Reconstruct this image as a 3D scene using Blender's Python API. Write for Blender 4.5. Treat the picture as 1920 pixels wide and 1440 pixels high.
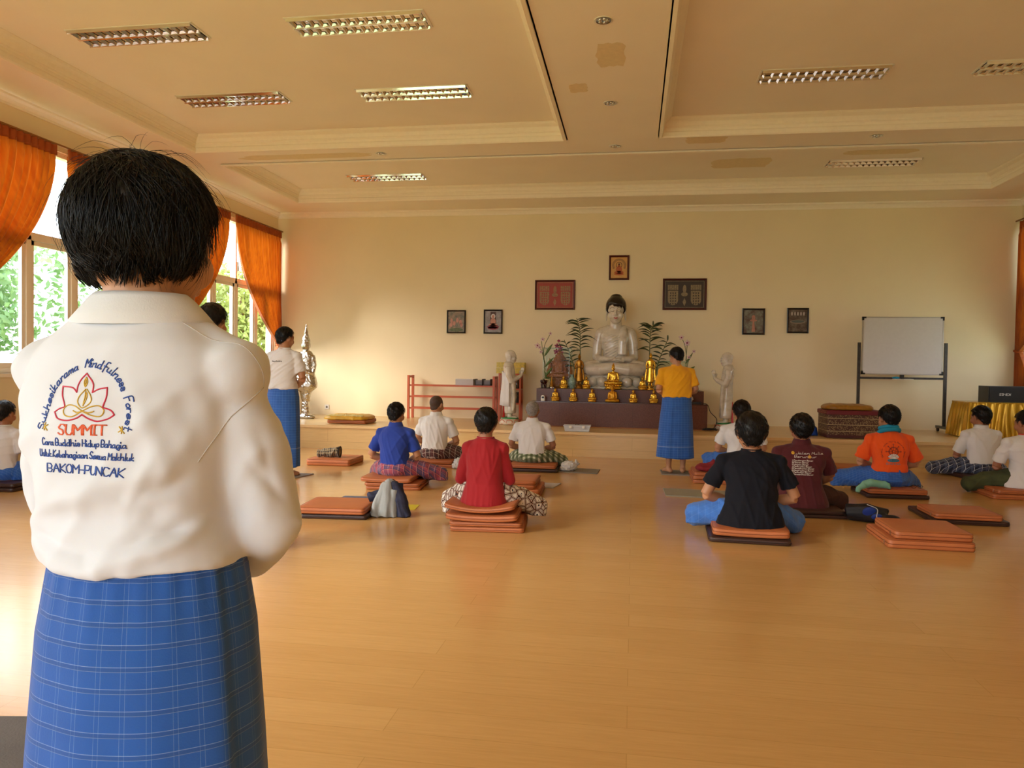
import bpy, bmesh, math, random
import numpy as np
from mathutils import Vector, Matrix, Euler, noise
from mathutils.bvhtree import BVHTree

for o in list(bpy.data.objects): bpy.data.objects.remove(o, do_unlink=True)
sc = bpy.context.scene
COL = sc.collection
PI = math.pi
rad = math.radians

# ------------------------------------------------------------------ camera
def add_camera():
    yaw, pitch, roll, f = 0.1583, -0.0231, 0.0145, 1422.6
    F = Vector((-math.sin(yaw)*math.cos(pitch), math.cos(yaw)*math.cos(pitch), math.sin(pitch)))
    r = Vector((math.cos(yaw), math.sin(yaw), 0)); u = r.cross(F)
    R = r*math.cos(roll)+u*math.sin(roll); U = -r*math.sin(roll)+u*math.cos(roll)
    cd = bpy.data.cameras.new('camera'); cam = bpy.data.objects.new('camera', cd); COL.objects.link(cam)
    m = Matrix((R, U, -F)).transposed().to_4x4(); m.translation = Vector((0, 0, 1.35))
    cam.matrix_world = m
    cd.sensor_width = 36.0; cd.lens = f/1920*36.0; cd.clip_start = 0.05; cd.clip_end = 300
    sc.camera = cam
add_camera()

# ------------------------------------------------------------------ world, sun, exposure
W_STRENGTH = 9.0
SUN_STRENGTH = 11.0
sc.view_settings.view_transform = 'Standard'; sc.view_settings.look = 'None'
sc.view_settings.gamma = 1.0; sc.view_settings.use_curve_mapping = False
sc.view_settings.exposure = -0.08
world = bpy.data.worlds.new('sky'); sc.world = world; world.use_nodes = True
wn = world.node_tree; bg = wn.nodes['Background']
tc = wn.nodes.new('ShaderNodeTexCoord'); sp = wn.nodes.new('ShaderNodeSeparateXYZ'); rp = wn.nodes.new('ShaderNodeValToRGB')
wn.links.new(tc.outputs['Generated'], sp.inputs[0]); wn.links.new(sp.outputs['Z'], rp.inputs[0]); wn.links.new(rp.outputs[0], bg.inputs[0])
rp.color_ramp.elements[0].position = 0.0; rp.color_ramp.elements[0].color = (0.88, 0.94, 1.0, 1)
rp.color_ramp.elements[1].position = 0.7; rp.color_ramp.elements[1].color = (0.70, 0.84, 1.0, 1)
bg.inputs[1].default_value = W_STRENGTH
try:
    sc.cycles.max_bounces = 12; sc.cycles.diffuse_bounces = 7; sc.cycles.transparent_max_bounces = 12
    sc.cycles.sample_clamp_indirect = 12.0
except Exception: pass

sd = bpy.data.lights.new('sun', 'SUN'); sd.energy = SUN_STRENGTH; sd.angle = rad(24); sd.color = (1.0, 0.95, 0.86)
sun = bpy.data.objects.new('sun', sd); COL.objects.link(sun)
sun.rotation_euler = Vector((1.28, 0.95, -0.78)).to_track_quat('-Z', 'Y').to_euler()
sun.location = (-20, -8, 14)

H = 4.257; T = H+0.20; XL = -6.88; XR = 6.38; YB = 13.93; YF = -4.0; YS = 11.48; SZ = 0.365
WIN = [0.35, 4.25, 8.15, 12.06]; WH = 1.78; WZ0 = 1.19; WZ1 = 3.86   # window centres, half width, sill and head
def portal(name, loc, rot, sx, sy):
    l = bpy.data.lights.new(name, 'AREA'); l.shape = 'RECTANGLE'; l.size = sx; l.size_y = sy
    l.cycles.is_portal = True
    o = bpy.data.objects.new(name, l); COL.objects.link(o); o.location = loc; o.rotation_euler = rot
for i, wy in enumerate(WIN):
    portal('window_portal', (XL-0.12, wy, (WZ0+WZ1)/2), (0, -PI/2, 0), WZ1-WZ0, 2*WH)
    if i == 3: portal('window_portal', (XR+0.12, wy, (WZ0+WZ1)/2), (0, PI/2, 0), WZ1-WZ0, 2*WH)
portal('window_portal', (-3.4, YF-0.12, 1.7), (PI/2, 0, 0), 6.0, 3.2)

# ------------------------------------------------------------------ materials
MATS = {}
def lin(h):
    if isinstance(h, str):
        v = [int(h[i:i+2], 16)/255 for i in (0, 2, 4)]
        return tuple(x/12.92 if x <= 0.04045 else ((x+0.055)/1.055)**2.4 for x in v)
    return h
class NT:
    def __init__(s, name):
        s.m = bpy.data.materials.new(name); s.m.use_nodes = True; s.t = s.m.node_tree; s.n = s.t.nodes
        s.p = s.n['Principled BSDF']; s.out = s.n['Material Output']
    def new(s, ty, **k):
        n = s.n.new(ty)
        for a, b in k.items(): setattr(n, a, b)
        return n
    def link(s, a, b): s.t.links.new(a, b)
    def math(s, op, a, b=None):
        n = s.new('ShaderNodeMath', operation=op)
        for i, v in enumerate((a, b)):
            if v is None: continue
            if isinstance(v, (int, float)): n.inputs[i].default_value = v
            else: s.link(v, n.inputs[i])
        return n.outputs[0]
    def mix(s, fac, a, b):
        n = s.new('ShaderNodeMix', data_type='RGBA')
        for i, v in ((0, fac), (6, a), (7, b)):
            if isinstance(v, (int, float)): n.inputs[i].default_value = v
            elif isinstance(v, tuple): n.inputs[i].default_value = (*v[:3], 1)
            else: s.link(v, n.inputs[i])
        return n.outputs[2]
    def coord(s, kind='Object', scale=(1, 1, 1), rot=(0, 0, 0)):
        c = s.new('ShaderNodeTexCoord'); m = s.new('ShaderNodeMapping')
        m.inputs['Scale'].default_value = scale; m.inputs['Rotation'].default_value = rot
        s.link(c.outputs[kind], m.inputs[0]); return m.outputs[0]
    def noise(s, vec, scale, detail=3, rough=0.5):
        n = s.new('ShaderNodeTexNoise'); s.link(vec, n.inputs['Vector']); n.inputs['Scale'].default_value = scale
        n.inputs['Detail'].default_value = detail; n.inputs['Roughness'].default_value = rough
        return n.outputs['Fac']
    def ramp(s, fac, stops):
        n = s.new('ShaderNodeValToRGB'); s.link(fac, n.inputs[0]); e = n.color_ramp.elements
        while len(e) < len(stops): e.new(0.5)
        for el, (p, c) in zip(e, stops):
            el.position = p; el.color = (*c[:3], 1) if isinstance(c, tuple) else (c, c, c, 1)
        return n.outputs[0]
    def bump(s, h, strength, dist=0.01):
        b = s.new('ShaderNodeBump'); b.inputs['Strength'].default_value = strength; b.inputs['Distance'].default_value = dist
        s.link(h, b.inputs['Height']); s.link(b.outputs[0], s.p.inputs['Normal'])
def M(name, col=None, rough=0.6, metal=0.0, var=0.0, vscale=20, bump=0.0, bscale=60, bdist=0.004, sheen=0.0, coat=0.0, spec=0.5, stretch=(1, 1, 1)):
    if name in MATS: return MATS[name]
    t = NT(name); c = lin(col)
    t.p.inputs['Base Color'].default_value = (*c, 1); t.p.inputs['Roughness'].default_value = rough
    t.p.inputs['Metallic'].default_value = metal; t.p.inputs['Specular IOR Level'].default_value = spec
    if sheen: t.p.inputs['Sheen Weight'].default_value = sheen
    if coat: t.p.inputs['Coat Weight'].default_value = coat; t.p.inputs['Coat Roughness'].default_value = 0.08
    v = t.coord('Object', stretch)
    if var:
        f = t.noise(v, vscale, 4); a = tuple(x*(1-var) for x in c); b = tuple(min(1, x*(1+var)) for x in c)
        t.link(t.ramp(f, [(0.3, a), (0.7, b)]), t.p.inputs['Base Color'])
    if bump: t.bump(t.noise(v, bscale, 4), bump, bdist)
    MATS[name] = t.m; return t.m
def plaid(name, base, stripes, kind='Object', rough=0.85, var=0.08, bump=0.15):
    """stripes: (axis, period, offset, width, colour, strength); axis 'x','y','z' or 'w' (=y+z)"""
    if name in MATS: return MATS[name]
    t = NT(name); v = t.coord(kind); s = t.new('ShaderNodeSeparateXYZ'); t.link(v, s.inputs[0])
    ax = {'x': s.outputs['X'], 'y': s.outputs['Y'], 'z': s.outputs['Z']}
    ax['w'] = t.math('ADD', ax['y'], ax['z']); ax['q'] = t.math('ADD', ax['x'], t.math('MULTIPLY', ax['y'], 0.7))
    c = lin(base); n0 = t.noise(v, 14, 3)
    cur = t.ramp(n0, [(0.3, tuple(x*(1-var) for x in c)), (0.7, tuple(x*(1+var) for x in c))])
    for a, per, off, w, colr, st in stripes:
        m = t.math('FLOORED_MODULO', t.math('ADD', ax[a], off), per)
        k = t.math('MULTIPLY', t.math('LESS_THAN', m, w), st)
        cur = t.mix(k, cur, lin(colr))
    t.link(cur, t.p.inputs['Base Color']); t.p.inputs['Roughness'].default_value = rough
    t.p.inputs['Sheen Weight'].default_value = 0.15
    t.bump(t.noise(v, 400 if kind == 'Object' else 300, 2), bump, 0.002)
    MATS[name] = t.m; return t.m

def m_wall():
    t = NT('wall_paint'); v = t.coord('Object'); c = lin('ecdcb6')
    f = t.noise(v, 1.3, 4)
    t.link(t.ramp(f, [(0.35, tuple(x*0.96 for x in c)), (0.65, c)]), t.p.inputs['Base Color'])
    t.p.inputs['Roughness'].default_value = 0.55; t.p.inputs['Specular IOR Level'].default_value = 0.3
    t.bump(t.noise(v, 8, 5), 0.12, 0.01); return t.m
def m_floor(name, c1, c2, c3, rough, vert=False):
    t = NT(name); v = t.coord('Object')
    if vert:
        s = t.new('ShaderNodeSeparateXYZ'); t.link(v, s.inputs[0]); cb = t.new('ShaderNodeCombineXYZ')
        t.link(s.outputs['X'], cb.inputs[0]); t.link(t.math('ADD', s.outputs['Y'], s.outputs['Z']), cb.inputs[1]); v = cb.outputs[0]
    b = t.new('ShaderNodeTexBrick'); t.link(v, b.inputs['Vector'])
    b.offset = 0.37; b.inputs['Scale'].default_value = 1.0; b.inputs['Brick Width'].default_value = 2.4; b.inputs['Row Height'].default_value = 0.19
    b.inputs['Mortar Size'].default_value = 0.0018; b.inputs['Mortar Smooth'].default_value = 0.1; b.inputs['Bias'].default_value = 0.0
    b.inputs['Color1'].default_value = (*lin(c1), 1); b.inputs['Color2'].default_value = (*lin(c2), 1); b.inputs['Mortar'].default_value = (*lin(c3), 1)
    mp = t.new('ShaderNodeMapping'); mp.inputs['Scale'].default_value = (1.2, 22, 1); t.link(v, mp.inputs[0])
    g = t.noise(mp.outputs[0], 3.0, 6, 0.6)
    mp2 = t.new('ShaderNodeMapping'); mp2.inputs['Scale'].default_value = (6, 160, 1); t.link(v, mp2.inputs[0])
    g2 = t.noise(mp2.outputs[0], 2.0, 3, 0.6)
    gg = t.math('ADD', t.math('MULTIPLY', g, 0.7), t.math('MULTIPLY', g2, 0.3))
    tone = t.ramp(gg, [(0.3, (0.86, 0.84, 0.80)), (0.65, (1.0, 1.0, 1.0))])
    mul = t.new('ShaderNodeMix', data_type='RGBA', blend_type='MULTIPLY'); mul.inputs[0].default_value = 1.0
    t.link(b.outputs['Color'], mul.inputs[6]); t.link(tone, mul.inputs[7]); t.link(mul.outputs[2], t.p.inputs['Base Color'])
    rr = t.new('ShaderNodeMapRange'); t.link(g, rr.inputs[0]); rr.inputs[3].default_value = rough-0.03; rr.inputs[4].default_value = rough+0.05
    t.link(rr.outputs[0], t.p.inputs['Roughness']); t.p.inputs['Specular IOR Level'].default_value = 0.55
    t.bump(b.outputs['Fac'], 0.15, 0.001).__class__ if False else None
    return t.m
def m_marble():
    t = NT('white_marble'); v = t.coord('Object', (1, 1, 2.2))
    f = t.noise(v, 5, 8, 0.65)
    t.link(t.ramp(f, [(0.3, lin('b8ae9a')), (0.5, lin('cdc5b3')), (0.72, lin('d8d2c4'))]), t.p.inputs['Base Color'])
    t.p.inputs['Roughness'].default_value = 0.22; t.p.inputs['Coat Weight'].default_value = 0.5; t.p.inputs['Coat Roughness'].default_value = 0.08
    t.bump(t.noise(v, 14, 3), 0.1, 0.01)
    return t.m
def m_granite():
    t = NT('brown_granite_tile'); v = t.coord('Object')
    s = t.new('ShaderNodeSeparateXYZ'); t.link(v, s.inputs[0])
    f = t.noise(v, 90, 4)
    c = t.ramp(f, [(0.35, lin('55301f')), (0.65, lin('6b4030'))])
    m = t.math('FLOORED_MODULO', t.math('ADD', s.outputs['X'], 6.0), 0.60)
    c = t.mix(t.math('MULTIPLY', t.math('LESS_THAN', m, 0.006), 0.55), c, lin('2a1610'))
    t.link(c, t.p.inputs['Base Color']); t.p.inputs['Roughness'].default_value = 0.30; t.p.inputs['Specular IOR Level'].default_value = 0.25
    return t.m
def m_glass(name, tint=(1, 1, 1), refl=0.07, edge=0.35):
    t = NT(name); tr = t.new('ShaderNodeBsdfTransparent'); tr.inputs[0].default_value = (*tint, 1)
    gl = t.new('ShaderNodeBsdfGlossy'); gl.inputs['Roughness'].default_value = 0.02
    mx = t.new('ShaderNodeMixShader'); lw = t.new('ShaderNodeLayerWeight'); lw.inputs[0].default_value = 0.5
    t.link(t.math('ADD', refl*0.4, t.math('MULTIPLY', t.math('POWER', lw.outputs['Facing'], 4.0), edge)), mx.inputs[0]); t.link(tr.outputs[0], mx.inputs[1]); t.link(gl.outputs[0], mx.inputs[2])
    t.link(mx.outputs[0], t.out.inputs[0]); return t.m
def m_curtain():
    t = NT('orange_curtain_cloth'); v = t.coord('Object', (1, 8, 0.6))
    f = t.noise(v, 4, 4); c = t.ramp(f, [(0.3, lin('a84c0a')), (0.7, lin('c46610'))])
    t.link(c, t.p.inputs['Base Color']); t.p.inputs['Roughness'].default_value = 0.7; t.p.inputs['Sheen Weight'].default_value = 0.2
    tl = t.new('ShaderNodeBsdfTranslucent'); t.link(c, tl.inputs[0]); mx = t.new('ShaderNodeMixShader'); mx.inputs[0].default_value = 0.30
    t.link(t.p.outputs[0], mx.inputs[1]); t.link(tl.outputs[0], mx.inputs[2]); t.link(mx.outputs[0], t.out.inputs[0]); return t.m
def m_leaf(name, a, b, tr=0.35):
    if name in MATS: return MATS[name]
    t = NT(name); v = t.coord('Object'); f = t.noise(v, 3, 3); c = t.ramp(f, [(0.3, lin(a)), (0.7, lin(b))])
    t.link(c, t.p.inputs['Base Color']); t.p.inputs['Roughness'].default_value = 0.45
    tl = t.new('ShaderNodeBsdfTranslucent'); t.link(c, tl.inputs[0]); mx = t.new('ShaderNodeMixShader'); mx.inputs[0].default_value = tr
    t.link(t.p.outputs[0], mx.inputs[1]); t.link(tl.outputs[0], mx.inputs[2]); t.link(mx.outputs[0], t.out.inputs[0]); MATS[name] = t.m; return t.m
def m_brocade():
    t = NT('maroon_gold_brocade'); v = t.coord('Object'); s = t.new('ShaderNodeSeparateXYZ'); t.link(v, s.inputs[0])
    z = t.math('FLOORED_MODULO', s.outputs['Z'], 0.094)
    vo = t.new('ShaderNodeTexVoronoi'); t.link(v, vo.inputs['Vector']); vo.inputs['Scale'].default_value = 55
    pat = t.ramp(vo.outputs['Distance'], [(0.30, lin('8a7350')), (0.55, lin('4c2c20'))])
    c = t.mix(t.math('LESS_THAN', z, 0.014), pat, lin('b7a071'))
    c = t.mix(t.math('LESS_THAN', z, 0.006), c, lin('2c1312'))
    c = t.mix(t.math('LESS_THAN', s.outputs['Z'], 0.05), c, lin('4a1c1c'))
    t.link(c, t.p.inputs['Base Color']); t.p.inputs['Roughness'].default_value = 0.6; t.bump(t.noise(v, 30, 3), 0.3, 0.01)
    return t.m
def m_dots():
    t = NT('maroon_dotted_cloth'); v = t.coord('Object', (1, 1, 1)); vo = t.new('ShaderNodeTexVoronoi'); t.link(v, vo.inputs['Vector'])
    vo.inputs['Scale'].default_value = 38; vo.inputs['Randomness'].default_value = 0.15
    c = t.ramp(vo.outputs['Distance'], [(0.18, lin('c7a878')), (0.26, lin('6a1620'))])
    t.link(c, t.p.inputs['Base Color']); t.p.inputs['Roughness'].default_value = 0.6; return t.m
def m_batik():
    t = NT('batik_print'); v = t.coord('Object'); vo = t.new('ShaderNodeTexVoronoi', feature='DISTANCE_TO_EDGE'); t.link(v, vo.inputs['Vector'])
    vo.inputs['Scale'].default_value = 17; vo.inputs['Randomness'].default_value = 0.6
    v2 = t.new('ShaderNodeTexVoronoi'); t.link(v, v2.inputs['Vector']); v2.inputs['Scale'].default_value = 17; v2.inputs['Randomness'].default_value = 0.6
    v3 = t.new('ShaderNodeTexVoronoi'); t.link(v, v3.inputs['Vector']); v3.inputs['Scale'].default_value = 60
    c = t.ramp(vo.outputs['Distance'], [(0.02, lin('2a1c1a')), (0.05, lin('8a4a26')), (0.09, lin('e6ddcf')), (0.16, lin('3a2a26')), (0.19, lin('e8e0d4'))])
    c = t.mix(t.math('LESS_THAN', v2.outputs['Distance'], 0.16), c, lin('1c2436'))
    c = t.mix(t.math('LESS_THAN', v3.outputs['Distance'], 0.14), c, lin('9a5026'))
    t.link(c, t.p.inputs['Base Color']); t.p.inputs['Roughness'].default_value = 0.85; return t.m
def m_picture(name, cols, scale):
    t = NT(name); v = t.coord('Object'); f = t.noise(v, scale, 6, 0.7)
    t.link(t.ramp(f, [(0.25+0.5*i/(len(cols)-1), lin(c)) for i, c in enumerate(cols)]), t.p.inputs['Base Color'])
    t.p.inputs['Roughness'].default_value = 0.35; return t.m

WALL = m_wall()
CEIL = M('ceiling_paint', 'f3e8d6', 0.75, var=0.02, vscale=1.5)
PATCH = M('ceiling_patch', 'e4d0a8', 0.8, var=0.04)
TRIM = M('cream_trim', 'f5ead4', 0.55, var=0.02)
FLOOR = m_floor('laminate_floor', 'cb9e62', 'd0a468', 'bc9258', 0.2)
STAGE = m_floor('stage_laminate', 'd8b67c', 'dcba80', 'b4905c', 0.28, True)
NOSING = M('stage_nosing_wood', 'e0bd85', 0.4, var=0.06, stretch=(1, 20, 20))
WFRAME = M('window_frame_paint', 'f4ecdc', 0.4)
GLASS = m_glass('window_glass')
CASE = m_glass('showcase_glass', (0.95, 0.98, 0.96), 0.004, 0.0); CASE_EDGE = M('glass_edge_green', '7fa58c', 0.15)
CURT = m_curtain(); CURT_HEAD = M('curtain_heading', 'a04a10', 0.8, var=0.1)
BRASS = M('dull_brass', '9a6a3a', 0.4, metal=0.7)
CHROME = M('polished_aluminium', 'd8d8d8', 0.08, metal=1.0)
WHITEM = M('white_enamel', 'e9e4d8', 0.4)
MARBLE = m_marble(); GRAN = m_granite()
GOLD = M('gilded_metal', 'dcab3c', 0.24, metal=0.9, var=0.1, bump=0.15, bscale=60)
GOLDP = M('gold_paint', 'c98a14', 0.35, metal=0.55, var=0.12)
GOLDD = M('aged_gold', '9a6a24', 0.32, metal=0.85, var=0.2)
BLACK = M('black_plastic', '15130f', 0.4); BLACKL = M('black_lacquer', '1c120e', 0.25)
SKIN = M('skin_tan', 'b07c58', 0.5, var=0.08, vscale=12, bump=0.08, bscale=120, bdist=0.002)
SKIN_D = M('skin_brown', '9a6444', 0.5, var=0.08, vscale=12)
SKIN_L = M('skin_light', 'bd8a66', 0.5, var=0.06, vscale=12, bump=0.06, bscale=150, bdist=0.002)
HAIR = M('black_hair', '0b0908', 0.42, var=0.3, vscale=30, spec=0.35, bump=0.5, bscale=140, stretch=(1, 1, 0.2))
HAIR_G = M('grey_hair', '8a847c', 0.6, var=0.35, vscale=60, bump=0.4, bscale=150)
HAIR_S = M('cropped_stubble', '4a382c', 0.7, var=0.2, vscale=60)
ORANGE_V = M('orange_brown_vinyl', 'b5683a', 0.5, var=0.06, vscale=8, bump=0.15, bscale=25, bdist=0.006)
BROWN_V = M('dark_brown_vinyl', '3c231b', 0.45, var=0.08, vscale=8, bump=0.15, bscale=25, bdist=0.006)
ORANGE_P = M('orange_piping', '8c4a26', 0.5); BROWN_P = M('brown_piping', '24130e', 0.5)
# ------------------------------------------------------------------ mesh helpers
def V(*a): return np.array(a, float)
def frame_of(t, up=None):
    t = t/max(np.linalg.norm(t), 1e-9)
    up = V(0, 0, 1) if up is None else up
    if abs(t@up) > 0.95: up = V(0, 1, 0) if abs(t[1]) < 0.9 else V(1, 0, 0)
    a = np.cross(up, t); a /= np.linalg.norm(a); b = np.cross(t, a); return a, b
class MB:
    def __init__(s): s.v = []; s.f = []; s.n = 0; s.uv = None
    def add(s, verts, faces):
        verts = np.asarray(verts, float).reshape(-1, 3); s.v.append(verts)
        s.f += [tuple(i+s.n for i in f) for f in faces]; s.n += len(verts); return s
    def box(s, x0, x1, y0, y1, z0, z1):
        P = [(x, y, z) for z in (z0, z1) for y in (y0, y1) for x in (x0, x1)]
        return s.add(P, [(0, 2, 3, 1), (4, 5, 7, 6), (0, 1, 5, 4), (2, 6, 7, 3), (0, 4, 6, 2), (1, 3, 7, 5)])
    def cbox(s, c, d, rz=0):
        x, y, z = d[0]/2, d[1]/2, d[2]/2; ca, sa = math.cos(rz), math.sin(rz)
        P = [(c[0]+i*x*ca-j*y*sa, c[1]+i*x*sa+j*y*ca, c[2]+k*z) for k in (-1, 1) for j in (-1, 1) for i in (-1, 1)]
        return s.add(P, [(0, 2, 3, 1), (4, 5, 7, 6), (0, 1, 5, 4), (2, 6, 7, 3), (0, 4, 6, 2), (1, 3, 7, 5)])
    def loft(s, rings, cap=True, closed=True):
        n = len(rings[0]); k = len(rings); F = []
        for i in range(k-1):
            for j in range(n if closed else n-1):
                a = i*n+j; b = i*n+(j+1) % n; F.append((a, b, b+n, a+n))
        if cap: F.append(tuple(range(n-1, -1, -1))); F.append(tuple((k-1)*n+j for j in range(n)))
        return s.add(np.concatenate([np.asarray(r, float) for r in rings]), F)
    def tube(s, pts, r, seg=8, cap=True, rx=None):
        pts = [np.array(p, float) for p in pts]; m = len(pts); R = []
        rr = [r]*m if isinstance(r, (int, float)) else list(r)
        up = None
        for i, p in enumerate(pts):
            t = pts[min(i+1, m-1)]-pts[max(i-1, 0)]
            if up is None: a, b = frame_of(t); up = b
            else:
                t = t/max(np.linalg.norm(t), 1e-9); a = np.cross(up, t); na = np.linalg.norm(a)
                if na < 1e-4: a, b = frame_of(t)
                else: a /= na; b = np.cross(t, a)
                up = b
            k = 1 if rx is None else rx
            R.append([p+rr[i]*(k*a*math.cos(q)+b*math.sin(q)) for q in [2*PI*j/seg for j in range(seg)]])
        return s.loft(R, cap)
    def ring_tube(s, pts, r, seg=6):
        pts = [np.array(p, float) for p in pts]; m = len(pts); R = []
        for i, p in enumerate(pts):
            t = pts[(i+1) % m]-pts[i-1]; a, b = frame_of(t)
            R.append([p+r*(a*math.cos(q)+b*math.sin(q)) for q in [2*PI*j/seg for j in range(seg)]])
        n = seg; F = [(i*n+j, i*n+(j+1) % n, ((i+1) % m)*n+(j+1) % n, ((i+1) % m)*n+j) for i in range(m) for j in range(n)]
        return s.add(np.concatenate([np.array(q) for q in R]), F)
    def ell(s, c, r, seg=16, rings=10, rot=None):
        P = []; F = []
        for i in range(rings+1):
            th = PI*i/rings
            for j in range(seg):
                ph = 2*PI*j/seg; P.append((r[0]*math.sin(th)*math.cos(ph), r[1]*math.sin(th)*math.sin(ph), r[2]*math.cos(th)))
        P = np.array(P)
        if rot is not None: P = P @ np.array(Euler(rot).to_matrix()).T
        P += np.array(c, float)
        for i in range(rings):
            for j in range(seg):
                a = i*seg+j; b = i*seg+(j+1) % seg; F.append((a, a+seg, b+seg, b))
        return s.add(P, F)
    def lathe(s, prof, c=(0, 0, 0), seg=24, squash=(1, 1), cap=True):
        return s.loft([[(c[0]+r*squash[0]*math.cos(q), c[1]+r*squash[1]*math.sin(q), c[2]+z) for q in [2*PI*j/seg for j in range(seg)]] for r, z in prof], cap)
    def cyl(s, a, b, r, seg=12, r2=None): return s.tube([a, b], [r, r if r2 is None else r2], seg)
    def xf(s, mat, start=0):
        m = np.array(mat); o = []
        for i, v in enumerate(s.v):
            o.append(v if i < start else v @ m[:3, :3].T+m[:3, 3])
        s.v = o; return s
    def verts(s): return np.concatenate(s.v) if s.v else np.zeros((0, 3))
def link(name, me, mat, parent=None, smooth=True):
    o = bpy.data.objects.new(name, me); COL.objects.link(o)
    if mat is not None:
        for m_ in (mat if isinstance(mat, (list, tuple)) else [mat]): me.materials.append(m_)
    if smooth: me.polygons.foreach_set('use_smooth', [True]*len(me.polygons))
    if parent is not None: o.parent = parent
    return o
def obj(name, mb, mat, parent=None, smooth=False, loc=None, rz=None, auto=None):
    me = bpy.data.meshes.new(name); me.from_pydata(mb.verts().tolist(), [], mb.f); me.validate(clean_customdata=False); me.update()
    o = link(name, me, mat, parent, smooth or auto is not None)
    if auto is not None:
        bm = bmesh.new(); bm.from_mesh(me); bmesh.ops.remove_doubles(bm, verts=bm.verts, dist=1e-5); bmesh.ops.recalc_face_normals(bm, faces=bm.faces)
        for e in bm.edges:
            if len(e.link_faces) == 2 and e.calc_face_angle(0) > rad(auto): e.smooth = False
        bm.to_mesh(me); bm.free()
    if loc is not None: o.location = loc
    if rz is not None: o.rotation_euler = (0, 0, rz)
    return o
def tag(o, label=None, cat=None, group=None, kind=None):
    if label: o['label'] = label
    if cat: o['category'] = cat
    if group: o['group'] = group
    if kind: o['kind'] = kind
    return o
def thing(name, label, cat, loc=(0, 0, 0), rz=0, group=None):
    o = bpy.data.objects.new(name, None); COL.objects.link(o); o.location = loc; o.rotation_euler = (0, 0, rz); o.empty_display_size = 0.1
    return tag(o, label, cat, group)
def struct(name, mb, mat, parent=None, **k):
    o = obj(name, mb, mat, parent, **k)
    if parent is None: o['kind'] = 'structure'
    return o
def copy_tree(o, parent=None):
    c = o.copy(); COL.objects.link(c)
    if parent is not None: c.parent = parent
    for ch in [x for x in bpy.data.objects if x.parent == o and x != c]: copy_tree(ch, c)
    return c
def remesh(mb, voxel, smooth=4, fac=0.6):
    me = bpy.data.meshes.new('tmp'); me.from_pydata(mb.verts().tolist(), [], mb.f); me.update()
    o = bpy.data.objects.new('tmp', me); COL.objects.link(o)
    r = o.modifiers.new('r', 'REMESH'); r.mode = 'VOXEL'; r.voxel_size = voxel; r.adaptivity = 0
    if smooth: s = o.modifiers.new('s', 'SMOOTH'); s.iterations = smooth; s.factor = fac
    dg = bpy.context.evaluated_depsgraph_get(); dg.update()
    out = bpy.data.meshes.new_from_object(o.evaluated_get(dg))
    bpy.data.objects.remove(o, do_unlink=True); bpy.data.meshes.remove(me)
    return out
def mverts(me):
    a = np.empty(len(me.vertices)*3); me.vertices.foreach_get('co', a); return a.reshape(-1, 3)
def mnorms(me):
    a = np.empty(len(me.vertices)*3); me.vertex_normals.foreach_get('vector', a); return a.reshape(-1, 3)
def setv(me, P): me.vertices.foreach_set('co', np.ascontiguousarray(P).ravel()); me.update()
def blob(name, mb, mat, parent, voxel, smooth=4, disp=None, post=None):
    me = remesh(mb, voxel, smooth); P = mverts(me)
    if disp is not None: P = P+mnorms(me)*disp(P)[:, None]
    if post is not None: P = post(P)
    setv(me, P); return link(name, me, mat, parent)
def folds(seed, amp, freq=9, main=(1, 0, 0.15), spread=0.5, n=5, warp=1.2):
    rs = np.random.RandomState(seed); L = []
    for i in range(n):
        d = np.array(main, float)+rs.randn(3)*spread; d /= np.linalg.norm(d); e = rs.randn(3); e /= np.linalg.norm(e)
        L.append((d, e, freq*rs.uniform(0.6, 1.5), rs.uniform(0, 6.28), rs.uniform(0, 6.28), rs.uniform(0, 6.28)))
    def f(P):
        w = np.zeros(len(P))
        for d, e, fr, a, b, c in L:
            ph = 2*PI*fr*(P@d)+a+warp*np.sin(2*PI*2.2*(P@e)+b)
            mask = np.clip(0.5+0.8*np.sin(2*PI*1.7*(P@e[::-1])+c), 0, 1)
            sn = np.sin(ph/2); w += mask*(np.exp(-(sn/0.38)**2)-0.28)
        return amp*w/math.sqrt(n)
    return f
def seg_features(feats):
    def f(P):
        w = np.zeros(len(P))
        for a, b, wd, amp in feats:
            a = np.array(a, float); b = np.array(b, float); ab = b-a
            t = np.clip(((P-a)@ab)/(ab@ab), 0, 1); d = np.linalg.norm(P-(a+t[:, None]*ab), axis=1)
            w += amp*np.exp(-(d/wd)**2)*(0.35+0.65*np.sin(PI*np.clip(t, 0.08, 0.92)))
        return w
    return f
def catmull(pts, k=4):
    if len(pts) < 3: return [np.array(p, float) for p in pts]
    P = [np.array(p, float) for p in pts]; P = [2*P[0]-P[1]]+P+[2*P[-1]-P[-2]]; out = []
    for i in range(1, len(P)-2):
        for j in range(k):
            t = j/k; out.append(0.5*((2*P[i])+(-P[i-1]+P[i+1])*t+(2*P[i-1]-5*P[i]+4*P[i+1]-P[i+2])*t*t+(-P[i-1]+3*P[i]-3*P[i+1]+P[i+2])*t**3))
    out.append(P[-2]); return out

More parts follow.
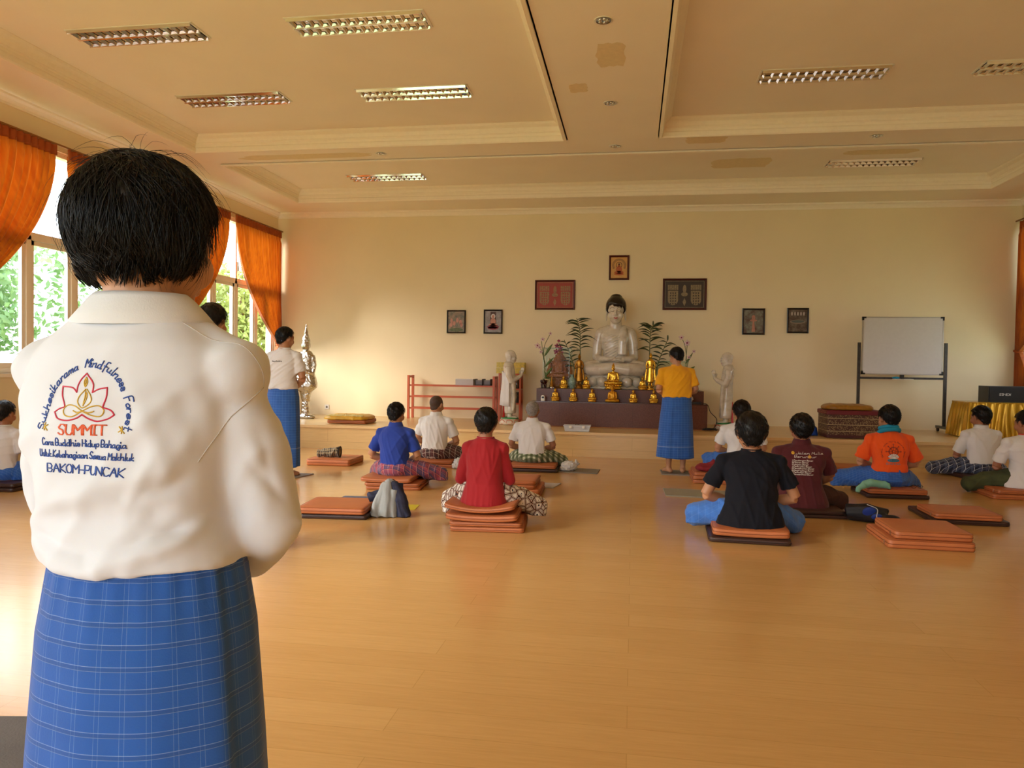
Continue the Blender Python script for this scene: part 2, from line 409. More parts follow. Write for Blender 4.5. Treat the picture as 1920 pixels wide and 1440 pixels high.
# stroke lettering: two digits = x, y on a 10 x 10 grid (baseline y=2); ';' lifts the pen
GL = {
 'a': '65 25 03 12 32 63 65 62 82', 'b': '09 03 12 42 63 54 34 04', 'c': '64 45 15 03 12 42 63', 'd': '65 25 03 12 42 63 69 62 82', 'e': '03 64 65 35 14 03 12 42 73',
 'f': '79 59 38 30;15 65', 'g': '65 25 03 12 42 64;65 60 40 11', 'h': '09 02;04 35 65 62 82', 'i': '15 12 32;17 18', 'k': '09 02;55 03 62 72', 'l': '19 12 32',
 'm': '05 02;04 25 45 42;44 65 85 82 92', 'n': '05 02;04 35 65 62 82', 'o': '35 04 03 12 42 53 54 35', 'p': '05 00;04 35 65 63 42 03', 'r': '05 02;03 25 55', 's': '64 45 15 14 53 52 22 03',
 't': '29 23 32 52;06 56', 'u': '05 03 12 42 63 65 62 82', 'y': '05 03 12 42 63;65 60 30', 'x': '05 62;65 02', 'v': '05 32 65', 'j': '45 40 10', 'w': '05 22 35 52 75',
 'A': '02 49 82;25 65', 'B': '02 09 59 77 55 05;55 74 52 02', 'C': '78 59 29 06 05 22 52 73', 'D': '02 09 49 77 74 42 02', 'E': '79 09 02 72;05 55', 'F': '02 09 79;06 56', 'H': '02 09;72 79;05 75',
 'I': '02 42;22 29;09 49', 'J': '79 73 52 22 03', 'K': '02 09;79 05 72', 'M': '02 09 45 89 82', 'N': '02 09 72 79', 'O': '39 07 04 22 52 74 77 59 39', 'P': '02 09 59 78 66 55 05', 'R': '02 09 59 77 55 05;45 72',
 'S': '78 59 29 07 16 55 63 52 22 03', 'T': '09 89;49 42', 'U': '09 04 22 52 74 79', 'V': '09 42 89', 'X': '09 72;79 02', 'L': '09 02 72', 'G': '78 59 29 06 05 22 52 74 45', 'W': '09 22 45 62 89',
 'Y': '09 45 89;45 42', '1': '17 39 32', '2': '07 29 59 77 02 72', '3': '08 39 68 66 35 64 63 32 03', '4': '52 59 04 74', '5': '79 09 06 56 74 52 02', '6': '69 06 03 32 63 64 35 05', '7': '09 79 22',
 '8': '35 07 39 67 35 03 32 63 35', '-': '15 55', '.': '02 03', '*': '28 24;07 45;47 05', "'": '08 09'}
GL['S2'] = GL['S']
def text_strokes(txt, h, slant=0.0, smooth=True, adv=1.0, gap=1.7):
    """returns strokes [(x,y)...] with cap height h, and the total width"""
    k = h/7.0; x = 0; out = []
    for ch in txt:
        if ch == ' ': x += 4.0*adv; continue
        g = GL.get(ch)
        if g is None: continue
        mx = 0
        for st in g.split(';'):
            pts = [(int(p[0]), int(p[1])) for p in st.split()]; mx = max(mx, max(p[0] for p in pts))
            P = [V((x+p[0]*adv+(p[1]-2)*slant)*k, (p[1]-2)*k) for p in pts]
            out.append(catmull(P, 3) if smooth else P)
        x += mx*adv+gap
    return out, (x-gap)*k
def surf_caster(o):
    me = o.data; bvh = BVHTree.FromPolygons([v.co[:] for v in me.vertices], [p.vertices[:] for p in me.polygons])
    def cast(u, v, d=(0, 1, 0), org=None):
        d = Vector(d).normalized(); right = Vector((d.y, -d.x, 0)).normalized(); up = Vector((0, 0, 1))
        p0 = right*u+up*v-d*3 if org is None else Vector(org)
        hit = bvh.ray_cast(p0, d)
        return hit[0], hit[1]
    return cast
def stroke_mesh(mb, strokes, cast, r, off=0.0006, d=(0, 1, 0), flat=0.5, step=0.004):
    for st in strokes:
        pts = []
        for i in range(len(st)-1):
            a, b = np.array(st[i]), np.array(st[i+1]); m = max(1, int(np.linalg.norm(b-a)/step))
            pts += [a+(b-a)*j/m for j in range(m)]
        pts.append(np.array(st[-1])); H3 = []; N3 = []
        for p in pts:
            q, n = cast(p[0], p[1], d)
            if q is None: continue
            if n.dot(Vector(d)) > 0: n = -n
            H3.append(np.array(q)+np.array(n)*off); N3.append(np.array(n))
        if len(H3) < 2: continue
        R = []
        for i, p in enumerate(H3):
            t = H3[min(i+1, len(H3)-1)]-H3[max(i-1, 0)]; L = np.linalg.norm(t)
            if L < 1e-9: t = V(0, 0, 1); L = 1
            t = t/L; a = np.cross(N3[i], t); a /= max(np.linalg.norm(a), 1e-9)
            e = t*r*0.6 if i == len(H3)-1 else (-t*r*0.6 if i == 0 else 0)
            R.append([p+a*r+e, p+a*r*0.6+N3[i]*r*flat+e, p-a*r*0.6+N3[i]*r*flat+e, p-a*r+e, p-N3[i]*r*flat+e])
        mb.loft(R)
    return mb

# ------------------------------------------------------------------ room
def side_wall(name, x, sgn, wins=WIN):
    mb = MB(); x0, x1 = (x-0.2, x) if sgn < 0 else (x, x+0.2)
    mb.box(x0, x1, YF-0.2, YB+0.2, -0.05, WZ0); mb.box(x0, x1, YF-0.2, YB+0.2, WZ1, T+0.3)
    ys = [YF-0.2]
    for w in wins: ys += [w-WH, w+WH]
    ys.append(YB+0.2)
    for i in range(0, len(ys), 2):
        if ys[i+1] > ys[i]: mb.box(x0, x1, ys[i], ys[i+1], WZ0, WZ1)
    struct(name, mb, WALL)
side_wall('wall_left', XL, -1); side_wall('wall_right', XR, 1, WIN[3:])
struct('wall_back', MB().box(XL-0.2, XR+0.2, YB, YB+0.2, -0.05, T+0.3), WALL)
mb = MB(); mb.box(XL-0.2, -6.4, YF-0.2, YF, -0.05, T+0.3); mb.box(-0.4, XR+0.2, YF-0.2, YF, -0.05, T+0.3); mb.box(-6.4, -0.4, YF-0.2, YF, 3.3, T+0.3)
struct('wall_front', mb, WALL)
struct('floor', MB().box(XL-0.2, XR+0.2, YF-0.2, YS+0.05, -0.15, 0), FLOOR)
struct('floor_stage', MB().box(XL, XR, YS, YB, 0.0, SZ-0.001), STAGE)
struct('trim_1', MB().box(XL, XR, YS-0.02, YS+0.075, SZ-0.035, SZ+0.004), NOSING)
# ceiling with three sunken trays
TR = [(-6.02, -0.93, 1.2, 9.71), (0.30, 5.45, 1.2, 9.71), (-6.0, 5.46, 10.42, 12.92)]
mb = MB()
def plate(x0, x1, y0, y1): mb.box(x0, x1, y0, y1, H, H+0.05)
X0, X1, Y0, Y1 = XL-0.2, XR+0.2, YF-0.2, YB+0.2
plate(X0, X1, Y0, 1.2); plate(X0, -6.02, 1.2, 9.71); plate(-0.93, 0.30, 1.2, 9.71); plate(5.45, X1, 1.2, 9.71)
plate(X0, X1, 9.71, 10.42); plate(X0, -6.0, 10.42, 12.92); plate(5.46, X1, 10.42, 12.92); plate(X0, X1, 12.92, Y1)
for a, b, c, d in TR:
    mb.box(a-0.05, b+0.05, c-0.05, d+0.05, T, T+0.05)
    for q in ((a-0.05, a, c, d), (b, b+0.05, c, d), (a-0.05, b+0.05, c-0.05, c), (a-0.05, b+0.05, d, d+0.05)): mb.box(q[0], q[1], q[2], q[3], H+0.0, T)
struct('ceiling', mb, CEIL)
def rect_mould(name, a, b, c, d, prof, mat):
    """prof: (inset into the opening, z)"""
    m = MB(); m.loft([[(a+i, c+i, z), (b-i, c+i, z), (b-i, d-i, z), (a+i, d-i, z)] for i, z in prof], cap=False)
    struct(name, m, mat)
for i, (a, b, c, d) in enumerate(TR):
    rect_mould('trim_%d' % (i+2), a, b, c, d, [(-0.035, H), (-0.035, H-0.022), (0.0, H-0.028), (0.012, H-0.012), (0.012, H+0.035), (0.004, H+0.05), (0.004, H+0.085), (0.02, H+0.095), (0.02, H+0.11), (0.045, H+0.15), (0.09, H+0.175), (0.11, T-0.006), (0.11, T)], TRIM)
rect_mould('trim_5', XL, XR, YF, YB, [(0, H-0.10), (0.015, H-0.10), (0.02, H-0.075), (0.05, H-0.04), (0.085, H-0.02), (0.09, H)], TRIM)
# patches of fresh paint
pm = MB()
def rough_patch(x0, x1, y0, y1, z, seed):
    r = random.Random(seed); n = 22; P = []
    for i in range(n):
        q = 2*PI*i/n; cx, cy = math.cos(q), math.sin(q); k = 1/max(abs(cx), abs(cy))**0.8
        P.append(((x0+x1)/2+(x1-x0)/2*cx*k*r.uniform(0.86, 1.04), (y0+y1)/2+(y1-y0)/2*cy*k*r.uniform(0.86, 1.04), z))
    pm.loft([P, [(p[0], p[1], z+0.0015) for p in P]])
rough_patch(-0.40, -0.12, 6.88, 7.46, H-0.0015, 1); rough_patch(-0.72, -0.52, 7.84, 8.1, H-0.0015, 2); rough_patch(0.60, 1.12, 9.78, 10.1, H-0.0015, 3)
rough_patch(1.1, 2.0, 11.6, 12.15, T-0.0015, 4); rough_patch(-5.3, -4.0, 10.9, 11.2, T-0.0015, 5); rough_patch(2.9, 3.9, 11.35, 11.6, T-0.0015, 6); rough_patch(-5.6, -3.6, 10.0, 10.25, H-0.0015, 7)
po = obj('trim_6', pm, PATCH); po['kind'] = 'structure'

# windows
def window(n, x, sgn, yc):
    """sgn: -1 left wall, +1 right wall; outside is at x+sgn*..."""
    e = bpy.data.objects.new('window_%d' % n, None); COL.objects.link(e); e['kind'] = 'structure'; e.location = (x, yc, 0)
    f = MB(); xa, xb = sorted((sgn*0.03, sgn*0.13)); w = WH; tz = 2.78
    def bar(y0, y1, z0, z1, a=xa, b=xb): f.box(a, b, y0, y1, z0, z1)
    for z0, z1 in ((WZ0, WZ0+0.06), (WZ1-0.06, WZ1), (tz-0.045, tz+0.045)): bar(-w, w, z0, z1)
    p = 2*w/5
    for i in range(6):
        y = -w+i*p; h = 0.035; yy0, yy1 = max(-w, y-h), min(w, y+h)
        bar(yy0, yy1, WZ0, tz); 
    for i in (0, 2, 3, 5): y = -w+i*p; bar(max(-w, y-0.022), min(w, y+0.022), tz, WZ1)
    obj('window_frame', f, WFRAME, e)
    s = MB(); xs = sgn*0.05
    for i in range(5):
        y0 = -w+i*p+0.04; y1 = y0+p-0.08; a, b = sorted((sgn*0.045, sgn*0.085))
        for q in ((y0, y0+0.05, WZ0+0.06, tz-0.05), (y1-0.05, y1, WZ0+0.06, tz-0.05), (y0, y1, WZ0+0.06, WZ0+0.12), (y0, y1, tz-0.10, tz-0.05)): s.box(a, b, *q)
    obj('sash', s, WFRAME, e)
    obj('glass', MB().box(min(sgn*0.078, sgn*0.082), max(sgn*0.078, sgn*0.082), -w+0.02, w-0.02, WZ0+0.04, WZ1-0.04), GLASS, e)
    obj('window_sill', MB().box(min(-sgn*0.05, sgn*0.14), max(-sgn*0.05, sgn*0.14), -w-0.03, w+0.03, WZ0-0.04, WZ0), WFRAME, e)
n = 1
for yc in WIN: window(n, XL, -1, yc); n += 1
window(n, XR, 1, WIN[3])
# unseen glass doors behind the camera, added and sized for light on the nearest back
e = bpy.data.objects.new('door_added_1', None); COL.objects.link(e); e['kind'] = 'structure'; e.location = (-3.4, YF, 0)
f = MB()
for x in (-3.0, -1.54, -0.04, 1.46, 2.92): f.box(x, x+0.08, -0.12, -0.05, 0, 3.3)
f.box(-3, 3, -0.12, -0.05, 0, 0.1); f.box(-3, 3, -0.12, -0.05, 3.2, 3.3)
obj('door_frame', f, WFRAME, e); obj('glass', MB().box(-3, 3, -0.09, -0.085, 0.1, 3.2), GLASS, e)

# curtains
def curtain(x, sgn, ya, yb, yt, label):
    """hangs from the rail between ya (free inner edge) and yb, gathered at yt (tie)"""
    o = thing('curtain', label, 'curtain', (x-sgn*(0.10 if sgn < 0 else 0.055), 0, 0)); N = 110; zt = 1.72; R = []
    nz = 46; zs = [3.80-(3.80-zt)*i/(nz-1) for i in range(nz)]+[zt-0.07*i for i in range(1, 14)]
    ph = random.Random(int(ya*100)).uniform(0, 6)
    for z in zs:
        row = []; t = min(1, (3.80-z)/(3.80-zt)); below = max(0, zt-z)
        for j in range(N):
            u = j/(N-1); y0 = ya+(yb-ya)*u; yn = yt+(ya-yt)/abs(ya-yt)*0.07*(1-2*u)
            k = t**(1.55+0.5*(1-u)) if abs(yt-yb) < 0.5 else t**1.5
            y = y0+(yn-y0)*k
            if below: y = yn+(y0-yt)*0.13*min(1, below/0.3)
            a = 0.030+0.012*math.sin(5*u+ph)
            xx = a*math.sin(2*PI*u*17+1.3*math.sin(3*u*PI+ph)+0.5*t)*(1-0.35*t)+0.010*math.sin(2*PI*u*41+2*t)
            if z > 3.70: xx *= 0.55
            row.append((xx, y, z))
        R.append(row)
    # thickness: front and back sheets
    m = MB(); k = len(R); P = np.array([p for r in R for p in r]); F = [(i*N+j, i*N+j+1, (i+1)*N+j+1, (i+1)*N+j) for i in range(k-1) for j in range(N-1)]
    m.add(P, F); obj('curtain_panel', m, CURT, o, smooth=True)
    hd = MB(); R = []
    for z in (3.885, 3.86, 3.80, 3.765):
        R.append([(0.016*math.sin(2*PI*j/(N-1)*17)-sgn*0.012, ya+(yb-ya)*j/(N-1), z) for j in range(N)])
    back = [[(p[0]+sgn*0.012, p[1], p[2]) for p in r] for r in R]
    hd.loft([list(a)+list(b[::-1]) for a, b in zip(R, back)]); obj('heading', hd, CURT_HEAD, o, smooth=True)
    tb = MB(); tb.ring_tube([(0.05*math.cos(q), yt+0.085*math.sin(q), zt+0.02*math.sin(q)) for q in np.linspace(0, 2*PI, 20)[:-1]], 0.018, 8)
    tb.tube([(sgn*0.09, yb, zt+0.06), (sgn*0.03, yt, zt)], 0.012); obj('tieback', tb, CURT_HEAD, o, smooth=True)
    return o
order = ['foremost behind the camera', 'nearest', 'middle', 'far']
LB = {(-1, 0): ('beside the photographer', ''), (-1, 1): ('', ''), }
for sgn, x, side in ((-1, XL, 'left'), (1, XR, 'right')):
    for i, w in enumerate(WIN):
        if sgn > 0 and i < 3: continue
        if sgn < 0 and i == 0: continue
        where = {1: 'the window at the photo\'s left edge', 2: 'the window behind the nearest person', 3: 'the window next to the altar wall'}[i] if sgn < 0 else 'the right hand window'
        rl = thing('curtain_rail', 'thin brown rail above %s on the %s wall' % (where, side), 'curtain rail', (x-sgn*0.10, w, 3.90))
        obj('rod', MB().tube([(0, -1.86, 0), (0, 1.86, 0)], 0.014), BRASS, rl, smooth=True)
        for by in (-1.84, 1.80): obj('bracket', MB().box(*sorted((0, sgn*0.099)), by, by+0.04, -0.01, 0.02), WHITEM, rl)
        inr = 0.09 if sgn < 0 else 0.0
        if sgn < 0 or True:
            curtain(x, sgn, w-inr, w-1.80, w-1.80, 'orange curtain, near half of %s' % where)
            curtain(x, sgn, w+inr, w+1.80, w+1.76, 'orange curtain, far half of %s' % where)

# ceiling lights
def light_fixture():
    o = thing('ceiling_light', 'x', 'ceiling light', (0, 0, T)); L, W = 1.30, 0.345
    f = MB()
    for q in ((-L/2, L/2, -W/2, -W/2+0.018), (-L/2, L/2, W/2-0.018, W/2), (-L/2, -L/2+0.018, -W/2, W/2), (L/2-0.018, L/2, -W/2, W/2)): f.box(*q, -0.008, 0.003)
    obj('frame', f, WHITEM, o)
    h = MB(); h.box(-L/2+0.01, L/2-0.01, -W/2+0.01, W/2-0.01, -0.0025, -0.0005); obj('reflector', h, CHROME, o)
    lv = MB()
    for s in (-1, 1):
        yc = s*(W/4-0.004)
        for k in range(15):
            xx = -L/2+0.05+k*(L-0.1)/14
            lv.loft([[(xx-0.016, yc-0.070, -0.007), (xx+0.016, yc-0.070, -0.007), (xx+0.002, yc-0.070, -0.032), (xx-0.002, yc-0.070, -0.032)],
                     [(xx-0.016, yc+0.070, -0.007), (xx+0.016, yc+0.070, -0.007), (xx+0.002, yc+0.070, -0.032), (xx-0.002, yc+0.070, -0.032)]])
        for t in (-1, 1):
            y = yc+t*0.074; lv.loft([[(-L/2+0.02, y-0.010, -0.006), (-L/2+0.02, y+0.010, -0.006), (-L/2+0.02, y+0.003, -0.034), (-L/2+0.02, y-0.003, -0.034)],
                                      [(L/2-0.02, y-0.010, -0.006), (L/2-0.02, y+0.010, -0.006), (L/2-0.02, y+0.003, -0.034), (L/2-0.02, y-0.003, -0.034)]])
    obj('louvre', lv, CHROME, o); return o
FX = [(-4.70, 6.62, 'nearest the left windows in the front row'), (-2.52, 6.65, 'front row, right of the pair in the left ceiling tray'), (-4.70, 8.37, 'second row of the left tray, on the window side'),
      (-2.52, 8.42, 'second row of the left tray, on the middle side'), (1.90, 8.40, 'in the right tray near the middle beam'), (4.05, 8.42, 'in the right tray cut by the photo edge'),
      (-4.08, 12.12, 'left one in the far tray by the altar wall'), (3.44, 12.0, 'right one in the far tray by the altar wall')]
lf = light_fixture()
for i, (x, y, w) in enumerate(FX):
    o = lf if i == 0 else copy_tree(lf); o.location = (x, y, T); tag(o, 'long mirror louvre ceiling light, '+w, None, 'louvre ceiling lights')
def downlight(small=False):
    r = 0.08 if not small else 0.045; o = thing('downlight', 'x', 'downlight', (0, 0, H))
    obj('bezel', MB().lathe([(r*0.8, -0.001), (r*0.98, -0.006), (r, -0.004), (r, 0.0)], seg=28), WHITEM, o, smooth=True)
    c = MB(); 
    c.lathe([(0.001, -0.004), (r*0.3, -0.0045), (r*0.80, -0.008)], seg=16, cap=False); obj('reflector', c, CHROME, o)
    b = MB()
    for q in range(5): b.ell((r*0.4*math.cos(q*1.26), r*0.4*math.sin(q*1.26), -0.008), (r*0.22, r*0.22, 0.008), 8, 6)
    obj('lamp_glass', b, CHROME, o, smooth=True); return o
d0 = downlight(); d1 = downlight(True)
DL = [(-0.30, 6.45, H, 'on the middle beam nearest the viewer'), (-0.30, 8.455, H, 'second one back on the middle beam'), (-0.285, 10.1, H, 'on the cross beam in line with the statue'), (-3.485, 10.1, H, 'on the cross beam at the left'), (2.906, 10.0, H, 'on the cross beam at the right')]
for i, (x, y, z, w) in enumerate(DL):
    o = d0 if i == 0 else copy_tree(d0); o.location = (x, y, z); tag(o, 'round recessed downlight '+w, None, 'round downlights')
for i, (x, w) in enumerate(((-1.636, 'left'), (-0.318, 'middle'), (1.02, 'right'))):
    o = d1 if i == 0 else copy_tree(d1); o.location = (x, 12.85, T); tag(o, 'small spotlight above the altar, %s of the three' % w, None, 'small altar spotlights')

# outside
GRASS = M('grass', '8c9a5a', 0.9, var=0.3, vscale=2)
gd = struct('floor_ground', MB().box(-60, 60, -40, 70, -0.9, -0.6), GRASS)
LEAF_A = m_leaf('tree_leaf_green', '5a7c48', '86a468'); LEAF_B = m_leaf('tree_leaf_yellow', '8a9848', 'b0b468'); BARK = M('bark', '6a5844', 0.9, var=0.2, bump=0.5)
def tree(loc, h, r, leaf, label, seed):
    o = thing('garden_tree', label, 'tree', loc); rs = np.random.RandomState(seed)
    obj('trunk', MB().tube([(0, 0, -0.6), (0.1, 0.05, h*0.4), (0, 0, h*0.8)], [0.16, 0.11, 0.05]), BARK, o, smooth=True)
    n = 6500; P = np.zeros((n*3, 3)); k = 9; cs = rs.uniform(-0.65, 0.65, (k, 3))*[r, r, h*0.38]+[0, 0, h*0.58]; rr = rs.uniform(0.45, 0.7, k)*r
    i = rs.randint(0, k, n); d = rs.randn(n, 3); d /= np.linalg.norm(d, axis=1)[:, None]; c = cs[i]+d*(rr[i]*rs.uniform(0.75, 1.05, n))[:, None]*[1, 1, 1.15]
    a = rs.randn(n, 3); a /= np.linalg.norm(a, axis=1)[:, None]; b = np.cross(a, rs.randn(n, 3)); b /= np.linalg.norm(b, axis=1)[:, None]; s = rs.uniform(0.06, 0.12, n)[:, None]
    P = np.stack([c-a*s, c+b*s*0.45, c+a*s, c-b*s*0.45], 1).reshape(-1, 3); m = MB(); m.add(P, [(4*q, 4*q+1, 4*q+2, 4*q+3) for q in range(n)])
    obj('crown', m, leaf, o)
TREES = [((-11.5, 8.9, 0), 4.6, 1.7, LEAF_A, 'dense green tree outside the middle left window', 1), ((-12.0, 12.2, 0), 4.3, 1.6, LEAF_A, 'green tree outside between the two visible windows', 2),
         ((-12.2, 18.6, 0), 4.6, 1.8, LEAF_B, 'pale tree outside the window next to the altar wall, left of its post', 3), ((-11.0, 19.8, 0), 5.2, 1.6, LEAF_B, 'yellow green tree outside the window next to the altar wall', 4),
         ((-10.2, 21.5, 0), 4.8, 1.6, LEAF_B, 'yellow green tree farthest back outside the window next to the altar wall', 5), ((-10.6, 6.2, 0), 3.2, 1.3, LEAF_A, 'low green tree outside left of the middle window', 6)]
TREES.append(((8.6, 12.4, 0), 5.2, 1.7, LEAF_A, 'dense green tree outside the right hand window', 7))  # added close to the glass to cut the sky entering from the right
TREES.append(((8.8, 15.8, 0), 4.8, 1.6, LEAF_A, 'dense green tree outside the right wall by the far corner', 8))  # second added tree, keeps the right side of the hall darker
for a in TREES: tree(*a)
# ------------------------------------------------------------------ figures
def head_prims(mb, c, s=1.0, yaw=0.0, pitch=0.0, tilt=0.0, ears=True, long_ears=False, neck=True, nz=None):
    """face looks along +y before rotation; c = centre of the skull at ear level"""
    st = len(mb.v); E = mb.ell
    E((0, -0.012, 0.022), (0.077, 0.096, 0.088)); E((0, 0.028, -0.04), (0.061, 0.064, 0.072)); E((0, 0.045, -0.088), (0.040, 0.040, 0.028)); E((0, -0.040, -0.036), (0.060, 0.052, 0.056))
    E((0, 0.070, 0.018), (0.052, 0.024, 0.022)); E((0.040, 0.060, -0.040), (0.026, 0.028, 0.032)); E((-0.040, 0.060, -0.040), (0.026, 0.028, 0.032))
    mb.tube([(0, 0.088, 0.005), (0, 0.103, -0.026), (0, 0.092, -0.040)], [0.008, 0.012, 0.008], 8); E((0.010, 0.095, -0.036), (0.009, 0.010, 0.008), 8, 6); E((-0.010, 0.095, -0.036), (0.009, 0.010, 0.008), 8, 6)
    for q in (-1, 1): E((q*0.031, 0.078, -0.002), (0.016, 0.012, 0.011), 10, 8)
    E((0, 0.088, -0.062), (0.022, 0.011, 0.006), 10, 6); E((0, 0.086, -0.071), (0.019, 0.012, 0.007), 10, 6)
    if ears:
        for q in (-1, 1):
            E((q*0.081, -0.006, -0.012), (0.009, 0.020, 0.033), 10, 8, (0, q*0.25, 0))
            if long_ears: E((q*0.082, -0.004, -0.055), (0.008, 0.012, 0.045), 10, 8, (0, -q*0.05, 0))
    R = Matrix.Translation(Vector(c)) @ Euler((pitch, tilt, yaw)).to_matrix().to_4x4() @ Matrix.Scale(s, 4)
    mb.xf(R, st); return R
def hand_prims(mb, wrist, d, palm_n, s=1.0, side=1, curl=0.5):
    """hand from wrist along d; palm_n = palm normal, fingers curl to it"""
    d = np.array(d, float); d /= np.linalg.norm(d); n = np.array(palm_n, float); n -= d*(n@d); n /= np.linalg.norm(n); a = np.cross(d, n)*side; w = np.array(wrist, float)
    mb.tube([w-d*0.02*s, w+d*0.03*s, w+d*0.085*s], [0.024*s, 0.028*s, 0.030*s], 10, rx=1.0)
    for i, (o, L) in enumerate(((0.030, 0.066), (0.011, 0.075), (-0.009, 0.070), (-0.028, 0.055))):
        p = w+d*0.078*s+a*o*s; q = d; P = [p]
        for k in range(3):
            ang = curl*(0.35+0.35*k); q = d*math.cos(ang)+n*math.sin(ang); p = p+q*L*s/3*(1.15-0.12*k); P.append(p)
        mb.tube(P, [0.0092*s, 0.0088*s, 0.0080*s, 0.0066*s], 8)
    p = w+d*0.022*s+a*0.024*s; P = [p]
    for k in range(3): p = p+(d*0.75+a*(0.65-0.25*k)+n*0.25)*0.024*s; P.append(p)
    mb.tube(P, [0.012*s, 0.0105*s, 0.0095*s, 0.008*s], 8)
def foot_prims(mb, ankle, yaw, s=1.0, side=1):
    ax, ay, az = ankle; c, sn = math.cos(yaw), math.sin(yaw); W = lambda x, y, z: (ax+(x*c-y*sn)*s, ay+(x*sn+y*c)*s, z*s)
    mb.ell(W(0, -0.045, 0.032), (0.032*s, 0.036*s, 0.033*s)); mb.tube([W(0, -0.03, 0.035), W(0, 0.05, 0.036), W(0, 0.125, 0.022)], [0.032*s, 0.034*s, 0.022*s], 10, rx=1.15)
    mb.tube([(ax, ay, az+0.08*s), W(0, -0.01, 0.05)], [0.036*s, 0.040*s], 10)
    for i in range(5): mb.tube([W(side*(-0.032+0.0165*i), 0.13-0.006*i*i*0.5, 0.018), W(side*(-0.034+0.0175*i), 0.17-0.009*i*i*0.55, 0.012)], [0.013*s if i == 0 else 0.010*s, 0.011*s if i == 0 else 0.008*s], 8)
def hair_mesh(parent, R, s, mat, seed, thick=0.013, back=-0.078, front=0.055, side=0.012, strands=1300, slen=0.024, rough=0.004, top=1.0, sr=0.0011, taper=0.065, nar=False):
    rs = np.random.RandomState(seed); N1, N2 = 56, 44; P = []; F = []
    ph = rs.uniform(0, 6, 8)
    def lim(az):   # az: 0 = face, pi = nape
        a = abs(az); a = min(a, PI)
        if a > 1.9 and nar: pass
        if a < 0.75: return front-0.01*math.sin(3*az+ph[0])
        if a < 1.25: t = (a-0.75)/0.5; return front+(side-0.02-front)*t
        if a < 1.55: return side-0.020
        if a < 1.9: t = (a-1.55)/0.35; return side-0.02+(0.012)*math.sin(PI*t)+(back-side+0.02)*t*0.3
        t = min(1, (a-1.9)/0.7); return side-0.02+(back-side+0.02)*(0.3+0.7*t)
    def skull(th, az):
        d = V(math.sin(th)*math.sin(az), math.sin(th)*math.cos(az), math.cos(th)); c = V(0, -0.012, 0.022); r = V(0.077, 0.096, 0.088)
        k = 1/math.sqrt(((d/r)**2).sum())
        c2 = V(0, -0.040, -0.036); r2 = V(0.060, 0.052, 0.056); o = (c-c2)/r2; q = d/r2
        A, B, C = q@q, o@q, o@o-1; D = B*B-A*C
        if D > 0: k = max(k, (-B+math.sqrt(D))/A)
        p = c+d*k
        return p, d
    for i in range(N2+1):
        th = PI*(0.002+0.86*i/N2)
        for j in range(N1):
            az = 2*PI*j/N1-PI; p, d = skull(th, az); L = lim(az)+0.004*math.sin(9*az+ph[1])+0.003*math.sin(17*az+ph[2])
            k = np.clip((p[2]-L)/0.008, -1, 1)
            t = thick*(0.75+0.45*max(0, d[2])*top)*(0.25+0.75*np.clip((p[2]-L)/taper, 0, 1))+rough*np.clip((p[2]-L)/taper, 0.15, 1)*(math.sin(7*az+5*th+ph[3])*math.sin(6*th+ph[4])+0.12*rs.uniform(-1, 1))
            off = t*(0.5+0.5*k) if k > 0 else -0.010*(-k)+t*0.5*(1+k)
            P.append(p+d*off)
    F += [(i*N1+j, i*N1+(j+1) % N1, (i+1)*N1+(j+1) % N1, (i+1)*N1+j) for i in range(N2) for j in range(N1)]
    F.append(tuple(range(N1-1, -1, -1)))
    m = MB(); m.add(P, F)
    c0 = 0
    while c0 < strands:
        th = math.acos(rs.uniform(-0.85, 1)); az = rs.uniform(-PI, PI); p, d = skull(th, az)
        if p[2] < lim(az)+0.004: continue
        c0 += 1
        dn = V(rs.uniform(-0.3, 0.3), -0.35+rs.uniform(-0.3, 0.3), -0.55); tg = dn-d*(dn@d); tg /= np.linalg.norm(tg)
        q = p+d*(thick*0.8); L = slen*rs.uniform(0.6, 1.3); lift = rs.uniform(0.15, 0.6)
        pts = [q, q+tg*L*0.5+d*L*0.28*lift*1.4, q+tg*L+d*L*0.30*lift]
        m.tube(pts, [sr, sr*0.9, sr*0.25], 3, cap=False)
    m.xf(R); return obj('hair', m, mat, parent, smooth=True)

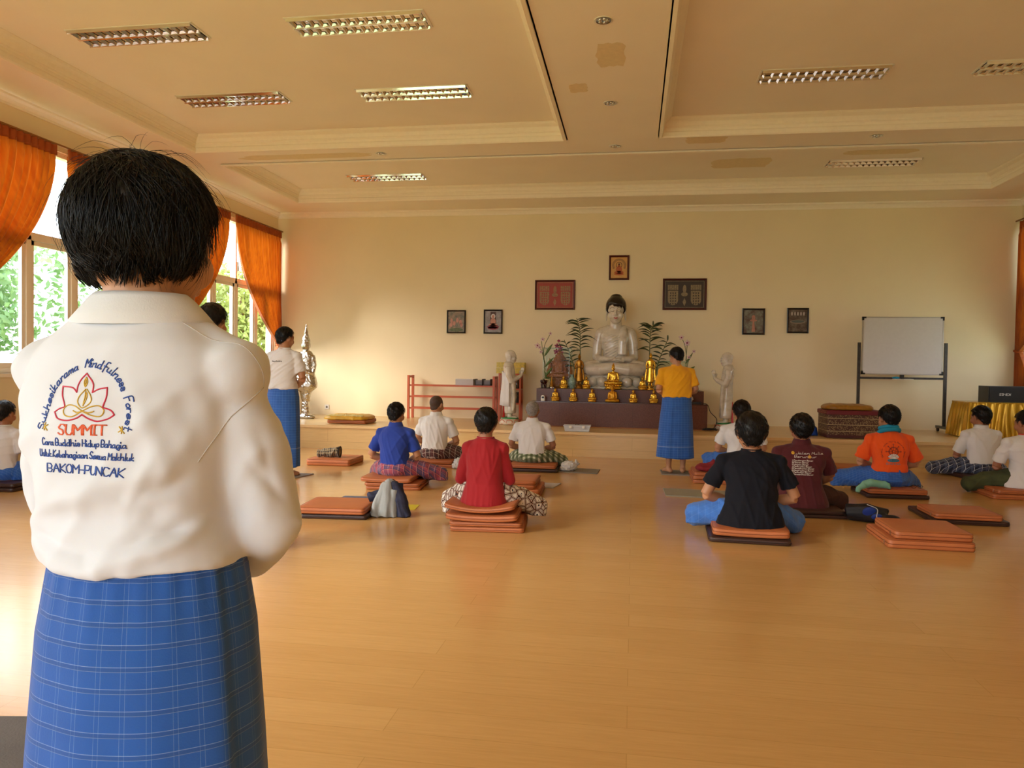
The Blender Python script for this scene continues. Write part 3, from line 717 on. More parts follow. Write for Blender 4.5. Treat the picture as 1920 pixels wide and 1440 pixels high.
def ringE(z, rx, ry, cx=0, cy=0, n=28, p=2.3):
    out = []
    for j in range(n):
        q = 2*PI*j/n; c, s = math.cos(q), math.sin(q)
        out.append((cx+rx*abs(c)**(2/p)*(1 if c >= 0 else -1), cy+ry*abs(s)**(2/p)*(1 if s >= 0 else -1), z))
    return out
def make_person(cfg):
    """hip-origin coordinates: z = 0 at the seat, the figure faces +y"""
    g = dict(s=1.0, sw=0.19, el=[(-0.27, 0.03, 0.21), (0.27, 0.03, 0.21)], hd=[(-0.06, 0.20, 0.13), (0.06, 0.20, 0.13)], lean=0.02, sleeve='short', belly=1.0, hem=0.03,
             knees=[(-0.36, 0.22, 0.03), (0.36, 0.22, 0.03)], seat=0.12, rz=0, headyaw=0.0, headpitch=-0.1, headtilt=0.0, skin=SKIN, hair=HAIR, hairk={}, hs=1.0, collar=None, vox=0.0075,
             stand=False, wr=1.0, foldmain=(1, 0, 0.2), headoff=(0, 0, 0), dl=0.0, hemflare=0.0, yoke=1.0, cushion=None, nl=0.0)
    g.update(cfg); seed = g['seed']
    if not g['stand']: g['s'] *= 1.04; g['sw'] *= 0.96; g['el'] = [(e[0]*0.96, e[1], e[2]) for e in g['el']]
    s = g['s']
    hipz = 0.89 if g['stand'] else 0.0
    base = g.get('basez', 0.0)
    root = thing('person', g['label'], 'person', (g['loc'][0], g['loc'][1], base+(0 if g['stand'] else g['seat'])), g['rz'])
    S = lambda p: (p[0]*s, p[1]*s, (p[2]+hipz)*s)
    sw = g['sw']; lean = g['lean']; cy = lambda z: lean*(z/0.5) - 0.02*math.sin(min(1, max(0, z/0.5))*PI)*1.0
    su = g.get('shup', 0.0); sj = 0.0; sh = [S((-sw+0.035+su*0.3, cy(0.46), 0.445+sj)), S((sw-0.035-su*0.3, cy(0.46), 0.445+sj))]
    el = [S(e) for e in g['el']]; hd = [S(h) for h in g['hd']]
    hc = V(*S((0.0+g['headoff'][0], cy(0.5)+0.015+g['headoff'][1], 0.648+g['nl']+g['headoff'][2])))
    # --- body
    b = MB()
    for z, rx, ry in ((-0.02, 0.13, 0.10), (0.05, 0.15, 0.105), (0.14, 0.13, 0.095), (0.25, 0.135, 0.10), (0.38, 0.155, 0.105), (0.46, sw*0.75, 0.085), (0.50, sw*0.45, 0.07)):
        pass
    hb_ = 0.82 if g['stand'] else 1.0; prof = [(-0.03, 0.12*hb_, 0.09*hb_), (0.05, 0.15*hb_, 0.10*hb_), (0.14, 0.125, 0.09), (0.25, 0.13, 0.095), (0.38, sw*0.80, 0.10), (0.45, sw*0.80, 0.085), (0.50, sw*0.42, 0.065)]
    b.loft([ringE((z+hipz)*s, rx*s*(g['belly'] if z < 0.3 else 1), ry*s, 0, cy(z)*s, 20) for z, rx, ry in prof])
    nb = V(*S((0, cy(0.5)-0.012, 0.47)))
    b.tube([nb, (nb+hc)/2+V(0, -0.012, -0.005)*s, hc+V(0, -0.022, -0.035)*s], [0.066*s, g.get('neck', 0.056)*s, g.get('neck', 0.056)*s], 14)
    R = head_prims(b, hc, g['hs']*s, g['headyaw'], g['headpitch'], g['headtilt'])
    for k in (0, 1):
        e, h = V(*el[k]), V(*hd[k]); m1 = (V(*sh[k])+e)/2
        ak_ = 0.72 if g['sleeve'] == 'long' else 1.0; b.tube([sh[k], m1, e], [0.044*s*ak_, 0.044*s*ak_, 0.038*s*ak_], 12)
        f1 = e+(h-e)*0.35; b.tube([e, f1, h], [0.039*s*ak_, 0.041*s*ak_, 0.025*s], 12)
        dd = h-e; hand_prims(b, h, (dd[0]*0.8, dd[1], dd[2]*0.3), (0, -0.2, 1) if not g['stand'] else ((1 if k == 0 else -1)*0.5, -1, 0), s, side=(1 if k == 0 else -1)*(-1 if g['stand'] else 1), curl=0.6)
    if g['stand']:
        for k, q in ((0, -1), (1, 1)):
            fx = g.get('fx', 0.085)*q; kn = (fx*s, 0.015*s, 0.45*s); ak = (fx*s, g.get('fy', (-0.01, 0.0))[k]*s, 0.09*s)
            b.tube([(0.085*q*s, 0, 0.84*s), kn, ((fx)*s, -0.005*s+ak[1], 0.30*s), ak], [0.078*s, 0.052*s, 0.052*s, 0.034*s], 12)
            foot_prims(b, (ak[0], ak[1], 0.0), -0.30*q, s, side=q*1)
    else:
        for k, q in ((0, -1), (1, 1)):
            kn = V(*g['knees'][k])*s; an = V(-q*0.06, kn[1]/s+0.08, -g['seat']/s+0.06 if g['seat'] < 0.10 else -0.02)*s
            an = V(-q*0.06*s, kn[1]+0.09*s, min(kn[2]-0.02, 0.0))
            b.tube([(0.09*q*s, 0.03*s, 0.07*s), kn], [0.075*s, 0.048*s], 12); b.tube([kn, an], [0.046*s, 0.034*s], 12)
            b.tube([an, an+V(-q*0.12, 0.02, -0.01)*s], [0.034*s, 0.02*s], 10)
    blob('body', b, g['skin'], root, g.get('bvox', g['vox']), 3)
    if g['hair'] is not None:
        kw = dict(g['hairk']); hair_mesh(root, R, g['hs']*s, g['hair'], seed, **kw)
    # --- shirt
    t = MB(); hem = g['hem']; bl = g['belly']; fl = g['hemflare']
    tp = [(hem, 0.165*bl+fl, 0.125*bl+fl), (hem+0.05, 0.160*bl+fl*0.7, 0.122*bl+fl*0.6), (0.16 if hem < 0.12 else hem+0.08, 0.150*bl, 0.115*bl), (0.27, 0.155*bl, 0.118), (0.36, sw*0.87, 0.122), (0.42, sw*0.88, 0.115), (0.455, sw*0.82, 0.102), (0.485, sw*0.64, 0.088), (0.508, 0.095, 0.078), (0.530, 0.066, 0.066)]
    if not g['stand'] and hem < 0.06: tp = [(hem, 0.212*bl, 0.185), (hem+0.04, 0.208*bl, 0.178), (hem+0.10, 0.190*bl, 0.150), (0.17, 0.158*bl, 0.120)]+tp[3:]
    if su: tp = tp[:-5]+[(0.42, sw*0.90, 0.118), (0.455, sw*0.86, 0.110), (0.485, sw*0.78, 0.102), (0.508, sw*0.64, 0.090), (0.526, 0.094, 0.080), (0.542, 0.074, 0.068)]
    tp = [q for i, q in enumerate(tp) if i == 0 or q[0] > tp[i-1][0]]
    t.loft([ringE((z+hipz)*s, rx*s, ry*s, g.get('wshift', 0)*np.clip((0.36-z)/0.2, 0, 1), (cy(z)-0.002)*s, 30) for z, rx, ry in tp])
    a0, a1 = (0.078, 0.068)
    for k in (0, 1):
        q = -1 if k == 0 else 1; p0 = V(*sh[k])+V(-q*0.02, 0, -0.005)*s; e = V(*el[k]); h = V(*hd[k])
        t.tube([S((q*(0.045+su), cy(0.5), 0.488+su*0.8)), V(*sh[k])+V(0, 0, 0.004)*s], [0.040*s, 0.050*s], 14); t.ell(V(*sh[k])+V(q*0.006, 0, -0.004)*s, (0.054*s, 0.064*s, 0.056*s))
        if g['sleeve'] == 'short':
            f = g.get('sl', 0.72); p1 = V(*sh[k])+(e-V(*sh[k]))*f
            t.tube([p0, V(*sh[k])+(p1-V(*sh[k]))*0.5, p1], [0.056*s, 0.062*s, 0.067*s*g.get('slw', 1)], 16)
        else:
            m1 = (V(*sh[k])+e)/2; w = g.get('slw', 1)
            t.ell(e, (0.055*s*w,)*3, 16, 10); t.tube([p0, m1, e], [0.056*s, 0.058*s*w, 0.054*s*w], 16); t.tube([e, e+(h-e)*0.5, e+(h-e)*0.97], [0.054*s*w, 0.050*s*w, 0.040*s], 16)
    fo = folds(seed, 0.012*g['wr'], 8.5, g['foldmain'], 0.45, 6)
    fe = seg_features(g.get('feats', [])) if g.get('feats') else None
    def disp(P):
        w = fo(P/s); z = P[:, 2]/s-hipz
        w = w*np.clip((0.55-z)/0.15, 0.15, 1)*s
        if fe is not None: w = w+fe(P)
        return w
    # hem cut flat
    zh = (hem+hipz)*s+0.004
    shirt = blob('shirt', t, g['shirt'], root, g['vox'], g.get('sm', 9), disp)
    if g['collar']:
        cm = MB(); nz = (0.528+hipz)*s; cc = cy(0.52)*s; R_ = []
        for dz, r in ((-0.012, 0.082), (0.004, 0.078), (0.026, 0.070), (0.036, 0.066), (0.030, 0.062), (0.0, 0.060)):
            R_.append([(r*1.0*math.cos(q)*s, cc+r*0.97*math.sin(q)*s, nz+dz*s-0.014*s*max(0, math.sin(q))) for q in [2*PI*j/32 for j in range(32)]])
        obj('collar', MB().loft(R_, cap=False), g['collar'], shirt, smooth=True)
    else:
        cm = MB(); nz = (0.532+hipz)*s; cm.ring_tube([(0.066*s*math.cos(q), cy(0.52)*s+0.065*s*math.sin(q), nz-0.012*s*max(0, math.sin(q))) for q in [2*PI*j/28 for j in range(28)]], 0.0065*s, 8)
        obj('neckband', cm, g.get('neckband', g['shirt']), shirt, smooth=True)
    # --- sarong
    if g['stand']:
        sar = standing_sarong(root, g, s, hipz)
    else:
        k = MB(); w = g.get('hipw', 1.0)
        k.ell((0, 0.01*s, 0.075*s), ((0.195 if hem > 0.06 else 0.185)*s*w, (0.165 if hem > 0.06 else 0.15)*s, 0.105*s), 24, 14); k.ell((0, 0.19*s, 0.03*s), (0.27*s, 0.19*s, 0.07*s), 24, 12)
        if hem > 0.10: k.loft([ringE(z*s, rx*s, ry*s, 0, cy(z)*s, 28) for z, rx, ry in ((0.05, 0.185, 0.14), (0.12, 0.165, 0.125), (hem+0.03, 0.150*bl, 0.115*bl))])
        for i, q in ((0, -1), (1, 1)):
            kn = V(*g['knees'][i])*s; hp = V(0.10*q, 0.02, 0.075)*s; mid = (hp+kn)/2+V(0, 0, 0.012)*s; kr = g.get('kr', 0.078)
            k.tube([hp, mid, kn], [0.115*s, 0.098*s, kr*s], 18); k.ell(kn, (kr*s*1.02,)*3, 16, 10)
            an = V(-q*0.04*s, kn[1]+0.10*s, min(kn[2]-0.02, 0.01)); k.tube([kn, an], [kr*s, 0.062*s], 16)
            dr = V(kn[0], kn[1]-0.01*s, -g['seat']+0.05); k.tube([kn, dr], [kr*s, kr*s*0.9], 14)   # cloth hanging to the floor below the knee
        f2 = folds(seed+50, 0.016*g.get('swr', 1.0), 8, (0.5, 0.2, 1), 0.6, 6)
        cz = g['seat']; ch = g.get('cush', (0.30, -0.35, 0.30))
        def post(P):
            P = P.copy(); fl = -cz+0.004
            inside = (np.abs(P[:, 0]-g.get('cx', 0)) < ch[0]) & (P[:, 1] < ch[2])
            lo = np.where(inside, 0.002, fl)
            P[:, 2] = np.maximum(P[:, 2], lo); return P
        sar = blob('sarong', k, g['sarong'], root, g['vox'], 5, lambda P: f2(P), post)
    return root, shirt, sar, R
def standing_sarong(root, g, s, hipz):
    top = g.get('stop', 0.13)+hipz; bot = g.get('sbot', 0.16); n = 120; rings = []; m = 34; rs = np.random.RandomState(g['seed']+9); ph = rs.uniform(0, 6, 6)
    wt = g.get('sprof', [(0.0, 0.150, 0.112), (0.12, 0.178, 0.135), (0.30, 0.190, 0.150), (0.6, 0.195, 0.150), (1.0, 0.205, 0.155)])
    uv = []
    for i in range(m):
        t = i/(m-1); z = (top+(bot-top)*t)
        rx = np.interp(t, [q[0] for q in wt], [q[1] for q in wt]); ry = np.interp(t, [q[0] for q in wt], [q[2] for q in wt])
        row = []
        for j in range(n):
            q = 2*PI*j/n+PI/2; c, sn = math.cos(q), math.sin(q); fa = g.get('flap', -0.9)   # flap angle from +x towards -y
            k = 1+0.016*t*math.sin(6*q+ph[0]+0.8*math.sin(3*t))+0.010*math.sin(11*q+ph[1]+2*t)*(0.4+t)+0.012*math.exp(-((t)/0.08)**2)*math.sin(26*q)
            dq = (q-fa+PI) % (2*PI)-PI
            step = 0.085/(1+math.exp(max(-60, min(60, dq/0.022))))*math.exp(-max(0, -dq)/1.1)*min(1, 0.35+t*1.5)
            k += step
            row.append((rx*s*k*c+g.get('sx', 0)*t*s+g.get('wshift', 0), ry*s*k*sn+g.get('sy', 0.0)*t*s, z*s+(0.010*s*math.sin(2*q+1) if i == m-1 else 0)))
            uv.append((q*0.18*s, z*s))
        rings.append(row)
    mb = MB(); mb.loft(rings, cap=False)
    inner = [[(p[0]*0.965, p[1]*0.955, p[2]) for p in r] for r in (rings[-1], rings[-8])]
    mb2 = MB(); mb2.loft(rings+inner, cap=False)
    o = obj('sarong', mb2, g['sarong'], root, smooth=True)
    uvl = o.data.uv_layers.new(name='UVMap'); per = 2*PI*0.18*s
    P = mverts(o.data)
    for poly in o.data.polygons:
        base_u = None
        for li in poly.loop_indices:
            vi = o.data.loops[li].vertex_index; row = vi // n; jj = vi % n; u = jj/n*per
            if base_u is None: base_u = u
            if u-base_u > per/2: u -= per
            elif base_u-u > per/2: u += per
            uvl.data[li].uv = (u, P[vi][2])
    return o

# ------------------------------------------------------------------ cushions and mats
def pad(label, cx, cy, z, w, d, h, rz, mat, pip, sag=0.0, curl=0.0, zipper=False, cat='cushion', name='meditation_mat', group=None, tilt=(0, 0)):
    root = MB(); n = 12; r = 0.035
    def outline(inset, nseg=14):
        pts = []; X, Y = w/2-inset, d/2-inset; rr = max(0.004, r-inset)
        for qx, qy, a0 in ((1, 1, 0), (-1, 1, PI/2), (-1, -1, PI), (1, -1, 1.5*PI)):
            for i in range(5):
                a = a0+PI/2*i/4; pts.append((qx*(X-rr)+rr*math.cos(a), qy*(Y-rr)+rr*math.sin(a)))
            # edge subdivision to the next corner
            nx, ny = {(1, 1): (-1, 1), (-1, 1): (-1, -1), (-1, -1): (1, -1), (1, -1): (1, 1)}[(qx, qy)]
            a1 = a0+PI/2; p0 = pts[-1]; p1 = (nx*(X-rr)+rr*math.cos(a1), ny*(Y-rr)+rr*math.sin(a1))
            for i in range(1, nseg): t = i/nseg; pts.append((p0[0]+(p1[0]-p0[0])*t, p0[1]+(p1[1]-p0[1])*t))
        return pts
    def zoff(x, y): return -sag*math.exp(-((x/(w*0.33))**2+(y/(d*0.45))**2))+curl*((abs(x)/(w/2))**2.5)+tilt[0]*x+tilt[1]*y
    def ring(inset, zz): return [(x, y, zz+zoff(x, y)) for x, y in outline(inset)]
    R = [ring(0.02, 0.0), ring(0.006, 0.003), ring(0.0, h*0.25), ring(0.0035, h*0.5), ring(0.0, h*0.75), ring(0.007, h-0.003), ring(0.03, h)]
    for ins in (0.10, 0.17, 0.23): R.append(ring(min(ins, min(w, d)/2-0.03), h+0.002))
    Rb = [ring(min(ins, min(w, d)/2-0.03), 0.0) for ins in (0.23, 0.17, 0.10)]
    root.loft(Rb+R); o = obj(name, root, mat, None, smooth=True, loc=(cx, cy, z), rz=rz)
    tag(o, label, cat, group)
    pm_ = MB(); k = 1 if h < 0.045 else 1
    pm_.ring_tube(ring(-0.0012, h*0.5), 0.0028, 6); pm_.ring_tube(ring(0.004, h-0.004), 0.002, 5)
    obj('piping', pm_, pip, o, smooth=True)
    if zipper: obj('zip_pull', MB().cbox((-w/2-0.004, -d/2+0.10, h*0.42), (0.004, 0.012, 0.035), 0.1), CHROME, o)
    return o
def thin_mat(label, pts, z, h, mat, cat='mat', name='floor_mat'):
    c = np.mean(np.array(pts), axis=0); m = MB()
    def subd(P):
        out = []
        for i in range(len(P)):
            a, b = np.array(P[i]), np.array(P[(i+1) % len(P)])
            for k in range(6): out.append(a+(b-a)*k/6)
        return out
    P = [(p[0]-c[0], p[1]-c[1]) for p in subd(pts)]
    m.loft([[(p[0]*k, p[1]*k, zz) for p in P] for k, zz in ((0.995, 0), (1, h*0.3), (1, h*0.7), (0.995, h))])
    o = obj(name, m, mat, None, loc=(c[0], c[1], z)); return tag(o, label, cat)
# ------------------------------------------------------------------ cloth materials for people
WHITE_C = M('white_cotton', 'cfc9c6', 0.9, bump=0.12, bscale=500, bdist=0.001, sheen=0.2)
WHITE_B = M('bright_white_cotton', 'dcdad8', 0.9, bump=0.12, bscale=300, bdist=0.001, sheen=0.2)
BLUE_C = M('royal_blue_cotton', '193790', 0.9, bump=0.12, bscale=300, bdist=0.001, sheen=0.15)
RED_C = M('red_jersey', '9a0c16', 0.85, bump=0.12, bscale=300, bdist=0.001, sheen=0.1)
YEL_C = M('yellow_cotton', 'e6a30c', 0.9, bump=0.12, bscale=300, bdist=0.001, sheen=0.15)
NAVY_C = M('dark_navy_cotton', '0c0e17', 0.9, bump=0.12, bscale=300, bdist=0.001, sheen=0.02, spec=0.3)
MAR_C = M('maroon_cotton', '50141c', 0.9, bump=0.12, bscale=300, bdist=0.001, sheen=0.1)
ORA_C = M('orange_cotton', 'e8540e', 0.9, bump=0.12, bscale=300, bdist=0.001, sheen=0.1)
TEAL_C = M('turquoise_cloth', '1488a8', 0.85, bump=0.2, bscale=200)
GREEN_C = M('olive_green_cloth', '3e4426', 0.9, var=0.3, vscale=10, bump=0.2, bscale=100)
SAR_BLUE = plaid('blue_checked_sarong', '1f56a8', [('x', 0.03, 0, 0.0012, '8fb0dc', 0.35), ('w', 0.03, 0, 0.0014, '8fb0dc', 0.4), ('w', 0.03, 0.006, 0.0012, '8fb0dc', 0.35)])
SAR_BLUE2 = plaid('blue_denim_sarong', '3468b4', [('x', 0.05, 0, 0.002, '88a8d8', 0.25), ('w', 0.05, 0, 0.002, '88a8d8', 0.25)], var=0.15)
SAR_UV = plaid('blue_windowpane_sarong', '16509e', [('y', 0.0292, 0, 0.00075, 'a8b8d0', 0.42), ('y', 0.0292, 0.0062, 0.0007, 'a8b8d0', 0.36), ('x', 0.0365, 0, 0.0006, '93abd0', 0.32), ('x', 0.0365, 0.0068, 0.0006, '93abd0', 0.28), ('y', 0.0292, 0.0060, 0.0052, '27406e', 0.35)], kind='UV', var=0.05)
SAR_UV2 = plaid('blue_small_check_sarong', '2459a8', [('y', 0.030, 0, 0.003, '5f8fd0', 0.5), ('x', 0.036, 0, 0.003, '5f8fd0', 0.4), ('y', 1.2, 0.86, 0.006, 'b8c8e0', 0.6)], kind='UV', var=0.12)
SAR_RED = plaid('red_purple_plaid_sarong', '5a4668', [('x', 0.11, 0, 0.045, 'a8343c', 0.55), ('w', 0.11, 0, 0.04, 'a8444c', 0.5), ('x', 0.055, 0.02, 0.004, 'e0a0a0', 0.7), ('w', 0.055, 0.02, 0.004, 'e08850', 0.7), ('x', 0.11, 0.07, 0.006, '2a2c50', 0.8), ('w', 0.11, 0.07, 0.006, '2a2c50', 0.7)])
SAR_MAR = plaid('dark_maroon_plaid_sarong', '3c2222', [('x', 0.12, 0, 0.05, '6c3430', 0.5), ('w', 0.10, 0, 0.04, '5c3430', 0.5), ('x', 0.06, 0.02, 0.005, 'd0c0b0', 0.75), ('w', 0.05, 0.02, 0.005, 'd0c0b0', 0.7)])
SAR_GRN = plaid('green_white_gingham_sarong', 'c8ccb0', [('x', 0.066, 0, 0.036, '4a5c22', 0.75), ('w', 0.060, 0, 0.034, '3c4c1c', 0.75), ('x', 0.066, 0.05, 0.006, '20280e', 0.7)])
SAR_NVY = plaid('navy_white_plaid_sarong', '1c2234', [('x', 0.075, 0, 0.006, 'c0c4cc', 0.8), ('w', 0.07, 0, 0.006, 'c0c4cc', 0.8), ('x', 0.075, 0.03, 0.022, '56607a', 0.5), ('w', 0.07, 0.03, 0.02, '56607a', 0.5)])
SAR_BAT = m_batik()
SAR_BRN = M('dark_brown_sarong', '3c2018', 0.9, var=0.3, vscale=8)

# ------------------------------------------------------------------ cushions on the floor (front-left corner style placement)
O, B = (ORANGE_V, ORANGE_P), (BROWN_V, BROWN_P)
G1 = 'meditation cushions'
pad('orange cushion lying on the floor, lowest of the stack under the person in red', -1.18, 6.33, 0.0, 0.61, 0.62, 0.042, 0.09, *O, group=G1)
pad('orange cushion, second from the floor under the person in red', -1.19, 6.32, 0.043, 0.60, 0.60, 0.040, 0.09, *O, group=G1)
pad('orange cushion, second from the top under the person in red', -1.21, 6.28, 0.086, 0.59, 0.58, 0.052, 0.05, *O, curl=0.018, group=G1)
pad('sagging orange cushion, topmost under the person in red', -1.22, 6.26, 0.168, 0.58, 0.55, 0.040, 0.03, *O, sag=0.030, curl=0.03, group=G1)
pad('orange cushion lying on the floor under the person in the royal blue polo shirt', -2.56, 8.12, 0.0, 0.60, 0.58, 0.038, 0.09, *O, group=G1)
pad('orange cushion, middle one under the person in the royal blue polo shirt', -2.57, 8.11, 0.039, 0.60, 0.57, 0.038, 0.09, *O, group=G1)
pad('orange cushion, topmost under the person in the royal blue polo shirt', -2.62, 8.06, 0.080, 0.56, 0.52, 0.045, 0.05, *O, curl=0.01, group=G1)
pad('orange cushion behind the person in red, lowest of a stack nobody sits on', -1.22, 8.02, 0.0, 0.58, 0.62, 0.040, 0.03, *O, group=G1)
pad('orange cushion behind the person in red, second from the floor of the empty stack', -1.22, 8.02, 0.041, 0.57, 0.60, 0.045, 0.03, *O, group=G1)
pad('orange cushion behind the person in red, third from the floor of the empty stack', -1.25, 8.0, 0.090, 0.54, 0.56, 0.040, 0.02, *O, group=G1)
pad('orange cushion behind the person in red, topmost of the empty stack', -1.25, 8.0, 0.131, 0.54, 0.55, 0.038, 0.02, *O, group=G1)
pad('orange cushion on the floor holding a rolled patterned garment', -3.98, 9.80, 0.0, 0.60, 0.62, 0.085, 0.04, *O, group=G1)
pad('dark brown cushion on the floor beside the grey and navy jacket, under an orange one', -2.58, 6.53, 0.0, 0.60, 0.60, 0.040, 0.09, *B, group=G1)
pad('orange cushion with flat top beside the grey and navy jacket', -2.60, 6.50, 0.042, 0.60, 0.55, 0.058, 0.09, *O, group=G1)
pad('orange cushion on the floor under the person with the shaved head', -2.60, 9.98, 0.0, 0.60, 0.58, 0.05, 0.03, *O, group=G1)
pad('orange cushion, upper one under the person with the shaved head', -2.62, 9.94, 0.055, 0.58, 0.54, 0.045, 0.02, *O, group=G1)
pad('dark brown cushion on the floor under the grey haired person', -1.25, 9.90, 0.0, 0.62, 0.60, 0.045, 0.03, *B, group=G1)
pad('orange cushion under the grey haired person', -1.26, 9.88, 0.047, 0.60, 0.56, 0.050, 0.02, *O, group=G1)
pad('dark brown cushion on the floor under the person in the dark navy T-shirt', 0.93, 6.37, 0.0, 0.62, 0.62, 0.042, -0.05, *B, group=G1)
pad('orange cushion under the person in the dark navy T-shirt', 0.94, 6.36, 0.045, 0.58, 0.56, 0.060, -0.05, *O, curl=0.008, group=G1)
pad('dark brown cushion on the floor under the person in the maroon shirt', 1.66, 7.56, 0.0, 0.60, 0.60, 0.035, 0.03, *B, group=G1)
pad('dark brown cushion, upper one under the person in the maroon shirt', 1.64, 7.55, 0.037, 0.58, 0.58, 0.035, 0.03, *B, group=G1)
pad('orange cushion with red cloth on it, lowest of its stack', 1.02, 9.46, 0.0, 0.60, 0.60, 0.045, 0.0, *O, group=G1)
pad('orange cushion, middle one of the stack carrying the red cloth', 1.01, 9.45, 0.047, 0.60, 0.58, 0.045, 0.02, *O, group=G1)
pad('orange cushion, topmost of the stack carrying the red cloth', 1.02, 9.44, 0.094, 0.58, 0.56, 0.040, 0.0, *O, group=G1)
pad('dark brown cushion on the floor under the person in the orange T-shirt', 2.80, 8.88, 0.0, 0.64, 0.60, 0.045, 0.02, *B, group=G1)
pad('orange cushion under the person in the orange T-shirt', 2.80, 8.85, 0.047, 0.60, 0.54, 0.055, 0.02, *O, group=G1)
pad('orange cushion by the stage behind the person in the orange T-shirt, lower one', 2.62, 10.75, 0.0, 0.9, 0.60, 0.045, -0.06, *O, group=G1)
pad('orange cushion by the stage behind the person in the orange T-shirt, upper one', 2.60, 10.76, 0.047, 0.88, 0.56, 0.040, -0.06, *O, group=G1)
pad('dark brown cushion on the floor with a clear edge beyond the orange one, right side', 2.99, 7.60, 0.0, 0.64, 0.70, 0.045, -0.03, *B, group=G1)
pad('orange cushion with zip lying on a dark brown one, right side, nobody sits on it', 2.96, 7.48, 0.047, 0.56, 0.50, 0.055, -0.02, *O, zipper=True, group=G1)
pad('orange cushion on the floor, lower of the pair nearest the viewer at the right', 2.27, 6.48, 0.0, 0.62, 0.64, 0.068, -0.02, *O, zipper=True, group=G1)
pad('orange cushion, upper of the pair nearest the viewer at the right', 2.29, 6.46, 0.070, 0.56, 0.56, 0.062, -0.02, *O, zipper=True, group=G1)
pad('dark brown cushion under the person in the white polo shirt at the right', 4.48, 10.66, 0.0, 0.66, 0.70, 0.055, 0.15, *B, group=G1)
pad('orange cushion on the floor under the person at the right edge of the photo', 4.16, 9.12, 0.0, 0.64, 0.60, 0.055, -0.02, *O, group=G1)
pad('orange cushion, upper one under the person at the right edge of the photo', 4.18, 9.10, 0.057, 0.58, 0.54, 0.045, -0.02, *O, zipper=True, group=G1)
pad('dark brown cushion on the floor under the person at the left edge', -6.50, 7.06, 0.0, 0.56, 0.62, 0.04, 0.09, *B, group=G1)
pad('dark brown cushion, upper one under the person at the left edge', -6.50, 7.06, 0.042, 0.56, 0.60, 0.04, 0.09, *B, group=G1)

GREY_M = M('grey_rubber_mat', '837a70', 0.8, var=0.1, bump=0.2, bscale=80); DGREY_M = M('dark_grey_mat', '55504e', 0.85, var=0.1, vscale=8, bump=0.3, bscale=120)
BLUE_M = M('slate_blue_felt', '5e6474', 0.95, var=0.15, vscale=30, bump=0.4, bscale=90); LIL_M = M('pale_grey_lilac_mat', 'a8a09c', 0.85, var=0.05)
thin_mat('slate blue felt mat behind the orange cushion beside the jacket', [(-2.86, 6.86), (-2.27, 6.90), (-2.30, 7.38), (-2.88, 7.34)], 0, 0.010, BLUE_M)
thin_mat('thin grey mat beside the grey haired person, white bag on it', [(-0.93, 9.70), (-0.43, 9.64), (-0.41, 10.06), (-0.92, 10.10)], 0, 0.010, GREY_M)
thin_mat('thin grey brown mat under the bare feet of the person in yellow', [(0.38, 9.80), (0.80, 9.80), (0.80, 10.22), (0.37, 10.24)], 0, 0.012, GREY_M)
thin_mat('thin pale green grey mat left of the person in the dark navy T-shirt', [(0.36, 8.17), (1.1, 8.12), (1.1, 8.62), (0.35, 8.65)], 0, 0.012, M('pale_green_grey_mat', '8f8a78', 0.8, var=0.05))
thin_mat('thin pale grey mat under the standing person in the white T-shirt', [(-4.30, 8.28), (-3.90, 8.28), (-3.82, 8.72), (-4.25, 8.72)], 0, 0.012, LIL_M)
thin_mat('pale grey mat corner poking out behind the empty orange stack', [(-1.1, 8.36), (-0.86, 8.36), (-0.80, 8.72), (-1.1, 8.72)], 0, 0.010, LIL_M)
thin_mat('large dark grey mat on the floor left of the nearest person', [(-3.6, 1.2), (-1.9, 1.2), (-1.55, 2.62), (-3.35, 2.30)], 0, 0.012, DGREY_M)

# ------------------------------------------------------------------ the seated and standing people
def band(shirt, k, col): pass
P_red = make_person(dict(seed=11, label='person sitting cross-legged in a red long sleeved shirt and batik sarong', loc=(-1.225, 6.30), seat=0.185, s=1.02, sw=0.178, sleeve='long', slw=0.86, lean=0.0, rz=0.0,
    el=[(-0.215, 0.02, 0.19), (0.205, 0.03, 0.19)], hd=[(-0.05, 0.20, 0.13), (0.05, 0.20, 0.13)], knees=[(-0.335, 0.22, -0.005), (0.40, 0.26, -0.05)], shirt=RED_C, sarong=SAR_BAT, hem=-0.005, belly=0.92, wr=1.0, hairk=dict(thick=0.014), skin=SKIN_D, headpitch=0.0, hipw=0.95, cush=(0.27, 0, 0.28)))
make_person(dict(seed=12, label='person sitting in a royal blue polo shirt and red purple plaid sarong', loc=(-2.60, 8.10), seat=0.125, s=1.01, sw=0.205, rz=-0.06, el=[(-0.29, 0.02, 0.20), (0.25, 0.04, 0.20)], hd=[(-0.08, 0.18, 0.12), (0.07, 0.19, 0.12)],
    knees=[(-0.30, 0.24, 0.01), (0.44, 0.24, 0.0)], shirt=BLUE_C, sarong=SAR_RED, collar=BLUE_C, hem=0.11, belly=0.95, headyaw=-0.15, hairk=dict(strands=1200, slen=0.03, rough=0.006), hs=0.98, sl=0.75))
make_person(dict(seed=13, label='person with shaved head sitting in a white polo shirt and dark plaid sarong', loc=(-2.62, 9.92), seat=0.10, s=1.07, sw=0.21, rz=-0.12, el=[(-0.27, 0.04, 0.22), (0.27, 0.05, 0.20)], hd=[(-0.05, 0.22, 0.12), (0.07, 0.22, 0.14)],
    knees=[(-0.30, 0.24, 0.0), (0.38, 0.22, 0.01)], shirt=WHITE_B, sarong=SAR_MAR, collar=WHITE_B, hem=0.11, hair=HAIR_S, hairk=dict(thick=0.003, strands=0, rough=0.0005), headyaw=-0.25, hs=0.95))
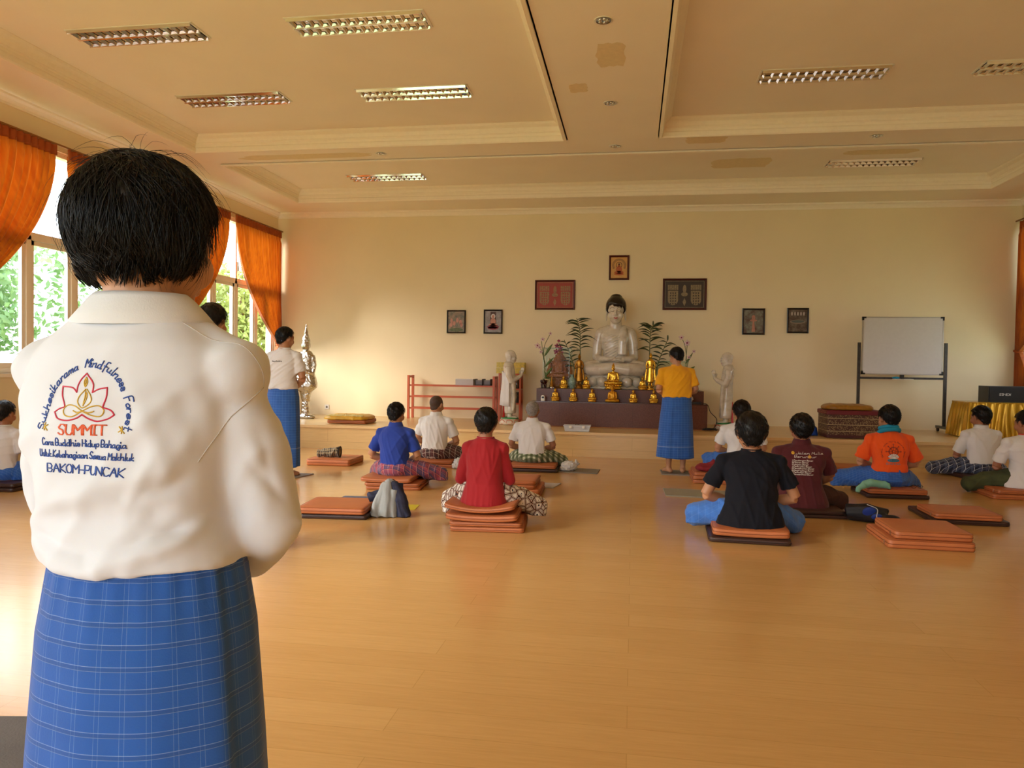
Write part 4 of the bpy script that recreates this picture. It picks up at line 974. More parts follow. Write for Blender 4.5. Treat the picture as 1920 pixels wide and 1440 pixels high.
make_person(dict(seed=14, label='grey haired person sitting in a white collared shirt and green gingham sarong', loc=(-1.30, 9.86), seat=0.10, s=1.0, sw=0.225, rz=0.0, el=[(-0.285, 0.03, 0.20), (0.285, 0.04, 0.20)], hd=[(-0.06, 0.20, 0.12), (0.06, 0.20, 0.12)],
    knees=[(-0.29, 0.24, 0.0), (0.37, 0.24, 0.0)], shirt=WHITE_B, sarong=SAR_GRN, collar=WHITE_B, hem=0.11, belly=1.05, hair=HAIR_G, hairk=dict(thick=0.008, strands=500, slen=0.015, rough=0.002), skin=SKIN_D, headpitch=-0.15))
make_person(dict(seed=15, label='person in a plain yellow T-shirt and blue sarong standing barefoot facing the altar', loc=(0.56, 9.98), s=0.975, stand=True, basez=0.012, sw=0.225, rz=0.18, el=[(-0.245, -0.01, 0.20), (0.255, 0.0, 0.20)], hd=[(-0.09, 0.17, 0.12), (0.07, 0.17, 0.12)],
    shirt=YEL_C, sarong=SAR_UV2, hem=0.11, belly=1.22, sl=0.78, headyaw=0.35, headpitch=-0.28, hs=1.0, hairk=dict(thick=0.015), wr=1.1, foldmain=(1, 0, -0.9), sbot=0.20, fx=0.095, sprof=[(0, 0.185, 0.135), (0.12, 0.195, 0.15), (0.4, 0.215, 0.16), (1, 0.25, 0.17)], flap=-2.0, sy=0.02, lean=0.06))
make_person(dict(seed=16, label='person in a white T-shirt and blue sarong standing near the left windows', loc=(-4.08, 8.42), s=1.065, stand=True, basez=0.012, sw=0.20, rz=-0.15, el=[(-0.24, 0.0, 0.20), (0.235, 0.02, 0.20)], hd=[(-0.05, 0.19, 0.14), (0.08, 0.19, 0.13)],
    shirt=WHITE_B, sarong=SAR_UV2, hem=0.08, belly=1.05, sl=0.74, headyaw=-0.35, headpitch=-0.12, wr=1.1, foldmain=(1, 0, -0.8), sbot=0.11, flap=-0.2, sprof=[(0, 0.165, 0.12), (0.12, 0.185, 0.14), (0.5, 0.195, 0.15), (1, 0.20, 0.155)], stop=0.10))
P_p9 = make_person(dict(seed=17, label='person in a white T-shirt and blue sarong, mostly hidden behind the one in dark navy', loc=(1.32, 9.60), seat=0.135, s=1.04, sw=0.225, rz=0.0, el=[(-0.27, 0.04, 0.22), (0.27, 0.04, 0.22)], hd=[(-0.05, 0.22, 0.14), (0.05, 0.22, 0.14)],
    knees=[(-0.33, 0.24, 0.08), (0.33, 0.24, 0.08)], shirt=WHITE_B, sarong=SAR_BLUE2, hem=0.05, hs=1.1))
make_person(dict(seed=18, label='broad person sitting in a dark navy T-shirt and blue sarong, arms bent outwards', loc=(0.955, 6.34), seat=0.105, s=1.09, sw=0.235, rz=0.0, el=[(-0.325, 0.03, 0.195), (0.325, 0.03, 0.195)], hd=[(-0.05, 0.21, 0.10), (0.05, 0.21, 0.10)],
    knees=[(-0.355, 0.20, 0.02), (0.335, 0.22, -0.01)], shirt=NAVY_C, sarong=SAR_BLUE2, hem=-0.01, belly=1.12, hs=1.2, skin=SKIN, sl=0.70, slw=1.05, hairk=dict(thick=0.018), cush=(0.28, 0, 0.28), hipw=1.1, kr=0.088))
P_mar = make_person(dict(seed=19, label='person in a maroon polo shirt with white printed lines on the back', loc=(1.60, 7.56), seat=0.075, s=1.07, sw=0.235, rz=0.0, el=[(-0.27, 0.03, 0.22), (0.265, 0.06, 0.24)], hd=[(-0.06, 0.22, 0.12), (0.09, 0.22, 0.13)],
    knees=[(-0.34, 0.22, 0.02), (0.36, 0.18, 0.02)], shirt=MAR_C, sarong=SAR_BRN, collar=MAR_C, hem=-0.015, belly=1.08, hs=1.08, skin=SKIN_D, sl=0.85, wr=0.8, hairk=dict(thick=0.014)))
P_ora = make_person(dict(seed=20, label='person in an orange T-shirt with a printed wheel and a turquoise neck scarf', loc=(2.79, 8.86), seat=0.105, s=1.09, sw=0.215, rz=0.0, el=[(-0.27, 0.03, 0.22), (0.285, 0.05, 0.22)], hd=[(-0.05, 0.22, 0.14), (0.07, 0.22, 0.14)],
    knees=[(-0.42, 0.20, 0.03), (0.30, 0.24, -0.02)], shirt=ORA_C, sarong=SAR_BLUE, hem=0.14, belly=1.0, hs=1.08, sl=0.86, slw=1.12, skin=SKIN, hairk=dict(thick=0.012, back=-0.06, side=0.025), wr=1.0, hipw=1.0, headyaw=0.12, headtilt=0.0))
P_p13 = make_person(dict(seed=21, label='person in a white polo shirt with dark edge lines and a navy plaid sarong', loc=(4.46, 10.62), seat=0.058, s=1.08, sw=0.215, rz=0.12, el=[(-0.25, 0.08, 0.20), (0.25, 0.05, 0.20)], hd=[(-0.10, 0.26, 0.13), (0.05, 0.22, 0.13)],
    knees=[(-0.42, 0.24, 0.03), (0.36, 0.24, 0.0)], shirt=WHITE_B, sarong=SAR_NVY, collar=WHITE_B, hem=0.11, hs=1.1, headyaw=0.3, skin=SKIN_D, hairk=dict(thick=0.01), sl=0.86))
make_person(dict(seed=22, label='person in a white T-shirt with red neckband at the right edge of the photo', loc=(4.28, 9.14), seat=0.105, s=1.05, sw=0.235, rz=0.15, el=[(-0.265, 0.05, 0.20), (0.27, 0.05, 0.20)], hd=[(-0.10, 0.22, 0.12), (0.05, 0.22, 0.13)],
    knees=[(-0.42, 0.22, -0.01), (0.36, 0.24, 0.0)], shirt=WHITE_B, sarong=GREEN_C, neckband=M('red_neckband', 'c02a1c', 0.8), hem=-0.005, hs=1.08, headyaw=0.3, skin=SKIN_D, sl=0.8, lean=-0.02))
make_person(dict(seed=23, label='person in a white T-shirt and dark blue sarong at the left edge of the photo', loc=(-6.545, 7.02), seat=0.085, s=1.03, sw=0.19, rz=0.0, el=[(-0.21, 0.04, 0.21), (0.25, 0.04, 0.21)], hd=[(-0.05, 0.2, 0.13), (0.1, 0.2, 0.13)],
    knees=[(-0.22, 0.30, 0.0), (0.28, 0.26, -0.01)], shirt=WHITE_C, sarong=SAR_BLUE, hem=0.10, hs=1.02, skin=SKIN_D))
make_person(dict(seed=24, label='person standing behind the nearest one, only the black hair shows above the shoulder', loc=(-2.98, 5.0), s=1.065, stand=True, sw=0.19, rz=0.0, el=[(-0.22, 0.0, 0.20), (0.22, 0.0, 0.20)], hd=[(-0.05, 0.18, 0.14), (0.05, 0.18, 0.14)],
    shirt=WHITE_C, sarong=SAR_UV2, hem=0.08, headpitch=-0.1, hairk=dict(thick=0.016), vox=0.011))

# printed marks on shirts
def print_on(shirt, items, d=(0, 1, 0)):
    cast = surf_caster(shirt)
    for name, mat, strokes, r, lab in items:
        m = MB(); stroke_mesh(m, strokes, cast, r, 0.0012, d); o = obj(name, m, mat, shirt)
        if lab: o['label'] = lab
def line(txt, u0, z, h, slant=0.1, width=None, smooth=False, adv=1.0):
    st, w = text_strokes(txt, h, slant, smooth, adv); k = 1 if width is None else width/w
    return [[(u0+p[0]*k, z+p[1]) for p in s] for s in st]
def circ(u, z, r, n=20): return [(u+r*math.cos(2*PI*i/n), z+r*math.sin(2*PI*i/n)) for i in range(n+1)]
WPRINT = M('white_print', 'd8d4cc', 0.7); YPRINT = M('yellow_print', 'd0a030', 0.7); DPRINT = M('dark_red_print', '4a1418', 0.7); BKPRINT = M('black_print', '1a1614', 0.7); TPRINT = M('blue_print', '3a7488', 0.7); GPRINT = M('green_print', '5a7a50', 0.7)
sh = P_mar[1]; z0 = 0.49
L = line('Jalan Mulia', -0.075, z0, 0.021, 0.25)+line('Berunsur', -0.092, z0-0.030, 0.021, 0.25)
rows = ['Pandangan Benar', 'Pikiran Benar', 'Ucapan Benar', 'Perbuatan Benar', 'Pencaharian Benar', 'Daya-upaya Benar', 'Perhatian Benar', 'Konsentrasi Benar']; ws = [0.170, 0.130, 0.130, 0.160, 0.182, 0.180, 0.155, 0.175]
for i, (r_, w) in enumerate(zip(rows, ws)):
    L += line(r_, -0.098, z0-0.062-0.0185*i, 0.0125, 0.2, w)+line(str(i+1), -0.112, z0-0.062-0.0185*i, 0.0105, 0)
yd = []
for u, z in ((-0.100, z0+0.010), (0.045, z0-0.021)): 
    for rr in (0.012, 0.008, 0.004): yd.append(circ(u, z, rr, 12))
print_on(sh, [('printed_text', WPRINT, L, 0.0017, 'white lettering'), ('printed_dots', YPRINT, yd, 0.0028, 'two yellow discs'), ('printed_numerals', BKPRINT, line('2', -0.103, z0+0.005, 0.011, 0)+line('8', 0.042, z0-0.026, 0.011, 0), 0.0012, None)])
sh = P_ora[1]; cz = 0.385; wheel = [circ(0, cz, 0.050, 28), circ(0, cz, 0.042, 28), circ(0, cz, 0.013)]
for i in range(8):
    a = i*PI/4; wheel.append([(0.013*math.cos(a), cz+0.013*math.sin(a)), (0.070*math.cos(a), cz+0.070*math.sin(a))]); wheel.append(circ(0.076*math.cos(a), cz+0.076*math.sin(a), 0.005, 8))
arc = []; txt = 'Delapan Jalan Mulia Berunsur Benar'; n = len(txt)
for i, ch in enumerate(txt):
    a = rad(205-230*i/(n-1)); st, w = text_strokes(ch, 0.012, 0, False)
    for s_ in st: arc.append([((0.112+p[1])*math.cos(a)+(p[0]-w/2)*math.sin(a), cz-0.01+(0.112+p[1])*math.sin(a)-(p[0]-w/2)*math.cos(a)) for p in s_])
pet = []
for a in (-1.1, -0.75, -0.4, 0, 0.4, 0.75, 1.1):
    b = V(0, cz-0.075); t = V(math.sin(a)*0.060, cz-0.075+math.cos(a)*0.052); sd_ = V(math.cos(a), -math.sin(a))*0.012; md = (b+t)/2
    pet.append(catmull([b, md+sd_, t, md-sd_, b], 3)); pet.append([b, t])
pond = [[(0.058*k*math.cos(q), cz-0.095+0.015*k*math.sin(q)) for q in np.linspace(0, 2*PI, 24)] for k in (1, 0.82, 0.6, 0.38, 0.18)]
print_on(sh, [('printed_wheel', DPRINT, wheel, 0.0020, 'dark red wheel with eight spokes'), ('printed_arc_text', DPRINT, arc, 0.0011, None), ('printed_lotus', WPRINT, pet, 0.0028, 'white and pink lotus'), ('printed_pond', TPRINT, pond, 0.0040, None),
              ('printed_caption', M('grey_blue_print', '7a7a80', 0.7), line('SAMMA', -0.072, cz-0.142, 0.018, 0, 0.145), 0.0022, None)])
o = P_ora[0]; s_ = 1.09*1.04; m = MB()
m.tube(catmull([(0.10, 0.03, 0.525*s_), (0.07, -0.055, 0.545*s_), (0, -0.078, 0.550*s_), (-0.07, -0.06, 0.540*s_), (-0.105, 0.02, 0.51*s_), (-0.07, 0.08, 0.47*s_), (0, 0.10, 0.45*s_)], 6), 0.024, 10)
m.tube(catmull([(0.09, 0.05, 0.545*s_), (0.06, -0.045, 0.572*s_), (0, -0.062, 0.580*s_), (-0.06, -0.045, 0.572*s_), (-0.09, 0.05, 0.55*s_), (0, 0.085, 0.53*s_), (0.09, 0.05, 0.545*s_)], 6), 0.020, 10)
sc_ = tag(obj('neck_scarf', m, TEAL_C, o, smooth=True), 'turquoise scarf around the neck')
# dark edge lines on the polo shirt of the person at the right
c13 = P_p13[1]; cl = [c for c in bpy.data.objects if c.parent == c13 and c.name.startswith('collar')][0]
m = MB(); s_ = 1.08*1.04; m.ring_tube([(0.0715*math.cos(q)*s_, 0.0135*s_+0.0700*math.sin(q)*s_, (0.528+0.030)*s_-0.014*s_*max(0, math.sin(q))) for q in np.linspace(0, 2*PI, 32)[:-1]], 0.0018, 5)
obj('collar_stripe', m, BKPRINT, cl, smooth=True)
print_on([x for x in bpy.data.objects if x.name.startswith('shirt') and x.parent and x.parent.get('label', '').endswith('standing near the left windows')][0],
         [('printed_text', BKPRINT, line('Remaja Buddhis', -0.075, 1.355, 0.014, 0.1, 0.135), 0.0016, None)])
# ------------------------------------------------------------------ the person standing in front
SHIRT0 = M('heavy_white_cotton', 'd0d3dc', 0.92, bump=0.10, bscale=700, bdist=0.0008, sheen=0.25)
P0 = make_person(dict(seed=31, label='person seen from behind, nearest the viewer, white embroidered long sleeved shirt', loc=(-0.735, 1.05), s=1.0, stand=True, sw=0.182, sleeve='long', slw=1.0, shup=0.014, sm=26, lean=0.005, rz=0.0,
    el=[(-0.188, 0.06, 0.24), (0.180, 0.045, 0.215)], hd=[(-0.04, 0.23, 0.14), (0.05, 0.24, 0.10)], shirt=SHIRT0, sarong=SAR_UV, hem=0.165, belly=0.90, wshift=0.013, hemflare=0.002, wr=0.8, vox=0.0045, bvox=0.0045,
    hair=None, skin=SKIN_L, headyaw=-0.34, headpitch=-0.10, headoff=(-0.004, 0, 0.0), hs=0.97, neck=0.051, foldmain=(0.6, 0, -0.8), stop=0.178, sbot=0.10, flap=-0.40,
    sprof=[(0.0, 0.142, 0.113), (0.12, 0.163, 0.130), (0.3, 0.177, 0.140), (0.5, 0.188, 0.148), (1.0, 0.205, 0.155)],
    feats=[((-0.14, -0.10, 1.115), (0.0, -0.13, 1.085), 0.009, -0.006), ((-0.13, -0.10, 1.095), (0.02, -0.13, 1.062), 0.012, 0.006), ((0.05, -0.13, 1.10), (0.17, -0.07, 1.135), 0.009, -0.006), ((0.06, -0.13, 1.16), (0.17, -0.08, 1.20), 0.012, -0.005), ((0.12, -0.12, 1.26), (0.05, -0.13, 1.13), 0.010, 0.005), ((0.19, -0.03, 1.20), (0.235, 0.02, 1.14), 0.010, -0.005), ((0.20, 0.0, 1.12), (0.24, 0.06, 1.10), 0.010, 0.005),((0.10, -0.125, 1.37), (0.20, -0.06, 1.15), 0.020, -0.006), ((0.06, -0.13, 1.33), (0.15, -0.11, 1.12), 0.016, 0.006), ((0.16, -0.10, 1.33), (0.20, -0.03, 1.22), 0.014, 0.006),
           ((0.02, -0.13, 1.19), (0.16, -0.10, 1.10), 0.016, -0.004), ((-0.17, -0.05, 1.10), (0.0, -0.13, 1.05), 0.012, 0.004), ((0.03, -0.13, 1.07), (0.17, -0.08, 1.12), 0.012, 0.005), ((-0.12, -0.10, 1.36), (-0.16, -0.08, 1.15), 0.02, 0.004),
           ((0.19, -0.02, 1.16), (0.10, -0.11, 1.09), 0.012, 0.005), ((0.235, 0.0, 1.30), (0.245, 0.02, 1.13), 0.010, 0.004), ((0.20, -0.03, 1.28), (0.225, 0.0, 1.14), 0.010, -0.004)]))
root0, shirt0, sar0, R0 = P0
hair0 = hair_mesh(root0, R0, 0.97, HAIR, 5, thick=0.018, back=-0.074, front=0.044, side=-0.026, strands=0, rough=0.007, top=0.6, taper=0.05)
def strands(N, seed, base, Lr, r0, lift0):
    rs = np.random.RandomState(seed); m = MB(); C = V(0, -0.012, 0.022); Rr = V(0.077, 0.096, 0.088); wh = V(-0.35, -0.55, 0.75); wh /= np.linalg.norm(wh); done = 0; CL = rs.randn(260, 3); CL /= np.linalg.norm(CL, axis=1)[:, None]; CW = rs.randn(260, 3)*[1, 1, 0.6]; C2 = V(0, -0.040, -0.036); r2 = V(0.060, 0.052, 0.056)
    while done < N:
        d = rs.randn(3); d /= np.linalg.norm(d); k = 1/math.sqrt(((d/Rr)**2).sum()); oo = (C-C2)/r2; qq = d/r2; A_, B_, C_ = qq@qq, oo@qq, oo@oo-1; D_ = B_*B_-A_*C_
        if D_ > 0: k = max(k, (-B_+math.sqrt(D_))/A_)
        p = C+d*k; az = abs(math.atan2(p[0], p[1]))
        lo = 0.05 if az < 1.15 else (-0.030 if az < 1.75 else -0.064)
        if p[2] < lo: continue
        done += 1; q = p+d*base*rs.uniform(0.7, 1.1); L = rs.uniform(*Lr)*float(np.clip((p[2]+0.10)/0.11, 0.22, 1))*(float(np.clip((p[2]-0.03)/0.07, 0.15, 1)) if az < 1.15 else 1); n = 7; pts = [q.copy()]; lift = lift0*rs.uniform(0.3, 1.4); ci = int(np.argmax(CL@d)); wob = CW[ci]*0.55+rs.randn(3)*0.20
        off = base
        for i in range(n):
            dd = q-C; nn = dd/(Rr**2); nn /= np.linalg.norm(nn); flow = (d-wh)*0.9; g = V(0, -0.02, -0.8-0.5*i/n); tg = flow+g+wob; tg = tg-nn*(tg@nn); tg /= max(1e-6, np.linalg.norm(tg))
            q = q+(tg+nn*lift*(0.35 if i < 3 else 0.10)+V(0, 0, -0.10*i/n))*L/n
            dd = q-C; kk = math.sqrt(((dd/(Rr+base*0.85))**2).sum())
            if kk < 1: q = C+dd/kk
            pts.append(q.copy())
        w = r0*rs.uniform(0.7, 1.3); m.tube(pts, [w]*4+[w*0.9, w*0.75, w*0.5, w*0.2], 3, cap=False)
    m.xf(R0); return m
obj('hair_strands', strands(9000, 3, 0.019, (0.040, 0.080), 0.00075, 0.30), HAIR, hair0, smooth=True)
obj('flyaway_hair', strands(320, 4, 0.026, (0.06, 0.10), 0.00035, 1.1), HAIR, hair0, smooth=True)

# polo collar: a folded band standing round the neck
s_ = 1.0; nz = (0.528+0.89)*s_; m = MB(); R_ = []
for (r, dz) in ((0.101, -0.022), (0.103, -0.018), (0.090, -0.002), (0.075, 0.014), (0.067, 0.021), (0.062, 0.019), (0.060, 0.005), (0.060, -0.02)):
    row = []
    for j in range(64):
        q = 2*PI*j/64; fr = max(0, math.sin(q)); row.append((r*1.03*math.cos(q), 0.0+(r*0.80+0.008)*math.sin(q)+0.012*fr, nz+dz+0.012-0.035*fr**1.5-(0.006*max(0, -math.sin(q)) if dz < 0 else 0)))
    R_.append(row)
m.loft(R_, cap=False); obj('collar', m, M('ribbed_white_collar', 'd2d3d6', 0.9, bump=0.3, bscale=500, bdist=0.001, stretch=(1, 1, 0.1)), shirt0, smooth=True)
cast = surf_caster(shirt0)
seam = MB()
def polycast(pts, r=0.0009, off=0.0003):
    P = []
    for a, b in zip(pts[:-1], pts[1:]):
        for k in range(10): P.append(np.array(a)+(np.array(b)-np.array(a))*k/10)
    P.append(np.array(pts[-1])); out = []
    for p in P:
        dr = -V(p[0]*1.0, p[1], 0.0); dr[2] = -0.10
        h, n = cast(0, 0, tuple(dr/np.linalg.norm(dr)), org=tuple(p-dr/np.linalg.norm(dr)*0.25))
        if h is not None: out.append(np.array(h)+np.array(n)*off)
    if len(out) > 2: seam.tube(out, r, 6)
polycast([(0.098, -0.052, 1.425), (0.15, -0.035, 1.39), (0.19, -0.015, 1.35), (0.208, 0.0, 1.320)])
polycast([(0.208, 0.0, 1.320), (0.19, -0.045, 1.285), (0.168, -0.072, 1.245), (0.155, -0.085, 1.222)])
obj('seam', seam, M('seam_thread', 'bdb8b4', 0.9), shirt0, smooth=True)

# embroidery
TH_B = M('blue_thread', '234a9c', 0.55, bump=0.5, bscale=900); TH_R = M('red_thread', 'c81e42', 0.5, bump=0.5, bscale=900); TH_G = M('gold_thread', 'c9a436', 0.4, metal=0.3, bump=0.5, bscale=900); TH_O = M('orange_thread', 'dd5a2c', 0.5, bump=0.5, bscale=900)
def cr(pts, k=4, smooth=True):
    P = [((x-628)*0.000150, 1.332-(y-325)*0.000135) for x, y in pts]; return catmull([V(*p) for p in P], k) if smooth else [V(*p) for p in P]
def emb(name, mat, strokes, r, lab=None, flat=0.7):
    m = MB(); stroke_mesh(m, strokes, cast, r, 0.0004, (0, 1, 0), flat, 0.003); o = obj(name, m, mat, shirt0, smooth=True)
    if lab: o['label'] = lab
emb('embroidered_lotus', TH_R, [cr([(615, 325), (570, 385), (547, 450), (545, 515)]), cr([(545, 515), (490, 470), (385, 460)]), cr([(385, 460), (390, 560), (445, 665)]), cr([(445, 665), (380, 685), (330, 720)]), cr([(330, 720), (400, 780), (500, 797), (590, 772), (640, 735)]),
    cr([(640, 735), (700, 775), (780, 800), (870, 775), (922, 735)]), cr([(922, 735), (890, 690), (820, 660)]), cr([(820, 660), (847, 560), (835, 465)]), cr([(835, 465), (760, 480), (703, 515)]), cr([(703, 515), (690, 420), (615, 325)])], 0.00105, 'red lotus outline')
emb('embroidered_figure', TH_G, [cr([(620, 365), (636, 410), (620, 458), (604, 410), (620, 365)]), cr([(620, 380), (620, 440)]), cr([(628, 485), (575, 560), (575, 620), (635, 668), (700, 625), (705, 570), (640, 485)]), cr([(632, 500), (640, 650)]), cr([(645, 520), (655, 570), (645, 630)]),
    cr([(640, 700), (560, 655), (480, 645), (440, 690), (470, 745), (550, 755), (640, 700), (720, 655), (790, 645), (830, 690), (800, 750), (720, 740), (640, 700)]), cr([(550, 700), (590, 715), (640, 705), (700, 715), (745, 700)]),
    cr([(232, 840), (298, 900)]), cr([(298, 845), (235, 885)]), cr([(262, 828), (262, 900)]), cr([(990, 850), (1045, 912)]), cr([(1045, 860), (990, 900)]), cr([(1018, 845), (1018, 915)])], 0.0009, 'gold meditating figure and small stars')
def fit(txt, u0, u1, z, h, slant, r, smooth=True, drop=0.0, adv=1.0):
    st, w = text_strokes(txt, h, slant, smooth, adv, 1.2); k = (u1-u0)/w
    return [[V(u0+p[0]*k, z+p[1]-drop*((p[0]*k)/(u1-u0))**2) for p in s] for s in st]
def bold(S, o): return S+[[p+V(o, 0) for p in s] for s in S]
emb('embroidered_word', TH_O, bold(fit('SUMMIT', -0.031, 0.036, 1.2495, 0.0135, 0, 0, False), 0.0011), 0.0009, 'orange word SUMMIT')
blue = fit('Cara Buddhis Hidup Bahagia', -0.060, 0.064, 1.2345, 0.0092, 0.25, 0, True, 0.002, 1.0)+fit('Untuk Kebahagiaan Semua Makhluk', -0.068, 0.073, 1.2185, 0.0092, 0.25, 0, True, 0.003, 1.0)
emb('embroidered_motto', TH_B, blue, 0.00085, 'two blue script lines')
emb('embroidered_place_name', TH_B, bold(fit('BAKOM-PUNCAK', -0.053, 0.063, 1.1975, 0.0115, 0, 0, False, 0.004), 0.0006), 0.0008, 'blue words BAKOM-PUNCAK')
arc = []
def arctext(txt, a0, a1, h, rx, rz, cu, cz):
    st, w = text_strokes(txt, h, 0.22, True, 1.0, 1.9)
    for s in st:
        o_ = []
        for p in s:
            t = p[0]/w; a = rad(a0+(a1-a0)*t); o_.append(V(cu+(rx+p[1])*math.cos(a), cz+(rz+p[1])*math.sin(a)))
        arc.append(o_)
arctext('Sukhesikarama', 190, 109, 0.0115, 0.060, 0.072, 0.002, 1.269); arctext('Mindfulness', 99, 33, 0.0115, 0.060, 0.072, 0.002, 1.269); arctext('Forest', 25, -9, 0.0115, 0.060, 0.072, 0.002, 1.269)
emb('embroidered_arc', TH_B, arc, 0.00095, 'blue script arc over the lotus')
# ------------------------------------------------------------------ statues
ROT = PI
def buddha_prims(mb, uz=True, pointed=False):
    fat = 1.0
    mb.loft([ringE(z, rx, ry, 0, cy, 28) for z, rx, ry, cy in ((0.0, 0.30, 0.20, 0.0), (0.14, 0.26, 0.17, 0), (0.28, 0.21, 0.15, 0), (0.42, 0.21, 0.15, 0.0), (0.56, 0.235, 0.158, 0.0), (0.68, 0.27, 0.155, -0.01), (0.76, 0.26, 0.135, -0.02), (0.82, 0.16, 0.11, -0.02), (0.87, 0.10, 0.09, -0.015))])
    mb.tube([(0, -0.015, 0.80), (0, 0.0, 0.95), (0, 0.015, 1.06)], [0.115, 0.098, 0.10], 18)
    R = head_prims(mb, V(0, 0.03, 1.135), 1.98, 0, -0.16, 0, True, True)
    for q in (-1, 1):
        mb.tube([(q*0.10, -0.02, 0.825), (q*0.25, -0.015, 0.745)], [0.07, 0.088], 16); mb.ell((q*0.255, -0.015, 0.735), (0.092, 0.10, 0.095)); mb.tube([(q*0.262, -0.01, 0.73), (q*0.300, -0.005, 0.55), (q*0.320, 0.0, 0.33)], [0.092, 0.086, 0.078], 16)
        mb.ell((q*0.325, 0.0, 0.32), (0.072, 0.075, 0.072)); mb.tube([(q*0.325, 0.0, 0.32), (q*0.23, 0.17, 0.285), (q*0.12, 0.26, 0.285)], [0.070, 0.058, 0.042], 16)
        mb.tube([(q*0.13, 0.0, 0.13), (q*0.30, 0.06, 0.13), (q*0.44, 0.12, 0.13)], [0.155, 0.150, 0.130], 18); mb.ell((q*0.455, 0.13, 0.13), (0.125, 0.13, 0.125))
        mb.tube([(q*0.44, 0.17, 0.11), (q*0.22, 0.32, 0.11), (-q*0.08, 0.34, 0.15)], [0.115, 0.105, 0.075], 16)
    hand_prims(mb, (0.13, 0.255, 0.285), (-1, 0.12, 0.0), (0, 0.1, 1), 1.55, 1, 0.25); hand_prims(mb, (-0.13, 0.255, 0.265), (1, 0.12, 0.0), (0, 0.1, 1), 1.55, -1, 0.25)
    mb.ell((0, 0.18, 0.08), (0.34, 0.20, 0.09))
    mb.tube([(-0.14, 0.06, 0.83), (-0.145, 0.13, 0.74), (-0.12, 0.165, 0.60), (-0.115, 0.16, 0.36)], [0.035, 0.04, 0.045, 0.05], 10, rx=1.5)
    if pointed: mb.tube([(0, 0.0, 1.27), (0, 0.0, 1.36), (0, 0, 1.46)], [0.06, 0.035, 0.006], 12)
    elif uz: mb.ell((0, 0.0, 1.325), (0.075, 0.08, 0.075))
    return R
def robe_feats():
    F = []
    for i in range(9):
        z = 0.74-0.045*i; F.append(((-0.07, 0.16, z), (0.21, 0.10, z-0.10-0.012*i), 0.011, 0.009)); F.append(((-0.07, 0.16, z-0.022), (0.21, 0.10, z-0.122-0.012*i), 0.010, -0.007))
    for q in (-1, 1):
        for i in range(6): F.append(((q*0.10, 0.36, 0.16-0.018*i), (q*0.52, 0.20, 0.17-0.030*i), 0.013, 0.010))
    return seg_features(F)
def lotus_base(mb, h, rx, ry, n=14):
    mb.loft([ringE(z, rx*k, ry*k, 0, 0, 40, 2.4) for z, k in ((0, 1.0), (h*0.10, 1.02), (h*0.16, 0.94), (h*0.45, 0.84), (h*0.80, 0.93), (h*0.9, 0.99), (h, 0.97))])
    for i in range(n):
        a = 2*PI*i/n; ca, sa = math.cos(a), math.sin(a); w = PI*rx/n*0.98
        mb.tube([(rx*0.80*ca, ry*0.80*sa, h*0.80), (rx*0.97*ca, ry*0.97*sa, h*0.58), (rx*1.0*ca, ry*1.0*sa, h*0.32), (rx*0.93*ca, ry*0.93*sa, h*0.14)], [w*0.55, w*0.9, w*0.75, w*0.12], 10)
def scale_mesh(me, k): setv(me, mverts(me)*k)

# big marble statue
big = thing('seated_statue', 'large white marble seated statue with black hair on the altar', 'statue', (-0.315, 13.30, 1.215), ROT)
mb = MB(); Rb = buddha_prims(mb, False)
bb = blob('body', mb, MARBLE, big, 0.0085, 3, lambda P: 2.3*robe_feats()(P))
hm = hair_mesh(big, Rb, 1.98, BLACKL, 3, thick=0.016, back=-0.05, front=0.040, side=-0.002, strands=0, rough=0.0, taper=0.02)
obj('topknot', MB().loft([ringE(z, r, r, 0, cy, 28, 2) for z, r, cy in ((1.23, 0.155, 0.02), (1.29, 0.135, 0.01), (1.34, 0.118, 0.0), (1.385, 0.092, -0.005), (1.41, 0.058, -0.008), (1.42, 0.012, -0.01))]), BLACKL, hm, smooth=True)
cb = surf_caster(bb)
def face_marks(parent, cast, hz, k, col, lipc, uoff=0.0):
    f = MB(); st = []
    for q in (-1, 1):
        st.append(catmull([V(q*0.013*k, hz+0.014*k), V(q*0.030*k, hz+0.024*k), V(q*0.048*k, hz+0.012*k)], 5))
        st.append(catmull([V(q*0.015*k, hz-0.007*k), V(q*0.030*k, hz-0.012*k), V(q*0.045*k, hz-0.005*k)], 5))
    stroke_mesh(f, [[V(p[0]+uoff, p[1]) for p in s] for s in st], cast, 0.0016*k, 0.0005, (0, -1, 0), 0.5, 0.003*k); obj('painted_brows', f, col, parent)
    l = MB(); stroke_mesh(l, [catmull([V(-0.014*k+uoff, hz-0.066*k), V(uoff, hz-0.070*k), V(0.014*k+uoff, hz-0.066*k)], 5)], cast, 0.0042*k, 0.0005, (0, -1, 0), 0.5, 0.003*k); obj('painted_lips', l, lipc, parent)
LIP = M('lip_red', '9a1c24', 0.35)
face_marks(bb, cb, 1.135-0.012, 1.98, BLACKL, LIP)
mb = MB(); lotus_base(mb, 0.235, 0.43, 0.27, 12); obj('lotus_throne', mb, MARBLE, big, smooth=True, loc=(0, 0.03, -0.228))

